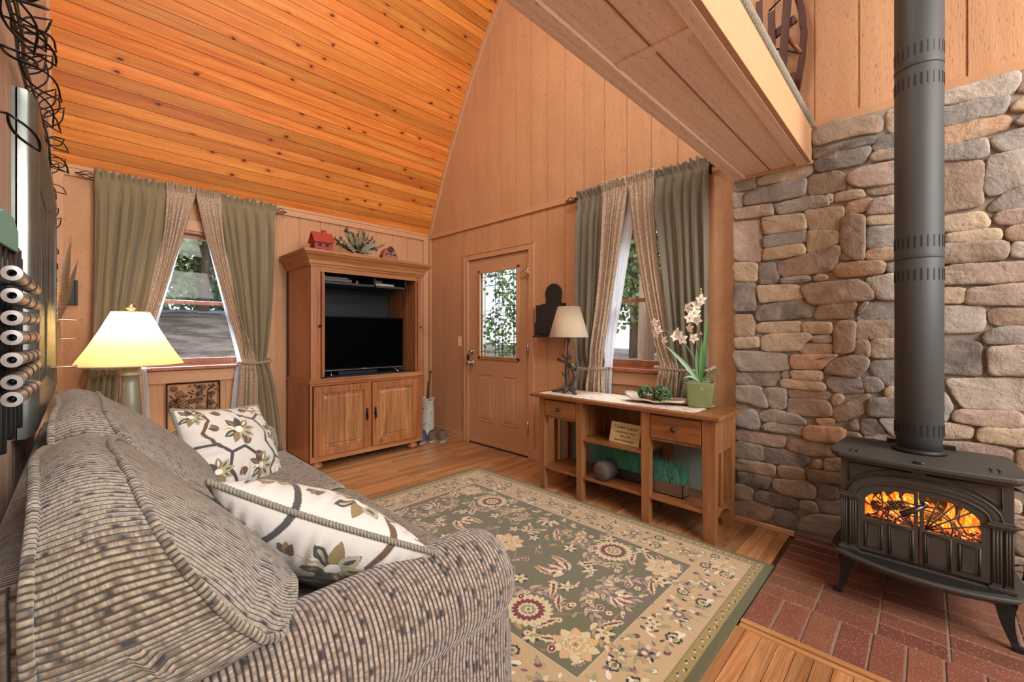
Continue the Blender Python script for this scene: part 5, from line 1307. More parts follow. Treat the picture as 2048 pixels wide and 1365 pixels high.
for S in (S1, S2):
    mb = MB(); mb.tube(S, [0.004, 0.0035, 0.003, 0.0022, 0.0015], 8); mb.build('stem', stem, orc)
mb = MB()
for (dy, z) in ((-0.012, 1.46), (-0.006, 1.44), (-0.02, 1.445), (-0.012, 1.48)): mb.ball((PX - 0.012, PY + dy, z), 0.006, 8, 1.5)
mb.build('bud', plain('orchid_bud', (0.45, 0.45, 0.18, 1), 0.5), orc)
pet = Mt('orchid_petal'); n1 = pet.noise(pet.coord('Object'), 40, 2); pet.set(color=pet.mix(n1, (0.86, 0.78, 0.64, 1), (0.92, 0.89, 0.82, 1)), rough=0.6, Subsurface_Weight=0.0)
core = plain('orchid_lip', (0.60, 0.42, 0.16, 1), 0.5)
q = random.Random(4)
fl = [(0.0, -0.02, 1.415, .9), (0.01, 0.01, 1.385, 1), (-0.01, 0.055, 1.365, 1), (0.0, 0.02, 1.33, 1), (-0.01, 0.045, 1.30, 1), (0.0, -0.0, 1.285, 1), (0.0, 0.05, 1.235, .8), (-0.01, 0.02, 1.17, .9), (0.0, -0.02, 1.20, .35),
      (-0.05, 0.26, 1.275, .8), (-0.06, 0.235, 1.225, .9), (-0.05, 0.25, 1.20, .8), (-0.05, 0.195, 1.155, .8), (-0.03, 0.115, 1.20, 1.05), (-0.03, 0.085, 1.165, 1.0), (-0.03, 0.13, 1.18, .9)]
for (dx, dy, z, s) in fl:
    mb = MB(); c = Vector((PX - 0.03 + dx, PY + dy, z)); f = Vector((-1, q.uniform(-0.6, 0.5), q.uniform(-0.3, 0.3))).normalized()
    a0 = q.uniform(0, 1)
    sx = f.cross(Vector((0, 0, 1))).normalized(); sz = sx.cross(f)
    for k in range(5):
        a = a0 + 2 * PI * k / 5; d = sx * math.cos(a) + sz * math.sin(a) + f * 0.35
        leafmesh(mb, c, d, f, 0.038 * s, 0.031 * s, 0.35, 4)
    fo = mb.build('blossom', pet.m, orc, fixn=False)
    mb = MB(); mb.ball(c + f * 0.006, 0.006 * s, 8); mb.build('lip', core, fo)

# sign on the middle shelf
sg = thing('wooden_sign', 'small cream wooden sign with handwritten verse on the middle shelf', 'sign', (2.60, 1.45, 0.449))
SM = Matrix.Translation((2.575, 1.47, 0.4495)) @ Matrix.Rotation(R(-5), 4, 'Z') @ Matrix.Rotation(R(14), 4, 'Y')
sgm = plain('aged_cream_paint', (0.72, 0.56, 0.30, 1), 0.6, bump=0.1, bscale=12)
mb = MB(); mb.T = SM; mb.box(0.0, 0.014, -0.118, 0.118, 0.0, 0.142); mb.build('board', sgm, sg, bevel=0.002)
def text(body, size, loc, rot, mat, parent, name='lettering', ext=0.0006, shear=0.3, T=None, align='CENTER'):
    cu = bpy.data.curves.new(name, 'FONT'); cu.body = body; cu.size = size; cu.extrude = ext; cu.align_x = align; cu.shear = shear
    o = bpy.data.objects.new(name, cu); COL.objects.link(o); Wm = T @ Matrix.Translation(loc) @ rot
    dg = bpy.context.evaluated_depsgraph_get(); me = bpy.data.meshes.new_from_object(o.evaluated_get(dg))
    bpy.data.objects.remove(o); me.transform(Matrix.Translation(-ORG[parent.name]) @ Wm); me.materials.clear(); me.materials.append(mat)
    o2 = bpy.data.objects.new(name, me); COL.objects.link(o2); o2.parent = parent; ORG[o2.name] = ORG[parent.name]
    return o2
ink = plain('brown_ink', (0.07, 0.05, 0.02, 1), 0.7)
frot = Matrix(((0, 0, -1, 0), (-1, 0, 0, 0), (0, 1, 0, 0), (0, 0, 0, 1)))
for body, size, z, y in (('I Love Lucca', 0.036, 0.100, 0.0), ('\u2022 Buddy and a Friend', 0.019, 0.072, 0.0), ('who is My', 0.019, 0.046, -0.004), ('Special Little Buddy!', 0.019, 0.018, 0.0)):
    text(body, size, (-0.0008, y, z), frot, ink, sg, T=SM)

# lower shelf: log slice and two grass planters
M['bark'] = plain('dark_bark', (0.045, 0.035, 0.03, 1), 0.8, bump=0.6, bscale=60)
lg = thing('log_slice', 'short round log lying on the lower console shelf before the grass', 'log', (2.58, 1.60, 0.177))
mb = MB(); lr = 0.068
mb.lathe((2.525, 1.61, 0.177 + lr), [(lr * 0.93, 0), (lr, 0.006), (lr * 1.0, 0.11), (lr * 0.95, 0.116)], 26, 'x'); mb.build('bark', M['bark'], lg)
mb = MB(); mb.lathe((2.523, 1.61, 0.177 + lr), [(0.0001, 0), (lr * 0.90, 0.0), (lr * 0.92, 0.003)], 26, 'x', cap=False); mb.build('cut_face', plain('cut_wood', (0.10, 0.07, 0.055, 1), 0.7, bump=0.3), lg)
gm_ = Mt('teal_grass'); at = gm_.n('Attribute'); at.attribute_name = 'Col'; gm_.set(color=at.outputs['Color'], rough=0.6)
def grass(label, x0, x1, y0, y1, hb, hg, n, seed, boxmat, slope=0.0):
    q = random.Random(seed); root = thing('grass_planter', label, 'planter', ((x0 + x1) / 2, (y0 + y1) / 2, 0.1765))
    mb = MB(); t = 0.004
    for bb in ((x0, x0 + t, y0, y1, 0.177, 0.177 + hb), (x1 - t, x1, y0, y1, 0.177, 0.177 + hb), (x0, x1, y0, y0 + t, 0.177, 0.177 + hb), (x0, x1, y1 - t, y1, 0.177, 0.177 + hb), (x0, x1, y0, y1, 0.177, 0.182), (x0 + t, x1 - t, y0 + t, y1 - t, 0.177 + hb - 0.02, 0.177 + hb - 0.01)): mb.box(*bb)
    mb.build('planter_box', boxmat, root)
    mb = MB(); mb.c = (0, 0.1, 0.1, 1)
    for k in range(n):
        b = Vector((q.uniform(x0 + 0.006, x1 - 0.006), q.uniform(y0 + 0.006, y1 - 0.006), 0.177 + hb - 0.012))
        L = hg * q.uniform(0.7, 1.08); lean = Vector((q.uniform(-0.35, 0.25), q.uniform(-0.25, 0.3) + slope, 1)).normalized()
        bend = Vector((q.uniform(-0.5, 0.2), q.uniform(-0.4, 0.4), -0.25)) * L * 0.35
        s = Vector((q.uniform(-0.5, 0.5), 1, 0)).normalized() * 0.0014
        p1 = b + lean * L * 0.5 + bend * 0.2; p2 = b + lean * L + bend
        t_ = q.uniform(0.5, 1.5); c = (0.09 * t_, 0.36 * t_, 0.26 * t_, 1)
        mb.add([b - s, b + s, p1 + s, p1 - s, p2], [(0, 1, 2, 3), (3, 2, 4)], smooth=False, cols=[c] * 5)
    tag(mb.build('grass_blades', gm_.m, root, fixn=False), kind='stuff')
tin = plain('dark_tin', (0.055, 0.045, 0.04, 1), 0.45, 0.5)
grass('long brown planter of teal artificial grass behind the log on the lower shelf', 2.66, 2.76, 1.335, 1.76, 0.07, 0.19, 1900, 1, tin)
grass('smaller planter of teal artificial grass under the right drawer', 2.60, 2.70, 1.075, 1.29, 0.08, 0.155, 1500, 2, plain('brown_planter', (0.14, 0.085, 0.055, 1), 0.5))
# screen behind the table
m = Mt('woven_grey_green'); ck = m.noise(m.coord('Object', scale=(300, 300, 40)), 1.0, 1); c2 = m.noise(m.coord('Object', scale=(300, 40, 300)), 1.0, 1)
m.set(color=m.mix(m.math('MULTIPLY', ck, c2), (0.20, 0.24, 0.21, 1), (0.50, 0.54, 0.47, 1)), rough=0.85)
sc_ = thing('folding_screen', 'grey green woven panel standing against the wall behind the console table', 'screen', (2.885, 1.62, 0))
mb = MB(); mb.box(2.872, 2.884, 1.02, 2.22, 0.02, 0.66); mb.build('woven_panel', m.m, sc_)
for b in ((2.868, 2.888, 1.0, 1.02, 0, 0.68), (2.868, 2.888, 2.22, 2.24, 0, 0.68), (2.868, 2.888, 1.02, 2.22, 0.66, 0.68)):
    mb = MB(); mb.box(*b); mb.build('frame_bar', plain('screen_frame', (0.16, 0.19, 0.16, 1), 0.6), sc_)

# wall letter box
bk = plain('black_painted_wood', (0.018, 0.017, 0.017, 1), 0.5, bump=0.1)
wbx = thing('wall_letter_box', 'black wooden wall pocket with arched back between door and curtain', 'letter box', (XB, 2.42, 1.16))
mb = MB(); pr = [(2.285, 1.17), (2.575, 1.17), (2.575, 1.47), (2.52, 1.475), (2.51, 1.49), (2.512, 1.52)] + [(2.425 + 0.095 * math.cos(R(a)), 1.56 + 0.095 * math.sin(R(a))) for a in range(0, 181, 15)] + [(2.338, 1.52), (2.34, 1.49), (2.33, 1.475), (2.285, 1.47)]
mb.prism(pr, XB - 0.014, XB, 'yz'); mb.build('back_board', bk, wbx, bevel=0.002)
mb = MB(); mb.box(XB - 0.10, XB - 0.014, 2.285, 2.575, 1.185, 1.30); mb.box(XB - 0.085, XB - 0.014, 2.29, 2.57, 1.30, 1.46); mb.build('pocket', bk, wbx, bevel=0.003)
mb = MB(); mb.box(XB - 0.108, XB - 0.100, 2.30, 2.56, 1.20, 1.29); dr = mb.build('drawer', bk, wbx, bevel=0.002)
mb = MB(); mb.ball((XB - 0.114, 2.43, 1.245), 0.008, 10); mb.build('knob', bk, dr)
mb = MB(); mb.box(XB - 0.115, XB, 2.275, 2.585, 1.165, 1.182); mb.build('base_ledge', bk, wbx, bevel=0.003)

# umbrella stand, canes, shoes
us = thing('umbrella_stand', 'tall cream porcelain umbrella stand with floral pattern in the corner', 'umbrella stand', (2.80, 4.11, 0))
m = Mt('floral_porcelain'); v1 = m.n('TexVoronoi'); v1.inputs['Scale'].default_value = 14; m.l(m.coord('Object'), v1.inputs['Vector']); wn = m.noise(m.coord('Object', scale=(10, 10, 4)), 1.0, 3, 0.6, 2)
c = m.mix(m.ramp(v1.outputs['Distance'], [(0.18, (1, 1, 1)), (0.26, (0, 0, 0))]), (0.55, 0.56, 0.48, 1), (0.40, 0.13, 0.10, 1))
c = m.mix(m.ramp(wn, [(0.48, (0, 0, 0)), (0.5, (1, 1, 1)), (0.52, (0, 0, 0))]), c, (0.16, 0.09, 0.07, 1)); m.set(color=c, rough=0.2)
mb = MB(); mb.lathe((2.80, 4.11, 0), [(0.075, 0), (0.082, 0.01), (0.08, 0.03), (0.08, 0.44), (0.086, 0.455), (0.082, 0.465), (0.07, 0.45), (0.07, 0.05), (0.0001, 0.05)], 30, cap=False); mb.lathe((2.80, 4.11, 0), [(0.075, 0.0), (0.0001, 0.001)], 30, cap=False)
mb.build('cylinder', m.m, us)
cn = thing('walking_cane', 'knotted brown cane leaning up out of the umbrella stand', 'cane', (2.80, 4.10, 0.05))
mb = MB(); mb.tube([(2.78, 4.08, 0.055), (2.80, 4.10, 0.30), (2.83, 4.12, 0.55), (2.85, 4.13, 0.68), (2.86, 4.14, 0.74)], [0.008, 0.010, 0.009, 0.011, 0.009], 8); mb.ball((2.865, 4.14, 0.755), 0.017, 10); mb.build('shaft', plain('cane_wood', (0.13, 0.055, 0.03, 1), 0.5), cn)
cn = thing('walking_cane', 'straight dark cane, the lower one in the umbrella stand', 'cane', (2.78, 4.13, 0.05))
mb = MB(); mb.tube([(2.79, 4.14, 0.055), (2.81, 4.14, 0.35), (2.84, 4.15, 0.62)], [0.008, 0.009, 0.008], 8); mb.ball((2.843, 4.15, 0.63), 0.013, 10); mb.build('shaft', plain('cane_dark', (0.07, 0.035, 0.02, 1), 0.5), cn)
def shoe(label, x, y, rz, upper, sole, L=0.27, low=True):
    root = thing('shoe', label, 'shoe', (x, y, 0), 'shoes beside the umbrella stand'); T = Matrix.Translation((x, y, 0)) @ Matrix.Rotation(rz, 4, 'Z')
    def wd(t): return 0.036 + 0.012 * math.sin(PI * min(1, t * 1.15)) - (0.022 * max(0, t - 0.78) / 0.22)
    mb = MB(); mb.T = T; P = []
    for i in range(15):
        t = i / 14; w = wd(t) * (0.55 if i in (0, 14) else (0.85 if i in (1, 13) else 1)); h = lerp(0.085, 0.035, smooth((t - 0.25) / 0.5)) * (0.5 if i == 14 else 1); row = []
        for j in range(13):
            a = PI * j / 12; row.append((L * (t - 0.5), -w * math.cos(a), 0.02 + h * math.sin(a) ** 0.6))
        P.append(row)
    mb.grid(P); mb.build('upper', upper, root)
    mb = MB(); mb.T = T; pts = [(L * (t / 14 - 0.5), wd(t / 14) * (1.06 if 0 < t < 14 else 0.6)) for t in range(15)] + [(L * (t / 14 - 0.5), -wd(t / 14) * (1.06 if 0 < t < 14 else 0.6)) for t in range(14, -1, -1)]
    mb.prism(pts, 0.0, 0.024, 'xy'); mb.build('sole', sole, root)
    mb = MB(); mb.T = T; mb.lathe((-L * 0.22, 0, 0.093), [(0.026, 0.0), (0.030, 0.004), (0.026, 0.008), (0.022, 0.0)], 16, cap=False); mb.add([(-L * 0.22 + 0.026 * math.cos(q_ * PI / 8), 0.026 * math.sin(q_ * PI / 8), 0.096) for q_ in range(16)], [tuple(range(16))]); mb.build('shoe_opening', plain('shoe_lining', (0.02, 0.02, 0.02, 1), 0.8), root)
tanu, tans = plain('taupe_canvas', (0.16, 0.125, 0.09, 1), 0.8), plain('white_rubber', (0.45, 0.38, 0.32, 1), 0.6)
shoe('taupe shoe with pale sole, the one touching the umbrella stand', 2.77, 3.98, R(230), tanu, tans)
shoe('taupe shoe with pale sole, the one nearest the door', 2.858, 3.905, R(230), tanu, tans)
shoe('blue and grey running shoe beside the armoire foot', 2.655, 4.00, R(228), plain('blue_mesh', (0.05, 0.09, 0.16, 1), 0.7), plain('grey_rubber', (0.30, 0.33, 0.36, 1), 0.6))
# ------------------------------------------------------------ cast iron stove
ci = Mt('cast_iron'); n1 = ci.noise(ci.coord('Object'), 300, 2); n2 = ci.noise(ci.coord('Object'), 5, 3)
ci.set(color=ci.mix(n2, (0.045, 0.041, 0.036, 1), (0.075, 0.066, 0.056, 1)), rough=0.55, metal=0.25, spec=0.5); ci.bump(n1, 0.12, 0.002); CI = ci.m
CD = plain('sooty_iron', (0.018, 0.018, 0.018, 1), 0.5, 0.3)
st = thing('wood_stove', 'black cast iron wood stove on the brick hearth with a fire inside', 'stove', (2.66, 0.025, 0))
SY = 0.025; HW = 0.262; FX = 2.475; BX = 2.86
mb = MB()   # firebox shell, open at the front
mb.box(FX + 0.02, BX, SY - HW, SY - HW + 0.014, 0.205, 0.625); mb.box(FX + 0.02, BX, SY + HW - 0.014, SY + HW, 0.205, 0.625)
mb.box(BX - 0.014, BX, SY - HW, SY + HW, 0.205, 0.625); mb.box(FX + 0.02, BX, SY - HW, SY + HW, 0.205, 0.22); mb.box(FX + 0.02, BX, SY - HW, SY + HW, 0.61, 0.625)
mb.build('firebox', CI, st)
# front plate with arched opening (hole filled by doors)
def archz(y, hw, zs, zc):   # flattened arch
    t = min(1, abs(y - SY) / hw); return zs + (zc - zs) * (1 - t ** 2.6) ** 0.5
def arch_face(x0, x1, y0, y1, z0, z1, ahw, azs, azc, zb, n=48):
    """slab with an arched hole from zb up"""
    mb = MB()
    mb.box(x0, x1, y0, SY - ahw, z0, z1); mb.box(x0, x1, SY + ahw, y1, z0, z1)
    if zb > z0: mb.box(x0, x1, SY - ahw, SY + ahw, z0, zb)
    for i in range(n):
        a = SY - ahw + 2 * ahw * i / n; b = SY - ahw + 2 * ahw * (i + 1) / n
        za, zb_ = archz(a, ahw, azs, azc), archz(b, ahw, azs, azc)
        mb.hexa([(x0, a, za), (x1, a, za), (x1, b, zb_), (x0, b, zb_), (x0, a, z1), (x1, a, z1), (x1, b, z1), (x0, b, z1)])
    return mb
arch_face(FX + 0.012, FX + 0.028, SY - HW, SY + HW, 0.205, 0.625, 0.20, 0.47, 0.572, 0.205).build('front_plate', CI, st)
def archband(x0, x1, hw, zs, zc, w, n=60, name='arch_band', mat=CI, parent=st):
    mb = MB(); pts = []
    for i in range(n + 1):
        y = SY - hw + 2 * hw * i / n; pts.append(Vector((y, archz(y, hw, zs, zc))))
    P = []
    for i, p in enumerate(pts):
        t = (pts[min(i + 1, n)] - pts[max(i - 1, 0)]).normalized(); nn = Vector((-t.y, t.x))
        q = p + nn * w
        P.append([(x1, p.x, p.y), (x0, p.x, p.y), (x0 - 0.002, (p.x + q.x) / 2, (p.y + q.y) / 2), (x0, q.x, q.y), (x1, q.x, q.y)])
    mb.grid(P, smooth=False); return mb.build(name, mat, parent)
archband(FX + 0.002, FX + 0.014, 0.201, 0.47, 0.545, 0.030)
archband(FX - 0.001, FX + 0.014, 0.199, 0.468, 0.54, 0.006, name='arch_bead'); archband(FX - 0.001, FX + 0.014, 0.232, 0.47, 0.576, 0.005, name='arch_bead')
mb = MB()   # guilloche of small lozenges in the arch
for i in range(46):
    y = SY - 0.205 + 0.41 * (i + 0.5) / 46; z = archz(y, 0.216, 0.47, 0.560)
    mb.lathe((FX + 0.003, y, z), [(0.0065, 0), (0.004, -0.003), (0.0001, -0.004)], 6, 'x', smooth=False)
tag(mb.build('arch_ornament', CI, st), kind='stuff')
# spandrel mouldings
for s in (-1, 1):
    mb = MB(); y0, y1 = SY + s * 0.232, SY + s * 0.055
    pts = [(FX + 0.009, y0, 0.605), (FX + 0.009, SY + s * 0.02, 0.607), (FX + 0.009, SY + s * 0.09, 0.598), (FX + 0.009, SY + s * 0.16, 0.577), (FX + 0.009, SY + s * 0.21, 0.545), (FX + 0.009, y0, 0.52)]
    mb.tube(pts, 0.0035, 6, closed=True); mb.build('spandrel_moulding', CI, st)
# pilasters and capitals
for s in (-1, 1):
    for k, (a, b) in enumerate(((0.204, 0.232), (0.238, 0.262))):
        mb = MB(); mb.box(FX + 0.002, FX + 0.014, SY + s * a, SY + s * b, 0.222, 0.455)
        for q in range(3):
            yy = SY + s * lerp(a, b, (q + 0.5) / 3); mb.tube([(FX + 0.002, yy, 0.235), (FX + 0.002, yy, 0.445)], 0.0032, 6)
        mb.build('pilaster', CI, st)
    mb = MB(); mb.box(FX - 0.010, FX + 0.014, SY + s * 0.192, SY + s * 0.272, 0.455, 0.466); mb.box(FX - 0.004, FX + 0.014, SY + s * 0.198, SY + s * 0.266, 0.445, 0.456); mb.box(FX - 0.004, FX + 0.014, SY + s * 0.198, SY + s * 0.266, 0.466, 0.474)
    mb.build('capital', CI, st, bevel=0.002)
    mb = MB(); mb.box(FX - 0.004, FX + 0.03, SY + s * 0.196, SY + s * 0.270, 0.208, 0.222); mb.build('plinth', CI, st, bevel=0.002)
# two doors
DX = FX + 0.004
for s in (-1, 1):
    mb = MB(); n = 30; ya, yb = SY + s * 0.0018, SY + s * 0.2005
    # lower solid part
    gz = lambda y: 0.375 - 0.02 * math.cos(PI * min(1, abs(y - SY) / 0.075) / 1.0) * (1 if abs(y - SY) < 0.075 else -1) * 0 + (-0.016 if abs(y - SY) < 0.06 else 0.0)
    mb.box(DX, DX + 0.014, ya, yb, 0.225, 0.372)
    mb.box(DX, DX + 0.014, ya, SY + s * 0.016, 0.372, 0.5145)
    mb.box(DX, DX + 0.014, SY + s * 0.176, yb, 0.372, 0.4398)
    for i in range(n):
        a = SY + s * lerp(0.0018, 0.2005, i / n); b = SY + s * lerp(0.0018, 0.2005, (i + 1) / n)
        i0, i1 = archz(a, 0.178, 0.44, 0.515), archz(b, 0.178, 0.44, 0.515)
        if abs(b - SY) > 0.177: i0 = i1 = 0.44
        i0 += 0.0004; i1 += 0.0004
        o0, o1 = archz(a, 0.2, 0.468, 0.545), archz(b, 0.2, 0.468, 0.545)
        mb.hexa([(DX, a, i0), (DX + 0.014, a, i0), (DX + 0.014, b, i1), (DX, b, i1), (DX, a, o0), (DX + 0.014, a, o0), (DX + 0.014, b, o1), (DX, b, o1)])
    door_ = mb.build('stove_door', CI, st)
    # raised panels
    for (a, b, z0, z1) in ((0.018, 0.094, 0.232, 0.362), (0.118, 0.174, 0.244, 0.352)):
        mb = MB(); y0, y1 = SY + s * a, SY + s * b
        mb.tube([(DX - 0.001, y0, z0), (DX - 0.001, y1, z0), (DX - 0.001, y1, z1), (DX - 0.001, y0, z1)], 0.0042, 6, closed=True)
        mb.tube([(DX, y0 + s * 0.008, z0 + 0.008), (DX, y1 - s * 0.008, z0 + 0.008), (DX, y1 - s * 0.008, z1 - 0.008), (DX, y0 + s * 0.008, z1 - 0.008)], 0.0025, 6, closed=True)
        mb.build('door_panel', CI, door_)
    # fretwork: radiating and arched bars
    mb = MB(); xg = DX + 0.005
    def bar(ps, r=0.0032): mb.tube([(xg, SY + s * a, z) for a, z in ps], r, 6)
    for (y_, z_) in ((0.06, 0.50), (0.11, 0.50), (0.155, 0.48), (0.178, 0.43)):
        bar([(0.018, 0.375), (y_, z_ + 0.01)])
    for rr_ in (0.06, 0.105): bar([(0.016 + rr_ * math.cos(a), 0.372 + rr_ * 0.82 * math.sin(a)) for a in [q * PI / 16 for q in range(9)]])
    bar([(0.178, 0.375), (0.135, 0.40), (0.115, 0.44), (0.12, 0.505)]); bar([(0.016, 0.47), (0.05, 0.475), (0.09, 0.445), (0.10, 0.40), (0.095, 0.372)])
    mb.build('fretwork', CI, door_)
    mb = MB(); mb.box(DX + 0.010, DX + 0.012, SY + s * 0.002, SY + s * 0.195, 0.365, 0.535); mb.build('door_glass', glass_mat('stove_glass', (1, 0.93, 0.85, 1), 0.04), door_)
mb = MB(); mb.tube([(DX - 0.002, SY - 0.02, 0.485), (DX - 0.02, SY - 0.022, 0.487), (DX - 0.03, SY - 0.01, 0.482)], 0.008, 10)
mb.tube([(DX - 0.03, SY - 0.018, 0.486), (DX - 0.045, SY + 0.015, 0.462), (DX - 0.055, SY + 0.055, 0.435)], [0.010, 0.011, 0.0125], 12)
mb.build('door_handle', plain('handle_steel', (0.09, 0.075, 0.07, 1), 0.28, 0.9), st)
# top plate: bowed, clipped corners
mb = MB(); tp = []
for i in range(13):
    t = -1 + 2 * i / 12; tp.append((2.425 + 0.022 * t * t, SY - t * 0.265))
tp += [(2.475, SY - 0.295), (2.53, SY - 0.307), (2.60, SY - 0.304), (2.84, SY - 0.285), (2.87, SY - 0.27), (2.87, SY + 0.27), (2.84, SY + 0.285), (2.60, SY + 0.304), (2.53, SY + 0.307), (2.475, SY + 0.295)]
def inset(p, k): return [(2.65 + (a - 2.65) * k, SY + (b - SY) * k) for a, b in p]
L = [(inset(tp, 0.93), 0.620), (inset(tp, 0.955), 0.628), (inset(tp, 0.975), 0.634), (tp, 0.638), (tp, 0.650), (inset(tp, 0.985), 0.655)]
vs = [(a, b, z) for p, z in L for a, b in p]; n = len(tp); fs = [tuple(range(n))] + [tuple((len(L) - 1) * n + i for i in range(n))]
for r_ in range(len(L) - 1):
    for i in range(n): fs.append((r_ * n + i, r_ * n + (i + 1) % n, (r_ + 1) * n + (i + 1) % n, (r_ + 1) * n + i))
mb.add(vs, fs, smooth=False); mb.build('top_plate', CI, st)
for s in (-1, 1):
    for q in (0, 1):
        mb = MB(); y = SY + s * (0.205 + q * 0.022); mb.tube([(2.50, y, 0.6565), (2.53, y + s * 0.005, 0.6565), (2.565, y, 0.6565)], 0.0028, 6); mb.build('vent_slit', CD, st)
mb = MB(); mb.tube([(2.452, SY + 0.02, 0.657), (2.452, SY - 0.02, 0.657)], 0.006, 8); mb.box(2.44, 2.46, SY - 0.008, SY + 0.008, 0.652, 0.662); mb.build('lid_latch', CD, st)
mb = MB(); mb.lathe((2.72, 0.028, 0.655), [(0.094, 0), (0.094, 0.012), (0.088, 0.018), (0.082, 0.02)], 36); mb.box(2.83, 2.86, SY - 0.12, SY + 0.12, 0.655, 0.675); mb.build('flue_collar', CD, st)
# bottom apron and ash lip
mb = MB(); bp = []
for i in range(21):
    t = -1 + 2 * i / 20; bp.append((2.375 + 0.075 * abs(t) ** 2.2, SY - t * 0.275))
bp += [(2.50, SY - 0.30), (2.60, SY - 0.305), (2.87, SY - 0.28), (2.87, SY + 0.28), (2.60, SY + 0.305), (2.50, SY + 0.30)]
def prof_slab(p, lv, mat, name):
    mb = MB(); vs = [(a, b, z) for k, z in lv for a, b in inset(p, k)]; n = len(p); fs = [tuple(range(n)), tuple((len(lv) - 1) * n + i for i in range(n))]
    for r_ in range(len(lv) - 1):
        for i in range(n): fs.append((r_ * n + i, r_ * n + (i + 1) % n, (r_ + 1) * n + (i + 1) % n, (r_ + 1) * n + i))
    mb.add(vs, fs, smooth=False); mb.build(name, mat, st)
prof_slab(bp, [(0.90, 0.168), (0.96, 0.178), (1.0, 0.192), (1.0, 0.200), (0.985, 0.203)], CI, 'ash_lip')
mb = MB(); tr_ = [(2.395 + 0.07 * abs(t) ** 2.2, SY - t * 0.235) for t in [-1 + q / 10 for q in range(21)]] + [(2.468, SY - 0.235), (2.468, SY + 0.235)]
mb.prism(tr_, 0.2025, 0.2045, 'xy'); mb.build('ash_tray', CD, st)
mb = MB(); mb.box(FX - 0.002, FX + 0.03, SY - 0.268, SY + 0.268, 0.203, 0.212); mb.build('sill_strip', CI, st, bevel=0.003)
for (x, s) in ((2.475, 1), (2.475, -1), (2.81, 1), (2.81, -1)):
    mb = MB(); ex = -1 if x < 2.6 else 1; P = []
    for i in range(11):
        t = i / 10; z = 0.178 * (1 - t); off = 0.028 * (t ** 1.4) - 0.005 * math.sin(PI * t); w_ = lerp(0.050, 0.013, t ** 0.8) + (0.006 if i >= 9 else 0)
        cy = SY + s * (0.238 + off * 1.2); cx = x + ex * off * 0.4
        ring = []
        for a, b in ((-1, -1), (-1, 1), (1, 1), (1, -1)): ring.append((cx + a * w_ * 0.55, cy + b * w_ * 0.6, z))
        P.append(ring + [ring[0]])
    mb.grid(P, smooth=False); mb.box(cx - 0.014, cx + 0.014, cy - 0.014, cy + 0.014, 0.0065, 0.022); mb.build('leg', CD, st)
mb = MB(); mb.tube([(2.52, SY - HW - 0.002, 0.60), (2.51, SY - HW - 0.03, 0.598)], 0.006, 8); mb.build('side_handle', CI, st)
mb = MB(); mb.tube([(2.51, SY - HW - 0.028, 0.60), (2.53, SY - HW - 0.055, 0.578), (2.56, SY - HW - 0.085, 0.55)], [0.008, 0.011, 0.010], 12); mb.build('wooden_grip', plain('pale_beech', (0.55, 0.33, 0.20, 1), 0.45), st)
mb = MB(); mb.tube([(2.56, SY - HW - 0.005, 0.29), (2.555, SY - HW - 0.03, 0.305), (2.56, SY - HW - 0.035, 0.28), (2.565, SY - HW - 0.03, 0.24)], 0.0045, 8); mb.build('damper_lever', CI, st)
# stove pipe
sp = thing('stove_pipe', 'tall black double walled stove pipe rising from the stove', 'stove pipe', (2.72, 0.028, 0.67))
pm = Mt('black_pipe'); n1 = pm.noise(pm.coord('Object', scale=(3, 3, 1)), 1.2, 3); pm.set(color=pm.mix(n1, (0.040, 0.041, 0.039, 1), (0.058, 0.058, 0.055, 1)), rough=0.55, spec=0.4, metal=0.0)
PC = (2.72, 0.028)
mb = MB(); mb.lathe((PC[0], PC[1], 0), [(0.079, 0.672), (0.079, 0.715), (0.084, 0.722), (0.084, 1.538), (0.082, 1.543)], 56); mb.build('pipe_section', pm.m, sp)
mb = MB(); mb.lathe((PC[0], PC[1], 0), [(0.0845, 1.54), (0.0855, 1.545), (0.0855, 1.56), (0.0845, 1.565), (0.0845, 2.41), (0.083, 2.415)], 56); mb.build('pipe_section', pm.m, sp)
mb = MB(); mb.lathe((PC[0], PC[1], 0), [(0.085, 2.415), (0.086, 2.42), (0.086, 2.435), (0.085, 2.44), (0.085, 5.4)], 56); mb.build('pipe_section', pm.m, sp)
for zc in (0.764, 1.466, 1.615, 2.345, 2.485):
    for q in range(24):
        a = 2 * PI * (q + 0.5) / 24; r_ = 0.0848 if zc < 1.5 else 0.0853; c, sn = math.cos(a), math.sin(a)
        if c > 0.35: continue
        mb = MB(); w_ = 0.0022
        T = Matrix.Translation((PC[0] + c * r_, PC[1] + sn * r_, zc)) @ Matrix.Rotation(a, 4, 'Z'); mb.T = T
        mb.box(-0.001, 0.0009, -w_, w_, -0.026, 0.026); mb.build('vent_slot', CD, sp)
# fire
fe = Mt('flame'); n1 = fe.noise(fe.coord('Object', scale=(60, 60, 24)), 1.0, 3, 0.6, 1.5)
em = fe.n('Emission'); col = fe.ramp(n1, [(0.34, (0.30, 0.02, 0.002)), (0.47, (0.85, 0.13, 0.008)), (0.58, (1.0, 0.34, 0.03)), (0.74, (1.0, 0.72, 0.26))]); fe.l(col, em.inputs[0]); em.inputs[1].default_value = 1.1
fe.l(em.outputs[0], fe.N['Material Output'].inputs[0])
ge = Mt('embers'); n1 = ge.noise(ge.coord('Object'), 75, 3); em = ge.n('Emission'); fe_c = ge.ramp(n1, [(0.44, (0.015, 0.006, 0.006)), (0.53, (0.30, 0.025, 0.012)), (0.62, (1.0, 0.25, 0.05)), (0.72, (1.0, 0.65, 0.3))]); ge.l(fe_c, em.inputs[0]); em.inputs[1].default_value = 1.0
ge.l(em.outputs[0], ge.N['Material Output'].inputs[0])
q = random.Random(12)
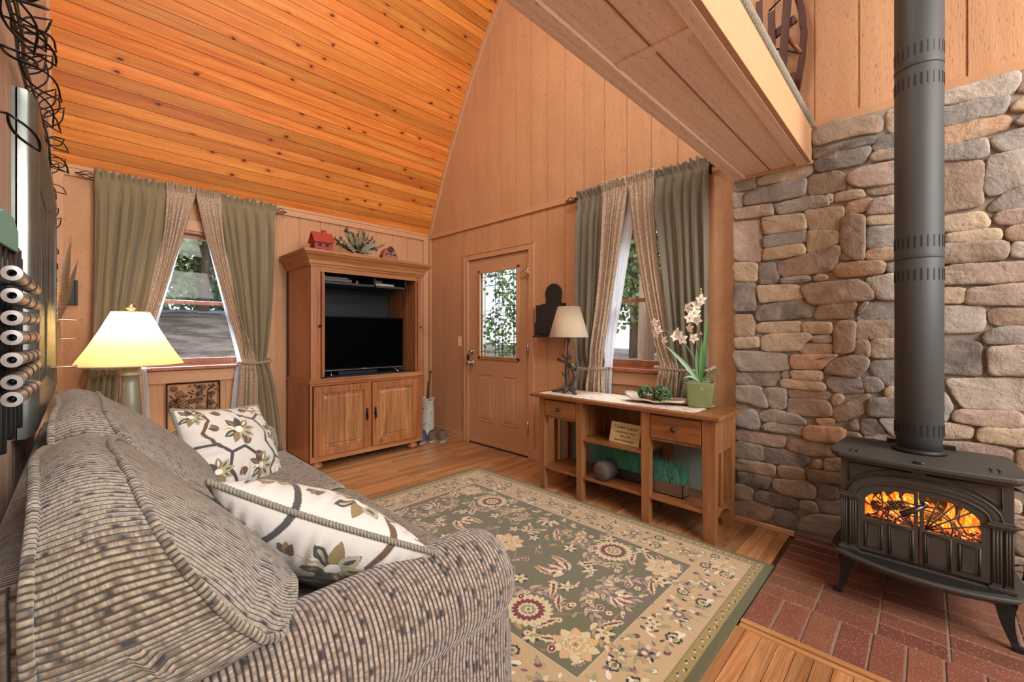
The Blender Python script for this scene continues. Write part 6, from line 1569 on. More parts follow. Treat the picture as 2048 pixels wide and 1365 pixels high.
fi = thing('fire', 'orange flames and glowing embers behind the stove doors', 'fire', (2.58, SY, 0.225))
for k in range(16):
    y = SY + lerp(-0.18, 0.18, (k + 0.5) / 16) + q.uniform(-0.01, 0.01); x = q.uniform(2.545, 2.64); z0 = 0.37; h = q.uniform(0.09, 0.155) * (0.75 + 0.25 * math.cos((y - SY) / 0.18 * 1.4)); w_ = q.uniform(0.014, 0.026)
    mb = MB(); ln = q.uniform(-0.03, 0.03); pts = []; rs = []
    for i in range(9):
        t = i / 8; pts.append((x + 0.01 * math.sin(t * 5 + k), y + ln * t * t + 0.008 * math.sin(t * 6 + k * 2), z0 + h * t)); rs.append(max(0.0008, w_ * math.sin(PI * (0.18 + 0.82 * t)) ** 0.9))
    mb.tube(pts, rs, 8); mb.build('flame', fe.m, fi)
mb = MB(); P = []
for i in range(41):
    P.append([(lerp(2.52, 2.72, j / 14), SY + lerp(-0.22, 0.22, i / 40), 0.365 + 0.03 * j / 14 + q.uniform(-0.008, 0.012)) for j in range(15)])
mb.grid(P, smooth=False); tag(mb.build('ember_bed', ge.m, fi), kind='stuff')
char = Mt('charred_log'); n1 = char.noise(char.coord('Object'), 40, 4); char.set(color=(0.02, 0.012, 0.01, 1), rough=0.9)
char.l(char.ramp(n1, [(0.55, (0, 0, 0)), (0.7, (1.0, 0.22, 0.03))]), char.b.inputs['Emission Color']); char.b.inputs['Emission Strength'].default_value = 1.0
for (a, b, lab) in (((2.60, SY + 0.16, 0.395), (2.56, SY + 0.03, 0.44), 'charred log burning behind the left stove door'), ((2.58, SY - 0.02, 0.40), (2.62, SY - 0.17, 0.435), 'charred log burning behind the right stove door'), ((2.66, SY + 0.10, 0.41), (2.66, SY - 0.10, 0.42), 'charred log at the back of the stove fire')):
    mb = MB(); mb.tube([a, b], 0.022, 10); tag(mb.build('log', char.m, None, loc=a), lab, 'log', 'logs in the stove')
point('fire_glow', (2.56, SY, 0.46), 1.6, (1.0, 0.42, 0.12), 0.05)

# ------------------------------------------------------------ rope on the loft edge, sled
M['rope'] = fabric('grey_rope', (0.40, 0.35, 0.27, 1), (0.12, 0.10, 0.08, 1), 0.0, 150)
mb = MB(); rope(mb, [(-0.6, 0.487, 2.415), (2.93, 0.487, 2.415), (2.962, 0.485, 2.41)], 0.020, 3, 0.075, 7)
tag(mb.build('edge_rope', M['rope'], None, loc=(1.2, 0.487, 2.395)), 'thick grey twisted rope running along the loft edge', 'rope')
sl = thing('wooden_sled', 'old dark wooden sled leaning on the wall above the loft beam', 'sled', (2.93, 0.62, 2.39))
sd = wood('sled_wood', (0.13, 0.04, 0.022, 1), (0.045, 0.014, 0.009, 1), 'z', rough=0.5, spec=0.3); sdl = wood('sled_strut_wood', (0.35, 0.13, 0.04, 1), (0.2, 0.06, 0.02, 1), 'z', rough=0.35)
def flatbar(pts, w, t, mat, name):
    """bar with rectangular section: w across y, t across x"""
    mb = MB(); P = []
    for i, p in enumerate(pts):
        p = Vector(p); a = Vector(pts[max(0, i - 1)]); b = Vector(pts[min(len(pts) - 1, i + 1)]); d = (b - a).normalized(); s = d.cross(Vector((1, 0, 0))).normalized()
        r_ = [p - s * w / 2 + Vector((-t / 2, 0, 0)), p + s * w / 2 + Vector((-t / 2, 0, 0)), p + s * w / 2 + Vector((t / 2, 0, 0)), p - s * w / 2 + Vector((t / 2, 0, 0))]
        P.append(r_ + [r_[0]])
    mb.grid(P, smooth=False)
    for e in (P[0], P[-1]): mb.add(e[:4], [(0, 1, 2, 3)], smooth=False)
    return mb.build(name, mat, sl, bevel=0.002)
flatbar([(2.97, 0.575, 2.392), (2.965, 0.553, 2.62), (2.96, 0.522, 2.82), (2.955, 0.512, 2.95), (2.95, 0.522, 3.08), (2.945, 0.545, 3.19), (2.94, 0.58, 3.29)], 0.034, 0.02, sd, 'runner')
flatbar([(2.97, 0.90, 2.392), (2.965, 0.90, 2.62), (2.96, 0.90, 2.82), (2.955, 0.90, 2.95), (2.95, 0.89, 3.08), (2.945, 0.87, 3.19), (2.94, 0.84, 3.29)], 0.034, 0.02, sd, 'runner')
for (y, a, b, w_, z0, z1) in ((0.60, 0.62, 0.572, 0.042, 2.62, 3.30), (0.665, 0.655, 0.665, 0.036, 2.64, 3.12), (0.73, 0.725, 0.73, 0.036, 2.6, 3.22), (0.80, 0.79, 0.80, 0.036, 2.6, 3.22)):
    flatbar([(2.90, a, z0), (2.895, (a + b) / 2, (z0 + z1) / 2), (2.89, b, z1)], w_, 0.012, sd, 'slat')
for (z, z2, nm, mt_) in ((2.99, 3.035, 'cross_bar', sd), (2.72, 2.70, 'cross_bar', sd)):
    flatbar([(2.915, 0.86, z - 0.03), (2.915, 0.70, z - 0.02), (2.915, 0.545, z2)], 0.045, 0.02, mt_, nm)
mb = MB(); mb.tube([(2.91, 0.60, 2.965), (2.955, 0.528, 2.845)], 0.012, 8); mb.build('strut', sdl, sl)
mb = MB(); mb.tube([(2.91, 0.66, 2.91), (2.935, 0.60, 2.885), (2.955, 0.53, 2.84)], 0.005, 8); mb.build('brace_rod', CD, sl)
mb = MB(); mb.tube([(2.90, 0.68, 3.14), (2.90, 0.60, 3.19), (2.90, 0.50, 3.26)], 0.005, 8); mb.build('brace_rod', CD, sl)
flatbar([(2.90, 0.562, 2.60), (2.90, 0.556, 2.70)], 0.02, 0.02, sd, 'slat_end')
# ------------------------------------------------------------ corduroy upholstery
def cord(name, light, mid, dark, pitch=0.0075, seg=22.0, bumpd=0.004, wr=0.35):
    m = Mt(name)
    uv = m.n('TexCoord'); xyz = m.sep(uv.outputs['UV']); u, v = xyz[0], xyz[1]
    wob = m.noise(m.coord('UV', scale=(9, 9, 1)), 1.0, 2); wob = m.math('MULTIPLY', m.math('SUBTRACT', wob, 0.5), 0.010)
    us = m.math('DIVIDE', m.math('ADD', u, wob), pitch); fr = m.math('FRACT', us); row = m.math('FLOOR', us)
    rib = m.math('SINE', m.math('MULTIPLY', fr, PI))                 # 0 groove, 1 crest
    cmb = m.n('CombineXYZ'); m.l(m.math('MULTIPLY', row, 17.713), cmb.inputs[0]); m.l(m.math('MULTIPLY', v, seg * 3), cmb.inputs[1])
    nz = m.n('TexNoise'); nz.inputs['Scale'].default_value = 1.0; nz.inputs['Detail'].default_value = 1.5; m.l(cmb.outputs[0], nz.inputs['Vector'])
    dash = m.ramp(nz.outputs['Fac'], [(0.33, dark), (0.41, mid), (0.50, light), (0.68, mid)])
    cmb2 = m.n('CombineXYZ'); m.l(m.math('MULTIPLY', row, 1.3), cmb2.inputs[0]); m.l(m.math('MULTIPLY', v, 190), cmb2.inputs[1])
    nt_ = m.n('TexNoise'); nt_.inputs['Scale'].default_value = 1.0; nt_.inputs['Detail'].default_value = 1; m.l(cmb2.outputs[0], nt_.inputs['Vector'])
    big = m.noise(m.coord('Object'), 4, 3)
    c = m.mix(m.ramp(nt_.outputs['Fac'], [(0.35, (0.75, 0.75, 0.75)), (0.6, (0, 0, 0))]), dash, m.mix(0.5, dash, dark))
    c = m.mix(m.ramp(rib, [(0.35, (1, 1, 1)), (0.72, (0, 0, 0))]), c, dark)
    c = m.mix(m.math('MULTIPLY', big, 0.2), c, mid)
    m.set(color=c, rough=0.8, spec=0.25, Sheen_Weight=0.35, Sheen_Roughness=0.5)
    h = m.math('ADD', rib, m.math('MULTIPLY', nt_.outputs['Fac'], 0.7))
    b = m.bump(h, 0.9, bumpd)
    m.bump(m.noise(m.coord('Object'), 11, 2), wr, 0.012, b)
    return m.m
M['cord'] = cord('corduroy_chenille', (0.47, 0.375, 0.29, 1), (0.27, 0.19, 0.135, 1), (0.018, 0.020, 0.024, 1), 0.0115, 11)
M['cordc'] = cord('corduroy_chenille_cushion', (0.43, 0.355, 0.25, 1), (0.24, 0.175, 0.11, 1), (0.020, 0.021, 0.022, 1), 0.0105, 11)
sofa = thing('sofa', 'large tan corduroy sofa along the left wall', 'sofa', (0.4, 2.0, 0))
def superell(n, N=96):
    out = []
    for i in range(N):
        a = 2 * PI * i / N; c, s = math.cos(a), math.sin(a)
        out.append((math.copysign(abs(c) ** (2 / n), c), math.copysign(abs(s) ** (2 / n), s)))
    return out
def back_cushion(cy, cz, a, b, cx, hx, dome, seed, sag=0.0, lean=0.10, n=3.3, zmin=0.474, zarm=None):
    q = random.Random(seed); E = superell(n, 120); N = len(E)
    ph = [q.uniform(0, 6) for _ in range(6)]
    def warp(x, y, z):
        # thick at the seat, thin at the top, leaning back
        dz = z - cz; k = lerp(1.42, 0.60, min(1.1, max(-0.1, (z - 0.62) / 0.31)))
        x2 = cx + (x - cx) * k - dz * 0.36 - 0.012
        z2 = z + sag * ((y - cy) / a) ** 2 * (1 if dz > 0 else 0.3) * -1
        z2 += 0.006 * math.sin(y * 11 + ph[0]) + 0.004 * math.sin(x * 23 + ph[1])
        x2 += 0.006 * math.sin(y * 9 + z * 7 + ph[2])
        zl = zmin if zarm is None or y > 1.40 else lerp(0.604, zmin, smooth((y - 1.04) / 0.36))
        if z2 < zl + 0.03: z2 = zl + 0.03 * math.exp((z2 - zl - 0.03) / 0.06)
        return (x2, y, z2)
    # arc length along the outline
    acc = [0]
    for i in range(1, N + 1):
        p, o = E[i % N], E[i - 1]; acc.append(acc[-1] + math.hypot((p[0] - o[0]) * a, (p[1] - o[1]) * b))
    W = 14
    P = []; UV = []
    for i in range(N + 1):
        e = E[i % N]; row = []; uv = []
        for j in range(W + 1):
            w_ = -1 + 2 * j / W; g = 1 + 0.055 * (1 - w_ * w_)
            pk = 0.0028 * math.sin(acc[i] * 46 + ph[3]) * abs(w_) ** 2
            row.append(warp(cx + w_ * hx, cy + e[0] * a * g, cz + e[1] * b * (g + 0.02 * (1 - w_ * w_)) + pk)); uv.append((acc[i], w_ * hx))
        P.append(row); UV.append(uv)
    mb = MB(); mb.grid(P, UV)
    for s, dm in ((1, dome), (-1, dome * 0.35)):
        P = []; UV = []
        rings = [1 - (k / 16) ** 1.5 for k in range(17)]
        for i in range(N + 1):
            e = E[i % N]; row = []; uv = []
            for r_ in rings:
                f = (1 - r_ ** 2.4); y = cy + e[0] * a * r_; z = cz + e[1] * b * r_
                wr_ = 0.003 * math.sin(acc[i] * 50 + ph[4]) * r_ ** 3 * (1 - r_) * 6
                row.append(warp(cx + s * (hx + dm * f ** 0.75 + wr_), y, z)); uv.append((y, z))
            P.append(row); UV.append(uv)
        mb.grid(P, UV)
    root = mb.build('back_cushion', M['cordc'], sofa)
    for s in (1, -1):
        mb = MB(); pts = [warp(cx + s * (hx + 0.002), cy + E[i][0] * a * 1.008, cz + E[i][1] * b * 1.008) for i in range(N)]
        pts = [(p[0], p[1], p[2] + 0.0015 * math.sin(i * 1.7)) for i, p in enumerate(pts)]
        mb.tube(pts, 0.0085, 8, closed=True)
        # swap so ribs run across the cord
        mb.uv = [[(q_[0], q_[1] * 0.02) for q_ in f] if f else None for f in mb.uv]
        mb.build('piping', M['cordc'], root)
back_cushion(1.325, 0.700, 0.440, 0.235, 0.095, 0.100, 0.085, 1, sag=0.02, zarm=0.6)
back_cushion(2.26, 0.705, 0.475, 0.250, 0.10, 0.105, 0.10, 2, sag=0.02)
def puff_box(x0, x1, y0, y1, z0, z1, crown, rad, name, mat, rib='y', n=26):
    """soft box, ribs running along x (rib='y' => spaced in y)"""
    mb = MB(); P = []; UV = []; nx, ny = n, n
    cx, cy = (x0 + x1) / 2, (y0 + y1) / 2; hx, hy = (x1 - x0) / 2, (y1 - y0) / 2
    def pt(u, v, top):
        # superelliptic rounding at the border
        du, dv = max(0, abs(u) - (1 - rad / hx)) / (rad / hx), max(0, abs(v) - (1 - rad / hy)) / (rad / hy)
        d = min(1, math.hypot(du, dv)); drop = rad * (1 - math.sqrt(max(0, 1 - d * d)))
        z = (z1 + crown * (1 - u * u) * (1 - v * v) - drop) if top else (z0 + drop * 0.6)
        return (cx + u * hx, cy + v * hy, z)
    def sp(k, m_): t = -1 + 2 * k / m_; return math.copysign(abs(t) ** 0.7, t)
    for top in (True, False):
        P = [[pt(sp(i, nx), sp(j, ny), top) for j in range(ny + 1)] for i in range(nx + 1)]
        UV = [[(p[1], p[0]) for p in r_] for r_ in P]; mb.grid(P, UV)
    T = lambda top: [pt(sp(i, nx), -1, top) for i in range(nx + 1)] + [pt(1, sp(j, ny), top) for j in range(1, ny + 1)] + [pt(sp(i, nx), 1, top) for i in range(nx - 1, -1, -1)] + [pt(-1, sp(j, ny), top) for j in range(ny - 1, -1, -1)]
    A, B = T(True), T(False); acc = 0; P = []; UV = []
    for i, (p, q_) in enumerate(zip(A, B)):
        if i: acc += (Vector(p) - Vector(A[i - 1])).length
        row = []; uv = []
        for k in range(7):
            t = k / 6; b_ = 0.012 * math.sin(PI * t); d = Vector((p[0] - cx, p[1] - cy, 0)).normalized()
            v = Vector(p).lerp(Vector(q_), t) + d * b_; row.append(tuple(v)); uv.append((acc, v.z))
        P.append(row); UV.append(uv)
    mb.grid(P, UV); return mb.build(name, mat, sofa)
puff_box(0.14, 0.93, 1.09, 2.015, 0.30, 0.465, 0.018, 0.05, 'seat_cushion', M['cordc'])
puff_box(0.14, 0.93, 2.02, 2.94, 0.30, 0.465, 0.018, 0.05, 'seat_cushion', M['cordc'])
def arm_(yo, yi, name='arm'):
    """rolled arm; yo outer face, yi inner face"""
    s = 1 if yi > yo else -1; yc = (yo + yi) / 2; r_ = abs(yi - yo) / 2
    prof = []
    for k in range(33):
        a = PI * (1.22 - 1.44 * k / 32) if True else 0
        prof.append((yc - s * -math.cos(a) * r_ * 1.0, 0.478 + math.sin(a) * r_ * 0.98))
    prof = [(yo + s * 0.035, 0.06), (yo + s * 0.03, 0.20), (yo + s * 0.034, 0.34), (yo + s * 0.030, 0.385)] + prof + [(yi - s * 0.030, 0.385), (yi - s * 0.034, 0.34), (yi - s * 0.03, 0.20), (yi - s * 0.03, 0.06)]
    acc = [0]
    for i in range(1, len(prof)): acc.append(acc[-1] + math.hypot(prof[i][0] - prof[i - 1][0], prof[i][1] - prof[i - 1][1]))
    xs = [-0.10] + [lerp(-0.05, 0.80, k / 20) for k in range(21)] + [0.80 + 0.085 * math.sin(PI / 2 * k / 9) for k in range(1, 10)]
    P = []; UV = []; mb = MB(); au = 0
    for i, x in enumerate(xs):
        if x > 0.80:
            t = (x - 0.80) / 0.085; sc_ = lerp(1, 0.80, 1 - math.sqrt(max(0, 1 - t * t)))
            au += 0.0145
        else: sc_ = 1; au = x
        row = []; uv = []
        for k, (y, z) in enumerate(prof):
            up = 1 if z > 0.345 else 0.25
            zc = 0.47 if z > 0.345 else z
            row.append((x, yc + (y - yc) * lerp(1, sc_, up) , zc + (z - zc) * sc_ if z > 0.345 else z)); uv.append((au, acc[k]))
        P.append(row); UV.append(uv)
    mb.grid(P, UV)
    last = P[-1]; n = len(last); c = (xs[-1] + 0.004, yc, 0.40)
    mb.add([tuple(p) for p in last] + [c], [(i, (i + 1) % n, n) for i in range(n)], uvs=[(p[1], p[2]) for p in last] + [(yc, 0.4)], smooth=True)
    return mb.build(name, M['cord'], sofa)
arm_(0.835, 1.10); arm_(3.19, 2.93)
mb = MB()   # back frame, rounded top
pr = [(-0.135, 0.06), (-0.135, 0.74), (-0.12, 0.775), (-0.09, 0.79), (-0.06, 0.79), (-0.035, 0.775), (-0.02, 0.74), (0.02, 0.30), (0.02, 0.06)]
P = [[(x, y, z) for (x, z) in pr] for y in [lerp(1.06, 3.0, k / 20) for k in range(21)]]; UV = [[(p[1], p[2] + (0.1 if p[0] > -0.06 else 0)) for p in r_] for r_ in P]
mb.grid(P, UV); mb.add(P[0], [tuple(range(9))], uvs=[(p[0], p[2]) for p in P[0]]); mb.add(P[-1], [tuple(range(9))], uvs=[(p[0], p[2]) for p in P[-1]]); mb.build('back_frame', M['cord'], sofa)
mb = MB(); y0, y1 = 0.88, 3.145
P = [[(x, y, z) for (x, z) in ((0.0, 0.295), (0.84, 0.295), (0.865, 0.28), (0.87, 0.25), (0.862, 0.05), (0.0, 0.05))] for y in [lerp(y0, y1, k / 20) for k in range(21)]]
mb.grid(P, [[(p[1], p[2] + p[0]) for p in r_] for r_ in P]); mb.build('base', M['cord'], sofa)
for (x, y) in ((0.05, 0.93), (0.80, 0.93), (0.05, 3.1), (0.80, 3.1)):
    mb = MB(); mb.lathe((x, y, 0), [(0.02, 0), (0.03, 0.05)], 14); mb.build('foot', M['mis'], sofa)

# ------------------------------------------------------------ painted canvases (rug pile, embroidery) stored as vertex colour
class Canvas:
    def __init__(s, w, h, res, base):
        s.nx, s.ny = int(round(w / res)) + 1, int(round(h / res)) + 1
        s.w, s.h = w, h; s.xs = np.linspace(-w / 2, w / 2, s.nx); s.ys = np.linspace(-h / 2, h / 2, s.ny)
        s.img = np.zeros((s.ny, s.nx, 3)); s.img[:] = base; s.hgt = np.zeros((s.ny, s.nx))
    def win(s, x0, x1, y0, y1):
        i0, i1 = np.searchsorted(s.xs, [x0, x1]); j0, j1 = np.searchsorted(s.ys, [y0, y1])
        return slice(j0, j1), slice(i0, i1)
    def put(s, sl, mask, col, h=0.0):
        if isinstance(col, np.ndarray) and col.ndim == 3: s.img[sl][mask] = col[mask]
        else: s.img[sl][mask] = col
        if h: s.hgt[sl][mask] = h
    def rect(s, x0, x1, y0, y1, col):
        sl = s.win(x0, x1, y0, y1); s.img[sl] = col
    def ell(s, cx, cy, rx, ry, ang, col, oc=None, ow=0.0, h=0):
        R_ = max(rx, ry) + ow; sl = s.win(cx - R_, cx + R_, cy - R_, cy + R_)
        X, Y = np.meshgrid(s.xs[sl[1]] - cx, s.ys[sl[0]] - cy)
        if X.size == 0: return
        c, n = math.cos(ang), math.sin(ang); U, V = X * c + Y * n, -X * n + Y * c
        if oc is not None: s.put(sl, (U / (rx + ow)) ** 2 + (V / (ry + ow)) ** 2 < 1, oc, h)
        s.put(sl, (U / rx) ** 2 + (V / ry) ** 2 < 1, col, h)
    def leaf(s, x, y, L, W, ang, col, oc=None, ow=0.002, bend=0.0, jag=0, mid=None, h=0):
        R_ = L * 1.2 + W; sl = s.win(x - R_, x + R_, y - R_, y + R_)
        X, Y = np.meshgrid(s.xs[sl[1]] - x, s.ys[sl[0]] - y)
        if X.size == 0: return
        c, n = math.cos(ang), math.sin(ang); U, V = X * c + Y * n, -X * n + Y * c
        t = U / L; V = V - bend * L * t * t
        ok = (t > 0) & (t < 1); tt = np.clip(t, 0, 1); w_ = W * 0.5 * np.sin(PI * tt ** 0.8) ** 0.8
        if jag: w_ = w_ * (1 - 0.35 * (0.5 + 0.5 * np.cos(tt * jag * 2 * PI)))
        if oc is not None: s.put(sl, (t > -ow / L) & (t < 1 + ow / L) & (np.abs(V) < w_ + ow), oc, h)
        s.put(sl, ok & (np.abs(V) < w_), col, h)
        if mid is not None: s.put(sl, ok & (np.abs(V) < w_ * 0.32), mid, h)
    def stroke(s, pts, w, col, h=0):
        for (a, b) in zip(pts[:-1], pts[1:]):
            x0, x1 = min(a[0], b[0]) - w, max(a[0], b[0]) + w; y0, y1 = min(a[1], b[1]) - w, max(a[1], b[1]) + w
            sl = s.win(x0, x1, y0, y1); X, Y = np.meshgrid(s.xs[sl[1]] - a[0], s.ys[sl[0]] - a[1])
            if X.size == 0: continue
            dx, dy = b[0] - a[0], b[1] - a[1]; l2 = dx * dx + dy * dy + 1e-12; t = np.clip((X * dx + Y * dy) / l2, 0, 1)
            s.put(sl, np.hypot(X - t * dx, Y - t * dy) < w / 2, col, h)
    def rosette(s, cx, cy, r, n, col, oc=None, ow=0.002, ang=0, jag=0.0, inner=None, lobed=0.22, h=0):
        R_ = r * 1.15 + ow; sl = s.win(cx - R_, cx + R_, cy - R_, cy + R_)
        X, Y = np.meshgrid(s.xs[sl[1]] - cx, s.ys[sl[0]] - cy)
        if X.size == 0: return
        rho = np.hypot(X, Y); th = np.arctan2(Y, X) - ang
        rr_ = r * (1 - lobed * (1 - np.abs(np.cos(n * th / 2)) ** 0.6)) * (1 + jag * np.cos(th * n * 4))
        if oc is not None: s.put(sl, rho < rr_ + ow, oc, h)
        s.put(sl, rho < rr_, col, h)
    def curve(s, x, y, ang, L, k0, k1, w, col, leaves=None, n=40):
        """clothoid stroke, returns end; leaves=(every, L, W, colours)"""
        pts = [(x, y)]; a = ang; A = [a]
        for i in range(n):
            t = i / n; a += (k0 + (k1 - k0) * t) * L / n; x += math.cos(a) * L / n; y += math.sin(a) * L / n; pts.append((x, y)); A.append(a)
        s.stroke(pts, w, col)
        if leaves:
            ev, l_, w_, cols = leaves
            for j, i in enumerate(range(3, n, ev)):
                for sd_ in (-1, 1):
                    s.leaf(pts[i][0], pts[i][1], l_ * (1 - 0.4 * i / n), w_ * (1 - 0.3 * i / n), A[i] + sd_ * 0.75, cols[(j + (sd_ > 0)) % len(cols)], cols[-1], 0.0018, sd_ * -0.25)
        return pts[-1], a
def C3(*a): return np.array(hexc(*a)[:3])
# rug ---------------------------------------------------------
RW, RH = 1.60, 2.30
OL = C3(102, 99, 72); CREAM = C3(208, 192, 150); GOLD = C3(172, 148, 92); BUR = C3(112, 32, 48); PLUM = C3(118, 88, 98); BLK = C3(30, 32, 38); WHT = C3(222, 214, 196); BEI = C3(188, 161, 121); EDGE = C3(88, 84, 50); SAGE = C3(150, 148, 108); PEACH = C3(206, 168, 120)
cv = Canvas(RW, RH, 0.0032, EDGE)
cv.rect(-RW / 2 + 0.032, RW / 2 - 0.032, -RH / 2 + 0.032, RH / 2 - 0.032, C3(150, 130, 72))
cv.rect(-RW / 2 + 0.078, RW / 2 - 0.078, -RH / 2 + 0.078, RH / 2 - 0.078, C3(106, 96, 60))
cv.rect(-RW / 2 + 0.081, RW / 2 - 0.081, -RH / 2 + 0.081, RH / 2 - 0.081, BEI)
cv.rect(-0.499, 0.499, -0.852, 0.852, C3(196, 186, 160)); FX_, FY_ = 0.495, 0.848
cv.rect(-FX_, FX_, -FY_, FY_, OL)
qr = random.Random(2)
def sym(f):
    for sx in (1, -1):
        for sy in (1, -1): f(sx, sy)
def P_(sx, sy, x, y): return (sx * x, sy * y)
def A_(sx, sy, a): return math.atan2(sy * math.sin(a), sx * math.cos(a))
def L_(sx, sy, x, y, L, W, a, col, oc=None, bend=0.0, jag=0, mid=None, ow=0.0022): cv.leaf(sx * x, sy * y, L, W, A_(sx, sy, a), col, oc, ow, bend * sx * sy, jag, mid)
def V_(sx, sy, x, y, a, L, k0, k1, w, col, leaves=None):
    # mirrored curve built point by point
    pts = [(sx * x, sy * y)]; A = [a]; n = 36
    for i in range(n):
        a += (k0 + (k1 - k0) * i / n) * L / n; x += math.cos(a) * L / n; y += math.sin(a) * L / n; pts.append((sx * x, sy * y)); A.append(a)
    cv.stroke(pts, w, col)
    if leaves:
        ev, l_, w_, cols, oc = leaves
        for j, i in enumerate(range(2, n + 1, ev)):
            for sd_ in (-1, 1): L_(sx, sy, pts[i][0] * sx, pts[i][1] * sy, l_ * (1.1 - 0.45 * i / n), w_ * (1.1 - 0.35 * i / n), A[i] + sd_ * 0.85, cols[(j + (sd_ > 0)) % len(cols)], oc, -sd_ * 0.35)
def flower(x, y, r, style):
    if style == 'bur':
        for k in range(22): cv.leaf(x + math.cos(k * 2 * PI / 22) * r * 0.72, y + math.sin(k * 2 * PI / 22) * r * 0.72, r * 0.40, r * 0.28, k * 2 * PI / 22, CREAM, C3(120, 100, 72), 0.0012, 0.2)
        cv.rosette(x, y, r * 0.86, 22, CREAM, None, 0, 0, 0.02, lobed=0.06); cv.rosette(x, y, r * 0.76, 18, BUR, None, 0, 0.1, 0.03, lobed=0.22); cv.rosette(x, y, r * 0.46, 14, CREAM, WHT, 0.0015, 0, 0.02)
        cv.rosette(x, y, r * 0.33, 9, SAGE, BLK, 0.0015); cv.rosette(x, y, r * 0.20, 7, CREAM, BLK, 0.001); cv.ell(x, y, r * 0.07, r * 0.07, 0, BUR)
    elif style == 'beige':
        for k in range(10): cv.leaf(x + math.cos(k * PI / 5) * r * 0.45, y + math.sin(k * PI / 5) * r * 0.45, r * 0.62, r * 0.50, k * PI / 5, PEACH if k % 2 else CREAM, C3(110, 88, 66), 0.0015)
        cv.rosette(x, y, r * 0.62, 10, CREAM, PLUM, 0.0015, 0.3); cv.rosette(x, y, r * 0.45, 10, PEACH, BLK, 0.0012); cv.rosette(x, y, r * 0.30, 8, CREAM, PLUM, 0.0012); cv.rosette(x, y, r * 0.16, 6, GOLD, BLK, 0.001); cv.ell(x, y, r * 0.05, r * 0.05, 0, BUR)
    elif style == 'black':
        cv.rosette(x, y, r, 8, BLK, None, 0, 0.2); cv.rosette(x, y, r * 0.66, 8, CREAM, None, 0, 0.2); cv.rosette(x, y, r * 0.40, 6, GOLD, BLK, 0.001, 0.2); cv.ell(x, y, r * 0.12, r * 0.12, 0, BLK)
    elif style == 'star':
        for k in range(5): cv.leaf(x, y, r, r * 0.42, k * 2 * PI / 5 + 0.3, CREAM, WHT, 0.001)
        for k in range(5): cv.leaf(x + math.cos(k * 2 * PI / 5 + 0.93) * r * 0.55, y + math.sin(k * 2 * PI / 5 + 0.93) * r * 0.55, r * 0.5, r * 0.3, k * 2 * PI / 5 + 0.93, BLK)
        cv.ell(x, y, r * 0.2, r * 0.2, 0, GOLD, BLK, 0.001)
def palm(x, y, r, a):
    for k in range(-4, 5):
        b = a + k * 0.33; cv.leaf(x, y, r * (1 - 0.05 * abs(k)), r * 0.30, b, (BUR if k % 2 else CREAM), WHT if k % 2 == 0 else CREAM, 0.0016, 0.1)
    for k in range(-2, 3): cv.leaf(x, y, r * 0.55, r * 0.2, a + k * 0.4, GOLD if k % 2 else WHT, BLK, 0.001)
    cv.ell(x, y, r * 0.16, r * 0.16, 0, PLUM, BLK, 0.0015)
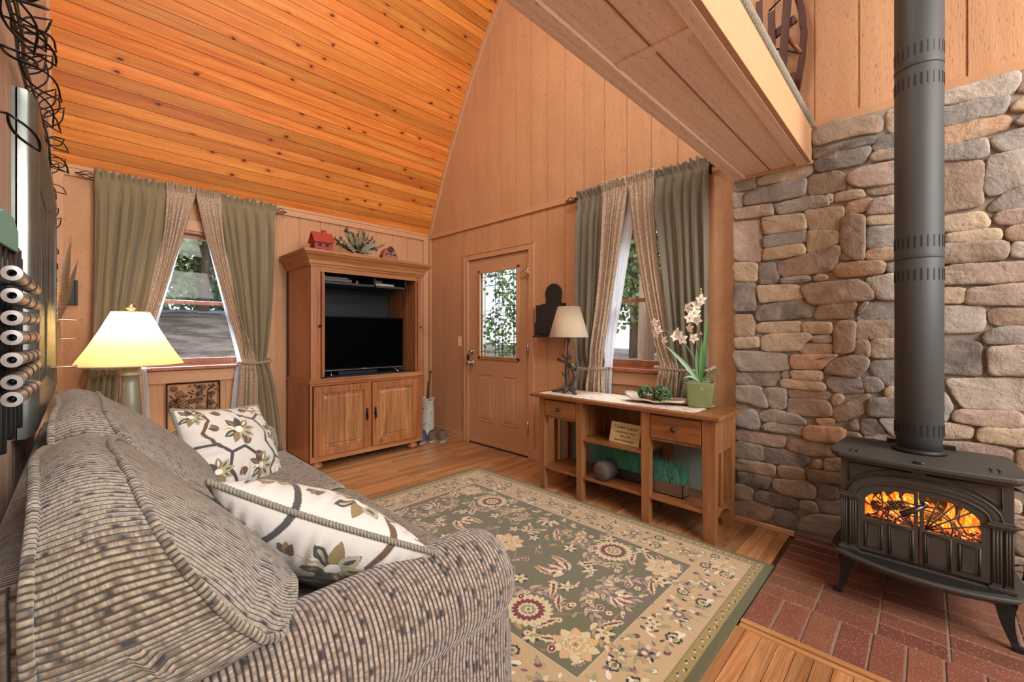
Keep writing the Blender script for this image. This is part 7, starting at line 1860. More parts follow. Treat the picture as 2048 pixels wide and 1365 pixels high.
def field(sx, sy):
    # thin vine work
    V_(sx, sy, 0.02, 0.10, 0.6, 0.55, 2.0, -5.0, 0.0035, GOLD); V_(sx, sy, 0.345, 0.30, 1.4, 0.50, 2.0, 4.0, 0.0035, GOLD); V_(sx, sy, 0.10, 0.78, 0.0, 0.42, 1.0, -6.0, 0.0035, GOLD); V_(sx, sy, 0.40, 0.10, 1.9, 0.30, 4, -4, 0.0035, GOLD)
    # acanthus scrolls
    ac = (5, 0.062, 0.026, (C3(150, 128, 122), C3(180, 160, 120)), BLK)
    V_(sx, sy, 0.03, 0.60, 0.2, 0.30, 3.0, 9.0, 0.005, PLUM, ac); V_(sx, sy, 0.03, 0.60, 2.4, 0.22, -3, -9, 0.005, PLUM, ac)
    V_(sx, sy, 0.24, 0.38, -0.5, 0.26, -4.0, -10.0, 0.005, PLUM, ac); V_(sx, sy, 0.24, 0.38, 2.3, 0.24, -5, -8, 0.005, PLUM, ac)
    V_(sx, sy, 0.20, 0.74, 0.5, 0.22, 4, 8, 0.005, BUR, (5, 0.05, 0.022, (CREAM, GOLD), PLUM)); V_(sx, sy, 0.42, 0.22, 2.4, 0.2, 3, 8, 0.005, BUR, (5, 0.05, 0.022, (CREAM, GOLD), PLUM))
    # large leaves
    for (x, y, L, W, a, b) in ((0.23, 0.20, 0.15, 0.055, -1.0, 0.3), (0.10, 0.42, 0.14, 0.05, 0.9, -0.3), (0.44, 0.62, 0.13, 0.05, 2.0, 0.3), (0.17, 0.52, 0.12, 0.045, 0.4, 0.3), (0.30, 0.62, 0.13, 0.05, -0.6, 0.3), (0.06, 0.28, 0.12, 0.045, 1.3, 0.2), (0.40, 0.36, 0.11, 0.04, 0.4, -0.2), (0.13, 0.82, 0.12, 0.045, -0.7, 0.2)):
        L_(sx, sy, x, y, L, W, a, CREAM, C3(96, 76, 62), b, 5, BUR)
    for (x, y, a) in ((0.46, 0.80, 2.6), (0.33, 0.14, 0.6), (0.17, 0.66, 2.0), (0.38, 0.52, 1.2), (0.06, 0.36, 2.4), (0.27, 0.50, 0.4), (0.11, 0.16, 2.5)):
        L_(sx, sy, x, y, 0.075, 0.03, a, PLUM, CREAM, 0.2, 4, WHT)
    for (x, y, r, st_) in ((0.345, 0.485, 0.098, 'bur'), (0.372, 0.752, 0.088, 'beige'), (0.20, 0.30, 0.040, 'star'), (0.10, 0.50, 0.036, 'star'), (0.455, 0.60, 0.040, 'star'), (0.24, 0.80, 0.040, 'star'), (0.15, 0.08, 0.035, 'star'), (0.45, 0.40, 0.034, 'star')):
        flower(sx * x, sy * y, r, st_)
    for (x, y) in ((0.05, 0.20), (0.28, 0.16), (0.30, 0.40), (0.20, 0.60), (0.45, 0.70), (0.12, 0.70)):
        cv.ell(sx * x, sy * y, 0.018, 0.013, 0.5, BUR, CREAM, 0.004); cv.ell(sx * x, sy * y, 0.006, 0.004, 0, WHT)
sym(field)
for _ in range(70):
    x_, y_, a_, k_ = qr.uniform(0.03, 0.47), qr.uniform(0.03, 0.82), qr.uniform(0, 6), qr.randrange(5)
    if min(math.hypot(x_ - 0.345, y_ - 0.485), math.hypot(x_ - 0.372, y_ - 0.752)) < 0.12: continue
    for sx in (1, -1):
        for sy in (1, -1):
            if k_ < 3: L_(sx, sy, x_, y_, 0.05, 0.02, a_, (CREAM, GOLD, SAGE)[k_], (PLUM, None, BLK)[k_], 0.3)
            elif k_ == 3: cv.rosette(sx * x_, sy * y_, 0.016, 6, CREAM, PLUM, 0.0015); cv.ell(sx * x_, sy * y_, 0.005, 0.005, 0, BUR)
            else: L_(sx, sy, x_, y_, 0.07, 0.014, a_, PLUM, None, 0.5)
for s in (1, -1):
    palm(s * 0.40, 0.0, 0.10, 0 if s < 0 else PI); palm(0.0, s * 0.42, 0.10, -s * PI / 2); palm(0.0, s * 0.70, 0.085, s * PI / 2)
    palm(s * 0.17, 0.0, 0.06, 0 if s > 0 else PI)
flower(0, 0, 0.10, 'beige')
# main border
def border(x, y, k, along):
    a = 0 if along == 'x' else PI / 2
    px = (lambda u, v: (x + u, y + v)) if along == 'x' else (lambda u, v: (x + v, y + u))
    if k % 2 == 0:
        p = px(0, -0.045); flower(p[0], p[1], 0.034, 'black'); p = px(0.02, 0.05); flower(p[0], p[1], 0.030, 'black' if k % 4 else 'star')
        for (u, v, b) in ((-0.05, 0.03, 0.4), (0.05, -0.01, 2.0), (-0.045, -0.07, 1.0), (0.055, -0.07, 2.6)):
            p = px(u, v); cv.leaf(p[0], p[1], 0.05, 0.022, b + a, [CREAM, SAGE, PEACH, WHT][qr.randrange(4)], PLUM, 0.0012, 0.3)
    else:
        p = px(0, 0.0)
        for j in range(9):
            b = j * 2 * PI / 9; cv.leaf(p[0] + 0.012 * math.cos(b), p[1] + 0.012 * math.sin(b), 0.044, 0.022, b, [CREAM, SAGE, GOLD][j % 3], PLUM, 0.0015, 0.2)
        cv.rosette(p[0], p[1], 0.024, 8, PLUM, BLK, 0.001); cv.rosette(p[0], p[1], 0.012, 6, CREAM)
        for (u, v) in ((-0.06, 0.06), (0.06, 0.065), (-0.055, -0.065), (0.06, -0.06)):
            p = px(u, v); cv.ell(p[0], p[1], 0.013, 0.010, qr.uniform(0, 3), BUR if qr.random() < 0.5 else WHT, PLUM, 0.003); cv.leaf(p[0], p[1], 0.042, 0.017, qr.uniform(0, 6), SAGE, BLK if qr.random() < 0.3 else None, 0.001)
    for _ in range(12):
        p = px(qr.uniform(-0.07, 0.07), qr.uniform(-0.085, 0.085)); cv.leaf(p[0], p[1], 0.028, 0.012, qr.uniform(0, 6), [SAGE, PLUM, WHT, GOLD, BLK][qr.randrange(5)])
bx_, by_ = 0.61, 0.96
for s in (1, -1):
    for k in range(13): border(s * bx_, lerp(-by_ + 0.03, by_ - 0.03, k / 12), k, 'y')
    for k in range(8): border(lerp(-bx_ + 0.08, bx_ - 0.08, k / 7), s * by_, k + 1, 'x')
for sx in (1, -1):
    for sy in (1, -1): flower(sx * 0.61, sy * 0.965, 0.06, 'beige'); flower(sx * 0.545, sy * 0.90, 0.028, 'black'); flower(sx * 0.675, sy * 0.905, 0.024, 'black')
# guard stripe
for s in (1, -1):
    for k in range(58):
        y = lerp(-RH / 2 + 0.06, RH / 2 - 0.06, k / 57); x = s * (RW / 2 - 0.055)
        cv.leaf(x, y, 0.022, 0.010, (0.9 if k % 2 else 2.2), WHT if k % 2 else CREAM, None); cv.ell(x + 0.008 * (1 if k % 2 else -1), y + 0.012, 0.006, 0.005, 0, BLK)
    for k in range(40):
        x = lerp(-RW / 2 + 0.06, RW / 2 - 0.06, k / 39); y = s * (RH / 2 - 0.055)
        cv.leaf(x, y, 0.022, 0.010, (0.7 if k % 2 else -0.7), WHT if k % 2 else CREAM, None); cv.ell(x + 0.012, y + 0.008 * (1 if k % 2 else -1), 0.006, 0.005, 0, BLK)
rugm = Mt('wool_rug'); at = rugm.n('Attribute'); at.attribute_name = 'Col'; n1 = rugm.noise(rugm.coord('Object'), 420, 2); n2 = rugm.noise(rugm.coord('Object', scale=(60, 220, 1)), 1.0, 2)
rugm.set(color=rugm.mix(rugm.math('MULTIPLY', n2, 0.35), at.outputs['Color'], rugm.mix(1.0, at.outputs['Color'], (0.55, 0.53, 0.5, 1), 'MULTIPLY')), rough=0.92, spec=0.15, Sheen_Weight=0.25)
rugm.bump(n1, 0.6, 0.004)
def canvas_mesh(name, cv, posf, mat, parent=None, loc=None):
    Xg, Yg = np.meshgrid(cv.xs, cv.ys); V = posf(Xg, Yg, cv)
    org = ORG[parent.name] if parent is not None else Vector(loc)
    V = V.reshape(-1, 3) - np.array(org)
    ny, nx = cv.ny, cv.nx
    idx = np.arange(ny * nx).reshape(ny, nx)
    F = np.stack([idx[:-1, :-1], idx[:-1, 1:], idx[1:, 1:], idx[1:, :-1]], -1).reshape(-1, 4)
    me = bpy.data.meshes.new(name); me.vertices.add(len(V)); me.vertices.foreach_set('co', V.astype(np.float32).ravel())
    me.loops.add(F.size); me.polygons.add(len(F)); me.loops.foreach_set('vertex_index', F.ravel().astype(np.int32))
    me.polygons.foreach_set('loop_start', np.arange(0, F.size, 4, dtype=np.int32)); me.update(calc_edges=True)
    me.polygons.foreach_set('use_smooth', [True] * len(F))
    ca = me.color_attributes.new('Col', 'FLOAT_COLOR', 'POINT'); A = np.ones((ny * nx, 4), dtype=np.float32); A[:, :3] = cv.img.reshape(-1, 3); ca.data.foreach_set('color', A.ravel())
    me.materials.append(mat); o = bpy.data.objects.new(name, me); COL.objects.link(o)
    if parent is not None: o.parent = parent; ORG[o.name] = org
    else: o.location = org; ORG[o.name] = org
    return o
rcx, rcy = 1.695, 1.71
def rugpos(X, Y, cv):
    e = np.minimum(np.minimum(X + RW / 2, RW / 2 - X), np.minimum(Y + RH / 2, RH / 2 - Y))
    z = 0.0125 - 0.008 * np.exp(-e / 0.004) + 0.0006 * np.sin(X * 7) * np.cos(Y * 5)
    return np.stack([X + rcx, Y + rcy, z], -1)
rug = thing('area_rug', 'olive and beige floral area rug covering the wooden floor', 'rug', (rcx, rcy, 0))
canvas_mesh('pile', cv, rugpos, rugm.m, parent=rug)
mb = MB(); mb.box(rcx - RW / 2, rcx + RW / 2, rcy - RH / 2, rcy + RH / 2, 0.0006, 0.006); mb.build('backing', plain('rug_backing', (0.10, 0.09, 0.05, 1), 0.9), rug)

# ------------------------------------------------------------ embroidered pillows
CR = C3(206, 203, 197); BRN = C3(92, 64, 40); TAU = C3(132, 112, 72); SLT = C3(52, 56, 60); PSG = C3(168, 166, 134)
def emb(seed, S=0.50):
    c = Canvas(S, S, 0.0018, CR)
    def fl_(x, y, r, a0=0):
        cols = [PSG, TAU, SLT, BRN, WHT, SLT, TAU, PSG]
        for k in range(9):
            a = a0 + k * 2 * PI / 9; c.leaf(x + 0.2 * r * math.cos(a), y + 0.2 * r * math.sin(a), r * 0.85, r * 0.42, a, cols[k % 8], C3(60, 50, 40), 0.0012)
            c.leaf(x + 0.4 * r * math.cos(a), y + 0.4 * r * math.sin(a), r * 0.5, r * 0.15, a, cols[(k + 3) % 8])
        c.rosette(x, y, r * 0.26, 6, C3(226, 222, 214), TAU, 0.0012)
    def tulip(x, y, a, s=0.045):
        for d in (-0.55, 0, 0.55): c.leaf(x, y, s, s * 0.42, a + d, BRN if d else TAU, C3(60, 45, 30), 0.001, -d * 0.4)
    def branch(pts): c.stroke(pts, 0.0155, C3(60, 45, 35)); c.stroke(pts, 0.012, SLT)
    def branch2(pts): c.stroke(pts, 0.0155, C3(70, 50, 35)); c.stroke(pts, 0.012, BRN)
    h = S / 2
    branch([(-h, 0.02), (-0.15, 0.0), (-0.10, -0.06), (-0.12, -0.14), (-0.07, -h)]); branch([(-0.02, h), (0.02, 0.15), (0.09, 0.12), (0.13, 0.04), (0.10, -0.03), (0.16, -0.12), (h, -0.14)])
    branch2([(0.09, 0.12), (0.15, 0.16), (h, 0.15)]); branch2([(-0.15, 0.0), (-0.19, 0.08), (-0.14, 0.15), (-0.17, h)]); branch([(-0.10, -0.06), (-0.03, -0.04), (0.02, -0.09)]); branch2([(0.16, -0.12), (0.12, -0.19), (0.15, -h)])
    fl_(-0.03, 0.06, 0.078); fl_(0.19, 0.03, 0.062, 0.3); fl_(-0.17, -0.14, 0.066, 0.8); fl_(0.05, -0.16, 0.074, 0.5); fl_(0.14, 0.21, 0.045, 0.2); fl_(-0.20, 0.19, 0.055, 0.1)
    for (x, y, a) in ((0.02, -0.09, -0.4), (-0.08, 0.17, 2.0), (0.06, 0.19, 0.6), (-0.02, -0.03, 1.0), (0.21, -0.05, 1.2), (-0.22, -0.06, 2.6), (-0.05, -0.15, -1.8), (0.20, -0.20, -0.6), (-0.12, 0.08, 2.4)): tulip(x, y, a)
    return c
pm_ = Mt('embroidered_cotton'); at = pm_.n('Attribute'); at.attribute_name = 'Col'; n1 = pm_.noise(pm_.coord('Object'), 500, 2)
pm_.set(color=pm_.mix(pm_.math('MULTIPLY', n1, 0.12), at.outputs['Color'], (0.55, 0.48, 0.4, 1)), rough=0.75, spec=0.25, Sheen_Weight=0.2)
wv = pm_.noise(pm_.coord('Object', scale=(30, 30, 30)), 1.0, 2, 0.5, 1.0); b = pm_.bump(n1, 0.15, 0.001); pm_.bump(wv, 0.25, 0.006, b)
def pillow(label, center, U, V, S1, S2, puff, seed, loc):
    """U,V unit axes; front normal = U x V"""
    U = Vector(U).normalized(); V = Vector(V); V = (V - U * V.dot(U)).normalized(); Nn = U.cross(V); c0 = Vector(center)
    root = thing('throw_pillow', label, 'pillow', loc, 'embroidered pillows on the sofa')
    q = random.Random(seed); ph = [q.uniform(0, 6) for _ in range(5)]
    Ua, Va, Na, Ca = (np.array(a) for a in (U, V, Nn, c0))
    for side in (1, -1):
        cvs = emb(seed + (side > 0), 0.5)
        def pos(X, Y, cv_):
            u, v = X / 0.25, Y / 0.25
            # concave edges, full corners
            eu = 1 - 0.075 * (1 - v ** 2) * np.abs(u) ** 3; ev = 1 - 0.075 * (1 - u ** 2) * np.abs(v) ** 3
            x = u * S1 / 2 * eu * (1 - 0.02 * v * v); y = v * S2 / 2 * ev
            f = np.clip((1 - u ** 2), 0, 1) ** 0.55 * np.clip((1 - v ** 2), 0, 1) ** 0.55
            h = puff * f
            edge = np.maximum(np.abs(u), np.abs(v))
            th = np.where(np.abs(u) > np.abs(v), v, u)
            wr = 0.0055 * np.sin(th * 34 + ph[0] + 2 * np.sin(th * 9)) * np.clip((edge - 0.45) / 0.4, 0, 1) * (1 - edge) * 3.0
            wr += 0.003 * np.sin(u * 7 + v * 5 + ph[1])* f
            z = side * (h + wr) + 0.010 * np.sin(u * 2 + ph[2]) * np.cos(v * 2)
            return Ca + x[..., None] * Ua + y[..., None] * Va + z[..., None] * Na
        canvas_mesh('pillow_front' if side > 0 else 'pillow_back', cvs, pos, pm_.m, parent=root)
    path = []
    n = 30
    def ed(u, v):
        eu = 1 - 0.075 * (1 - v ** 2) * abs(u) ** 3; ev = 1 - 0.075 * (1 - u ** 2) * abs(v) ** 3
        z = 0.010 * math.sin(u * 2 + ph[2]) * math.cos(v * 2)
        return c0 + U * (u * S1 / 2 * eu * (1 - 0.02 * v * v)) * 1.01 + V * (v * S2 / 2 * ev) * 1.01 + Nn * z
    for k in range(n): path.append(ed(-1 + 2 * k / n, -1))
    for k in range(n): path.append(ed(1, -1 + 2 * k / n))
    for k in range(n): path.append(ed(1 - 2 * k / n, 1))
    for k in range(n + 1): path.append(ed(-1, 1 - 2 * k / n))
    mb = MB(); rope(mb, path, 0.0066, 2, 0.018, 6); mb.build('cord_trim', M['cordtrim'], root)
M['cordtrim'] = fabric('pillow_cord', (0.40, 0.375, 0.30, 1), (0.14, 0.13, 0.10, 1), 0.1, 200)
pillow('cream embroidered pillow wedged between the near sofa arm and back cushion', (0.490, 1.245, 0.600), (0.46, -0.34, -0.235), (0.20, 0.74, -0.56), 0.60, 0.42, 0.115, 3, (0.55, 1.30, 0.47))
pillow('cream embroidered pillow propped on the far half of the sofa', (0.53, 2.46, 0.635), (0.80, 0.46, -0.10), (-0.42, 0.28, 0.80), 0.48, 0.44, 0.10, 8, (0.60, 2.40, 0.48))
# ------------------------------------------------------------ lit lamp on the end table
et = thing('end_table', 'small wooden end table in the corner carrying the lit lamp', 'end table', (0.23, 3.62, 0))
mb = MB(); mb.box(-0.02, 0.33, 3.42, 3.84, 0.505, 0.53); mb.build('table_top', M['misy'], et, bevel=0.005)
for (x, y) in ((0.01, 3.45), (0.30, 3.45), (0.01, 3.81), (0.30, 3.81)):
    mb = MB(); mb.taper((x, y, 0), 0.015, 0.015, (x, y, 0.505), 0.02, 0.02); mb.build('leg', M['mis'], et)
mb = MB(); mb.box(0.0, 0.31, 3.44, 3.82, 0.16, 0.178); mb.build('shelf', M['misy'], et)
la = thing('table_lamp', 'lit table lamp with a wide glowing cream shade behind the sofa', 'lamp', (0.226, 3.60, 0.53))
lx, ly = 0.226, 3.60
bm_ = plain('pewter_green_base', (0.30, 0.30, 0.24, 1), 0.4, 0.3, bump=0.1)
mb = MB(); mb.lathe((lx, ly, 0.53), [(0.085, 0), (0.09, 0.012), (0.07, 0.03), (0.04, 0.05), (0.034, 0.08), (0.048, 0.11), (0.056, 0.17), (0.050, 0.26), (0.040, 0.36), (0.036, 0.40), (0.050, 0.405), (0.050, 0.412), (0.037, 0.418), (0.038, 0.445), (0.052, 0.458), (0.052, 0.466), (0.036, 0.474), (0.022, 0.49), (0.014, 0.52)], 32)
mb.build('urn_base', bm_, la)
mb = MB(); mb.tube([(lx, ly, 1.04), (lx, ly, 1.345)], 0.004, 8); mb.build('stem', M['iron'], la)
shA = Mt('warm_shade'); shA.set(color=(0.85, 0.72, 0.50, 1), rough=0.8); tr = shA.n('BsdfTranslucent'); tr.inputs[0].default_value = (0.95, 0.72, 0.36, 1); mx = shA.n('MixShader'); mx.inputs[0].default_value = 0.6
shA.l(shA.b.outputs[0], mx.inputs[1]); shA.l(tr.outputs[0], mx.inputs[2]); shA.l(mx.outputs[0], shA.N['Material Output'].inputs[0])
mb = MB(); mb.lathe((lx, ly, 0), [(0.262, 1.003), (0.263, 1.008), (0.200, 1.115), (0.145, 1.222), (0.094, 1.335), (0.092, 1.335)], 64, cap=False)
mb.build('lamp_shade', shA.m, la)
mb = MB(); mb.tube([(lx + 0.263 * math.cos(a), ly + 0.263 * math.sin(a), 1.004) for a in [k * PI / 32 for k in range(64)]], 0.004, 6, closed=True); mb.build('shade_piping', plain('shade_trim', (0.62, 0.48, 0.28, 1), 0.7), la); mb = MB(); mb.tube([(lx + 0.094 * math.cos(a), ly + 0.094 * math.sin(a), 1.336) for a in [k * PI / 16 for k in range(32)]], 0.003, 6, closed=True)
mb.build('shade_piping', bpy.data.materials['shade_trim'], la)
mb = MB()
for a in (0.3, 0.3 + 2 * PI / 3, 0.3 + 4 * PI / 3): mb.tube([(lx, ly, 1.335), (lx + 0.094 * math.cos(a), ly + 0.094 * math.sin(a), 1.335)], 0.0018, 6)
mb.build('spider', M['iron'], la)
mb = MB(); mb.lathe((lx, ly, 1.336), [(0.008, 0), (0.008, 0.008), (0.005, 0.012)], 12); mb.ball((lx, ly, 1.370), 0.027, 20); mb.build('finial', plain('brass_finial', (0.55, 0.42, 0.26, 1), 0.25, 0.9), la)
bulb = Mt('bulb_glow'); e_ = bulb.n('Emission'); e_.inputs[0].default_value = (1, 0.78, 0.5, 1); e_.inputs[1].default_value = 4; bulb.l(e_.outputs[0], bulb.N['Material Output'].inputs[0])
mb = MB(); mb.ball((lx, ly, 1.16), 0.028, 16, 1.3); mb.build('bulb', bulb.m, la)
point('lamp_bulb', (lx, ly, 1.20), 7.5, (1.0, 0.74, 0.45), 0.035)

# ------------------------------------------------------------ wrought iron scroll panel, dark plaque
sp_ = thing('iron_scroll_panel', 'black wrought iron scrollwork panel leaning under the far window', 'wall panel', (0.66, YA - 0.03, 0.05))
YP = 4.355; x0, x1, z0, z1 = 0.487, 0.842, 0.03, 0.792
mb = MB()
for a, b in (((x0, z0), (x1, z0)), ((x1, z0), (x1, z1)), ((x1, z1), (x0, z1)), ((x0, z1), (x0, z0))):
    mb.tube([(a[0], YP, a[1]), (b[0], YP, b[1])], 0.006, 6)
mb.build('frame', M['iron'], sp_)
q = random.Random(31)
for stem in ([(0.66, 0.05), (0.62, 0.45), (0.56, 0.62), (0.505, 0.70)], [(0.665, 0.05), (0.69, 0.42), (0.755, 0.58), (0.76, 0.72), (0.80, 0.775)], [(0.66, 0.3), (0.60, 0.47), (0.54, 0.53), (0.50, 0.62)], [(0.67, 0.3), (0.74, 0.45), (0.79, 0.52), (0.83, 0.60)]):
    mb = MB(); mb.tube([(a, YP, b) for a, b in stem], 0.004, 6); mb.build('stem', M['iron'], sp_)
for (x, z, r, d) in ((0.535, 0.752, 0.026, 1), (0.572, 0.703, 0.034, -1), (0.596, 0.625, 0.040, 1), (0.56, 0.655, 0.018, 1), (0.645, 0.640, 0.024, -1), (0.705, 0.700, 0.026, 1), (0.695, 0.645, 0.032, -1), (0.725, 0.752, 0.026, 1), (0.785, 0.690, 0.024, -1),
                     (0.780, 0.620, 0.028, 1), (0.525, 0.640, 0.026, -1), (0.53, 0.595, 0.034, 1), (0.63, 0.565, 0.040, -1), (0.70, 0.570, 0.038, 1), (0.775, 0.555, 0.036, -1), (0.58, 0.49, 0.05, 1), (0.68, 0.47, 0.05, -1), (0.77, 0.46, 0.045, 1), (0.55, 0.36, 0.055, -1), (0.66, 0.35, 0.05, 1), (0.77, 0.34, 0.05, 1), (0.56, 0.22, 0.06, 1), (0.68, 0.2, 0.06, -1), (0.78, 0.2, 0.05, 1)):
    mb = MB(); mb.tube([(x + d * r * (1 - t / 2.4 / 3.4) * math.cos(t * 2.0 + r * 90) , YP, z + r * (1 - t / 2.4 / 3.4) * math.sin(t * 2.0 + r * 90)) for t in [k * 0.19 for k in range(38)]], 0.0028, 5); mb.build('scroll', M['iron'], sp_)
for k in range(30):
    x, z = (q.uniform(0.60, 0.72), q.uniform(0.66, 0.785)) if k < 17 else (q.uniform(0.765, 0.835), q.uniform(0.58, 0.785))
    a = q.uniform(0, 6); mb = MB(); leafmesh(mb, (x, YP - 0.004, z), (math.cos(a), 0, math.sin(a)), (0, -1, 0), 0.026, 0.014, 0.1, 4); mb.build('iron_leaf', M['iron'], sp_, fixn=False)
pl = thing('wall_plaque', 'small square black framed plaque left of the far window', 'wall plaque', (-0.048, YA - 0.02, 1.41))
mb = MB(); mb.box(-0.118, -0.010, YA - 0.016, YA, 1.405, 1.585); mb.build('plaque_panel', bk, pl)
mb = MB()
for b in ((-0.118, -0.103, 1.405, 1.585), (-0.025, -0.010, 1.405, 1.585), (-0.103, -0.025, 1.405, 1.42), (-0.103, -0.025, 1.57, 1.585)): mb.box(b[0], b[1], YA - 0.026, YA - 0.015, b[2], b[3])
mb.build('plaque_frame', bk, pl, bevel=0.003)

# ------------------------------------------------------------ mirror above the sofa
mi = thing('wall_mirror', 'large rectangular mirror in a dark silvery frame on the left wall above the sofa', 'mirror', (XD, 2.80, 0.87))
mfr = Mt('aged_bronze_frame'); n1 = mfr.noise(mfr.coord('Object', scale=(1, 1, 1)), 9, 3); n2 = mfr.noise(mfr.coord('Object'), 200, 2)
mfr.set(color=mfr.mix(n1, (0.13, 0.17, 0.16, 1), (0.34, 0.34, 0.30, 1)), rough=0.28, metal=0.8); mfr.bump(n2, 0.05, 0.001)
MY0, MY1, MZ0, MZ1 = 2.04, 3.56, 0.865, 1.975
cs = [(0.0, 0.0), (0.0, 0.022), (0.008, 0.036), (0.022, 0.046), (0.042, 0.050), (0.062, 0.044), (0.078, 0.030), (0.086, 0.028), (0.092, 0.022), (0.100, 0.020), (0.104, 0.012)]
mb = MB(); P = []
for (i_, d) in cs:
    X = XD + 0.008 + d
    P.append([(X, MY0 + i_, MZ0 + i_), (X, MY1 - i_, MZ0 + i_), (X, MY1 - i_, MZ1 - i_), (X, MY0 + i_, MZ1 - i_), (X, MY0 + i_, MZ0 + i_)])
for k in range(4):
    mb.grid([[r_[k], r_[k + 1]] for r_ in P], smooth=True)
mb.box(XD, XD + 0.012, MY0, MY1, MZ0, MZ1)
mb.build('mirror_frame', mfr.m, mi)
mg = Mt('mirror_silver'); mg.set(color=(0.88, 0.9, 0.92, 1), rough=0.02, metal=1.0)
mb = MB(); mb.box(XD + 0.012, XD + 0.019, MY0 + 0.1, MY1 - 0.1, MZ0 + 0.1, MZ1 - 0.1); mb.build('mirror_glass', mg.m, mi)

# ------------------------------------------------------------ wire vine sculpture
wm = plain('black_wire', (0.02, 0.02, 0.022, 1), 0.3, 0.85)
wv = thing('wire_vine_sculpture', 'black wire vine with pointed loop leaves on the left wall over the mirror', 'wall sculpture', (XD, 2.4, 2.1))
q = random.Random(17)
vine = [(1.30, 2.02), (1.50, 1.97), (1.75, 2.03), (2.05, 2.06), (2.35, 2.10), (2.70, 2.13), (3.05, 2.14), (3.40, 2.13), (3.62, 2.05), (3.70, 1.85), (3.72, 1.60)]
vp = [Vector((XD + 0.022 + 0.010 * math.sin(i * 1.3), y, z)) for i, (y, z) in enumerate(vine)]
for off in (0.0, 0.012):
    mb = MB(); mb.tube([v + Vector((off, 0, off * 0.8 * math.sin(i * 2))) for i, v in enumerate(vp)], 0.0045, 8); mb.build('wire_stem', wm, wv)
n = 0
for i in range(len(vp) - 1):
    for k in range(3):
        b = vp[i].lerp(vp[i + 1], (k + 0.5) / 3); L = q.uniform(0.10, 0.16) * (1.0 if i < 8 else 0.7); W = L * 0.20
        a = q.uniform(-1.1, 1.9); d = Vector((q.uniform(0.25, 0.85), math.cos(a) * 0.8, math.sin(a) * 0.9)).normalized()
        if b.x + d.x * L > XD + 0.115: d.x *= 0.5; d.normalize()
        s = d.cross(Vector((0.3, 0.8, 0.4))).normalized(); pts = []
        for t in range(9): u = t / 8; pts.append(b + d * L * u + s * W * math.sin(PI * u) ** 1.3)
        for t in range(7, 0, -1): u = t / 8; pts.append(b + d * L * u - s * W * math.sin(PI * u) ** 1.3)
        for p_ in pts: p_.x = max(p_.x, XD + 0.006)
        mb = MB(); mb.tube(pts, 0.0028, 6, closed=True); mb.build('wire_leaf', wm, wv)
# lone bigger leaves nearer the camera
for (y, z, L, dx, dy, dz) in ((1.42, 1.82, 0.09, 0.42, 0.6, 0.05), (1.55, 1.72, 0.10, 0.40, 0.55, -0.45), (1.50, 1.97, 0.16, 0.35, 0.8, 0.45), (1.62, 1.98, 0.15, 0.40, 0.7, -0.15)):
    b = Vector((XD + 0.03, y, z)); d = Vector((dx, dy, dz)).normalized(); s = d.cross(Vector((0.3, 0.5, 0.8))).normalized(); pts = []
    for t in range(9): u = t / 8; pts.append(b + d * L * u + s * L * 0.2 * math.sin(PI * u))
    for t in range(7, 0, -1): u = t / 8; pts.append(b + d * L * u - s * L * 0.2 * math.sin(PI * u))
    for p_ in pts: p_.x = max(p_.x, XD + 0.006)
    mb = MB(); mb.tube(pts, 0.0032, 6, closed=True); mb.tube([(XD + 0.004, y, z), tuple(b)], 0.003, 6); mb.build('wire_leaf', wm, wv)

# ------------------------------------------------------------ rolled metal tube sculpture next to the camera
rt = thing('metal_tube_sculpture', 'metal wall sculpture of rolled silvery tubes and dark rods at the left edge', 'wall sculpture', (XD, 1.12, 1.0))
slv = Mt('rolled_tin'); n1 = slv.noise(slv.coord('Object', scale=(40, 40, 40)), 1.0, 3); slv.set(color=slv.mix(n1, (0.20, 0.18, 0.17, 1), (0.52, 0.49, 0.46, 1)), rough=0.3, metal=0.75)
drk = plain('blue_black_steel', (0.045, 0.055, 0.065, 1), 0.35, 0.7); vd = plain('verdigris_sheet', (0.19, 0.42, 0.34, 1), 0.5, 0.2)
for k in range(13):
    y = 1.02 + 0.036 * k; zt = 1.350 - 0.010 * (k % 3) + 0.003 * k; mb = MB()
    mb.tube([(XD + 0.05 + 0.004 * (k % 2), y, 1.03 - 0.012 * (k % 4)), (XD + 0.05 + 0.004 * (k % 2), y, zt)], 0.0085, 10); mb.build('vertical_rod', drk, rt)
def rolled(y0, z0, y1, z1, x0, x1, r=0.0125, k=3):
    A, B = Vector((XD + x0, y0, z0)), Vector((XD + x1, y1, z1)); d = (B - A) / k
    mb = MB()
    for i in range(k):
        p, p2 = A + d * i, A + d * (i + 1)
        mb.tube([p, p + d * 0.04, p2 - d * 0.04, p2], [r * 0.97, r, r * 0.95, r * 0.86], 18, cap=(i > 0))
    mb.tube([A, A + d * 0.5], r * 0.45, 12, cap=False); mb.tube([A, A - d * 0.004], [r * 0.97, r * 0.45], 18, cap=False)
    ro = mb.build('rolled_tube', slv.m, rt)
    mb = MB(); mb.tube([A + d * 0.25, A + d * 0.26], r * 0.5, 12); mb.build('tube_core', drk, ro)
    for i in range(1, k): mb = MB(); mb.tube([A + d * (i - 0.02), A + d * (i + 0.02)], r * 1.03, 16); mb.build('wire_band', drk, ro)
for (za_, zb_) in zip((1.289, 1.256, 1.223, 1.194, 1.161, 1.128, 1.103), (1.286, 1.256, 1.229, 1.192, 1.158, 1.138, 1.098)):
    rolled(0.96, za_, 1.26, zb_, 0.080, 0.086, 0.0115, 3 if za_ > 1.17 else 4)
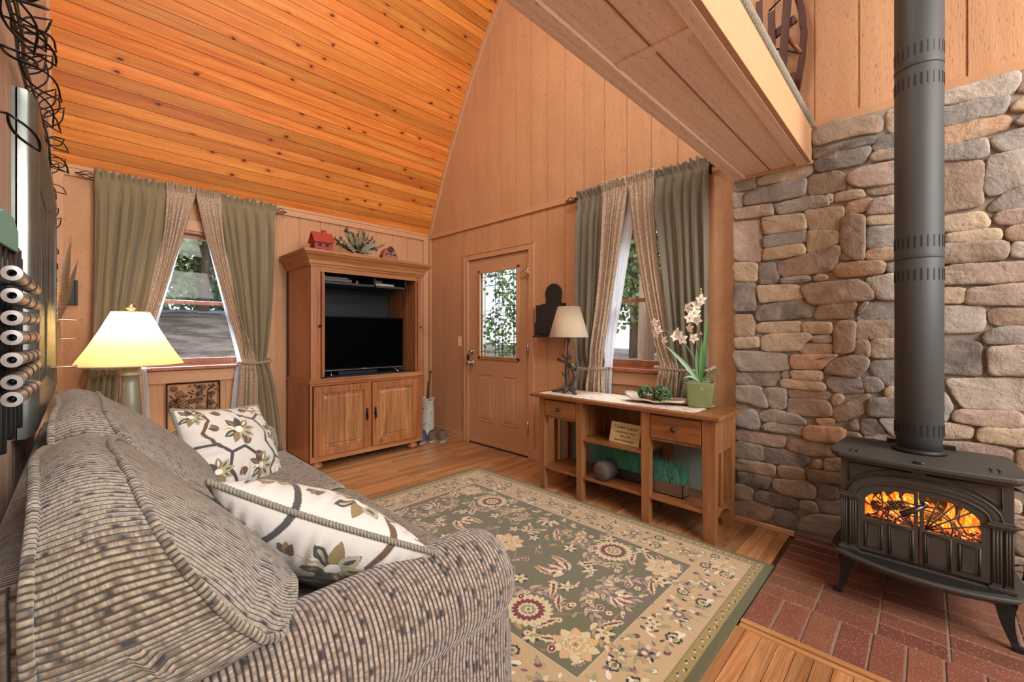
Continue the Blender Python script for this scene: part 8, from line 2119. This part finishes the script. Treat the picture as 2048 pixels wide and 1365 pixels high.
mb = MB(); mb.prism([(0.95, 1.372), (1.06, 1.400), (1.20, 1.412), (1.28, 1.398), (1.28, 1.36), (0.95, 1.335)], XD + 0.060, XD + 0.065, 'yz'); mb.build('verdigris_plate', vd, rt)
for zz in (1.08, 1.26):
    mb = MB(); mb.box(XD + 0.036, XD + 0.044, 1.01, 1.46, zz, zz + 0.02); mb.box(XD, XD + 0.04, 1.2, 1.22, zz, zz + 0.02); mb.build('mounting_bar', drk, rt)
for zz, n_ in ((1.289, 0), (1.223, 0), (1.161, 0), (1.103, 0)):
    mb = MB(); mb.tube([(XD + 0.05, 1.12, zz - 0.004), (XD + 0.082, 1.12, zz)], 0.004, 6); mb.build('standoff', drk, rt)

# ------------------------------------------------------------ feathered metal tree beyond the mirror
ft = thing('metal_feather_sculpture', 'brass and silver feather shaped wall sculpture beyond the mirror', 'wall sculpture', (XD, 3.75, 1.0))
fb = Mt('brushed_feather'); wv_ = fb.n('TexWave'); wv_.inputs['Scale'].default_value = 40; wv_.bands_direction = 'Z'; fb.l(fb.coord('Object'), wv_.inputs['Vector'])
fb.set(color=fb.mix(wv_.outputs['Fac'], (0.42, 0.33, 0.2, 1), (0.75, 0.68, 0.58, 1)), rough=0.3, metal=0.8); fb.bump(wv_.outputs['Fac'], 0.4, 0.003)
for (y, z, L, W, dx, dz) in ((3.72, 1.18, 0.62, 0.075, 0.09, 1), (3.80, 1.22, 0.46, 0.06, 0.20, 1), (3.70, 1.0, 0.35, 0.06, 0.03, 1), (3.76, 0.72, 0.32, 0.05, -0.02, 1)):
    mb = MB(); leafmesh(mb, (XD + 0.035, y, z), (dx, 0.02, dz), (0.7, -0.7, 0), L, W, -0.05, 10); o = mb.build('feather', fb.m, ft, fixn=False); sm_ = o.modifiers.new('t', 'SOLIDIFY'); sm_.thickness = 0.002
for (z, x1, y) in ((1.285, 0.155, 3.72), (1.172, 0.150, 3.74), (1.015, 0.165, 3.5)):
    mb = MB(); P = []
    for i in range(9):
        t = i / 8; w_ = 0.024 * math.sin(PI * min(1, t * 0.8 + 0.2)) ** 0.6; P.append([(XD + lerp(0.0, x1, t), y - w_, z), (XD + lerp(0.0, x1, t), y, z + 0.004), (XD + lerp(0.0, x1, t), y + w_, z)])
    mb.grid(P); o = mb.build('bracket_leaf', fb.m, ft, fixn=False); sm_ = o.modifiers.new('t', 'SOLIDIFY'); sm_.thickness = 0.005
mb = MB(); mb.tube([(XD + 0.03, 3.75, 0.70), (XD + 0.035, 3.72, 1.0), (XD + 0.04, 3.72, 1.3)], 0.008, 8); mb.build('stem', fb.m, ft)

# ------------------------------------------------------------ outdoors
def leafm(name, a, b):
    m = Mt(name); n1 = m.noise(m.coord('Object'), 1.4, 3); m.set(color=m.mix(n1, a, b), rough=0.8); return m.m
gmd = Mt('leaf_litter'); n1 = gmd.noise(gmd.coord('Object', scale=(0.5, 0.9, 1)), 1.0, 6, 0.7); n2 = gmd.noise(gmd.coord('Object'), 6, 4, 0.7)
c = gmd.mix(gmd.ramp(n1, [(0.42, (0, 0, 0)), (0.58, (1, 1, 1))]), (0.14, 0.085, 0.06, 1), (0.42, 0.33, 0.27, 1)); c = gmd.mix(gmd.math('MULTIPLY', n2, 0.5), c, (0.06, 0.05, 0.03, 1)); gmd.set(color=c, rough=0.95)
def tz(x, y):
    return -0.35 + 0.95 * smooth((x - 3.4) / 5) * (1 - smooth((y - 5) / 6)) + 3.0 * smooth((y - 17) / 16) * smooth((14 - x) / 8) + 0.05 * math.sin(x * 0.7) * math.cos(y * 0.5)
mb = MB(); P = [[(x, y, tz(x, y)) for y in [4.6 + 0.9 * j for j in range(46)]] for x in [-16 + 1.0 * i for i in range(56)]]; mb.grid(P)
P = [[(x, y, tz(x, y)) for y in [-8 + 0.9 * j for j in range(15)]] for x in [3.25 + 1.0 * i for i in range(36)]]; mb.grid(P)
tag(mb.build('ground', gmd.m), kind='structure')
pav = Mt('pale_driveway'); n1 = pav.noise(pav.coord('Object', scale=(0.25, 1.6, 1)), 1.0, 4); pav.set(color=pav.mix(n1, (0.28, 0.32, 0.39, 1), (0.66, 0.72, 0.84, 1)), rough=0.9)
mb = MB(); P = [[(x, y + 0.15 * math.sin(x * 0.4), tz(x, y) + 0.02) for y in [25.5 + 0.5 * j for j in range(17)]] for x in [-14 + 1.0 * i for i in range(26)]]; mb.grid(P)
tag(mb.build('driveway', pav.m), kind='structure')
bark = Mt('outdoor_bark'); n1 = bark.noise(bark.coord('Object', scale=(6, 6, 1.2)), 1.0, 5); bark.set(color=bark.mix(n1, (0.10, 0.06, 0.04, 1), (0.36, 0.25, 0.17, 1)), rough=0.9); bark.bump(n1, 0.8, 0.05)
GR = [leafm('tree_green_dark', (0.07, 0.14, 0.05, 1), (0.20, 0.28, 0.11, 1)), leafm('tree_green_light', (0.15, 0.23, 0.07, 1), (0.40, 0.48, 0.20, 1))]
PROTO = {}
def crown(kind, seed):
    q = random.Random(seed); mb = MB(); blobs = []
    for k in range(16):
        if kind == 0: h = q.uniform(0.1, 1.0); a = q.uniform(0, 6.28); rr_ = (1 - h) * 0.32; blobs.append((rr_ * math.cos(a), rr_ * math.sin(a), h, 0.10 + 0.12 * (1 - h)))
        else: a = q.uniform(0, 6.28); rr_ = q.uniform(0, 0.36); h = 0.08 + 0.85 * k / 16; blobs.append((rr_ * math.cos(a), rr_ * math.sin(a), h, q.uniform(0.15, 0.23)))
    for (bx, by, bz, br_) in blobs:
        for _ in range(460):
            d = Vector((q.gauss(0, 1), q.gauss(0, 1), q.gauss(0, 0.8))).normalized() * br_ * q.uniform(0.55, 1.0); p = Vector((bx, by, bz)) + d
            s = Vector((q.uniform(-1, 1), q.uniform(-1, 1), q.uniform(-1, 1))).normalized() * 0.0105; t = s.cross(Vector((q.uniform(-1, 1), q.uniform(-1, 1), q.uniform(-1, 1)))).normalized() * 0.012
            mb.add([p - s, p - t, p + s, p + t], [(0, 1, 2, 3)], smooth=False)
    return mb
def tree(label, x, y, h, kind, seed, group, trunk=0.12, bare=0.0):
    z = tz(x, y); key = (kind, seed)
    root = thing('tree', label, 'tree', (x, y, z), group)
    mb = MB(); q = random.Random(seed + 50)
    mb.tube([(x, y, z - 0.1), (x + 0.01 * h, y, z + h * 0.3), (x - 0.01 * h, y + 0.01 * h, z + h * 0.62), (x, y, z + h * 0.92)], [trunk * 1.25, trunk, trunk * 0.7, trunk * 0.2], 10); mb.build('trunk', bark.m, root)
    if key not in PROTO:
        mb = crown(kind, seed); me_o = mb.build('foliage', GR[kind], None, loc=(0, 0, 0), fixn=False); PROTO[key] = me_o.data; bpy.data.objects.remove(me_o)
    o = bpy.data.objects.new('foliage', PROTO[key]); COL.objects.link(o); o.parent = root; o.scale = (h, h, h * (1 - bare)); o.location = (0, 0, h * bare); o.rotation_euler = (0, 0, seed * 1.3 + x); ORG[o.name] = Vector((x, y, z))
    return root
q = random.Random(8)
for k in range(6):
    tree('leafy tree on the slope seen through the window behind the sofa', -2 + k * 3.6 + q.uniform(-0.6, 0.6), q.uniform(35, 39), q.uniform(9, 12), 1, k % 3 + 1, 'trees beyond the window behind the sofa', 0.25)
for k in range(4):
    tree('tree standing by the driveway seen through the window behind the sofa', (0.8, 5.2, 8.5, 12.5)[k], (29, 31, 27, 33)[k], (9, 10, 7.5, 11)[k], (k + 1) % 2, k % 3 + 1, 'trees by the driveway', 0.22)
for k in range(6):
    tree('tree outside the window behind the console table', q.uniform(15, 22), 0.5 + k * 2.6, q.uniform(7, 10), k % 2, k % 3 + 1, 'trees beyond the window behind the console table', 0.2)
tree('thick trunked tree close outside the window behind the console table', 7.6, 3.86, 9.5, 1, 2, None, 0.13, 0.30)
tree('tall tree standing outside the glass of the entry door', 27.0, 20.5, 8.0, 1, 3, None, 0.25)
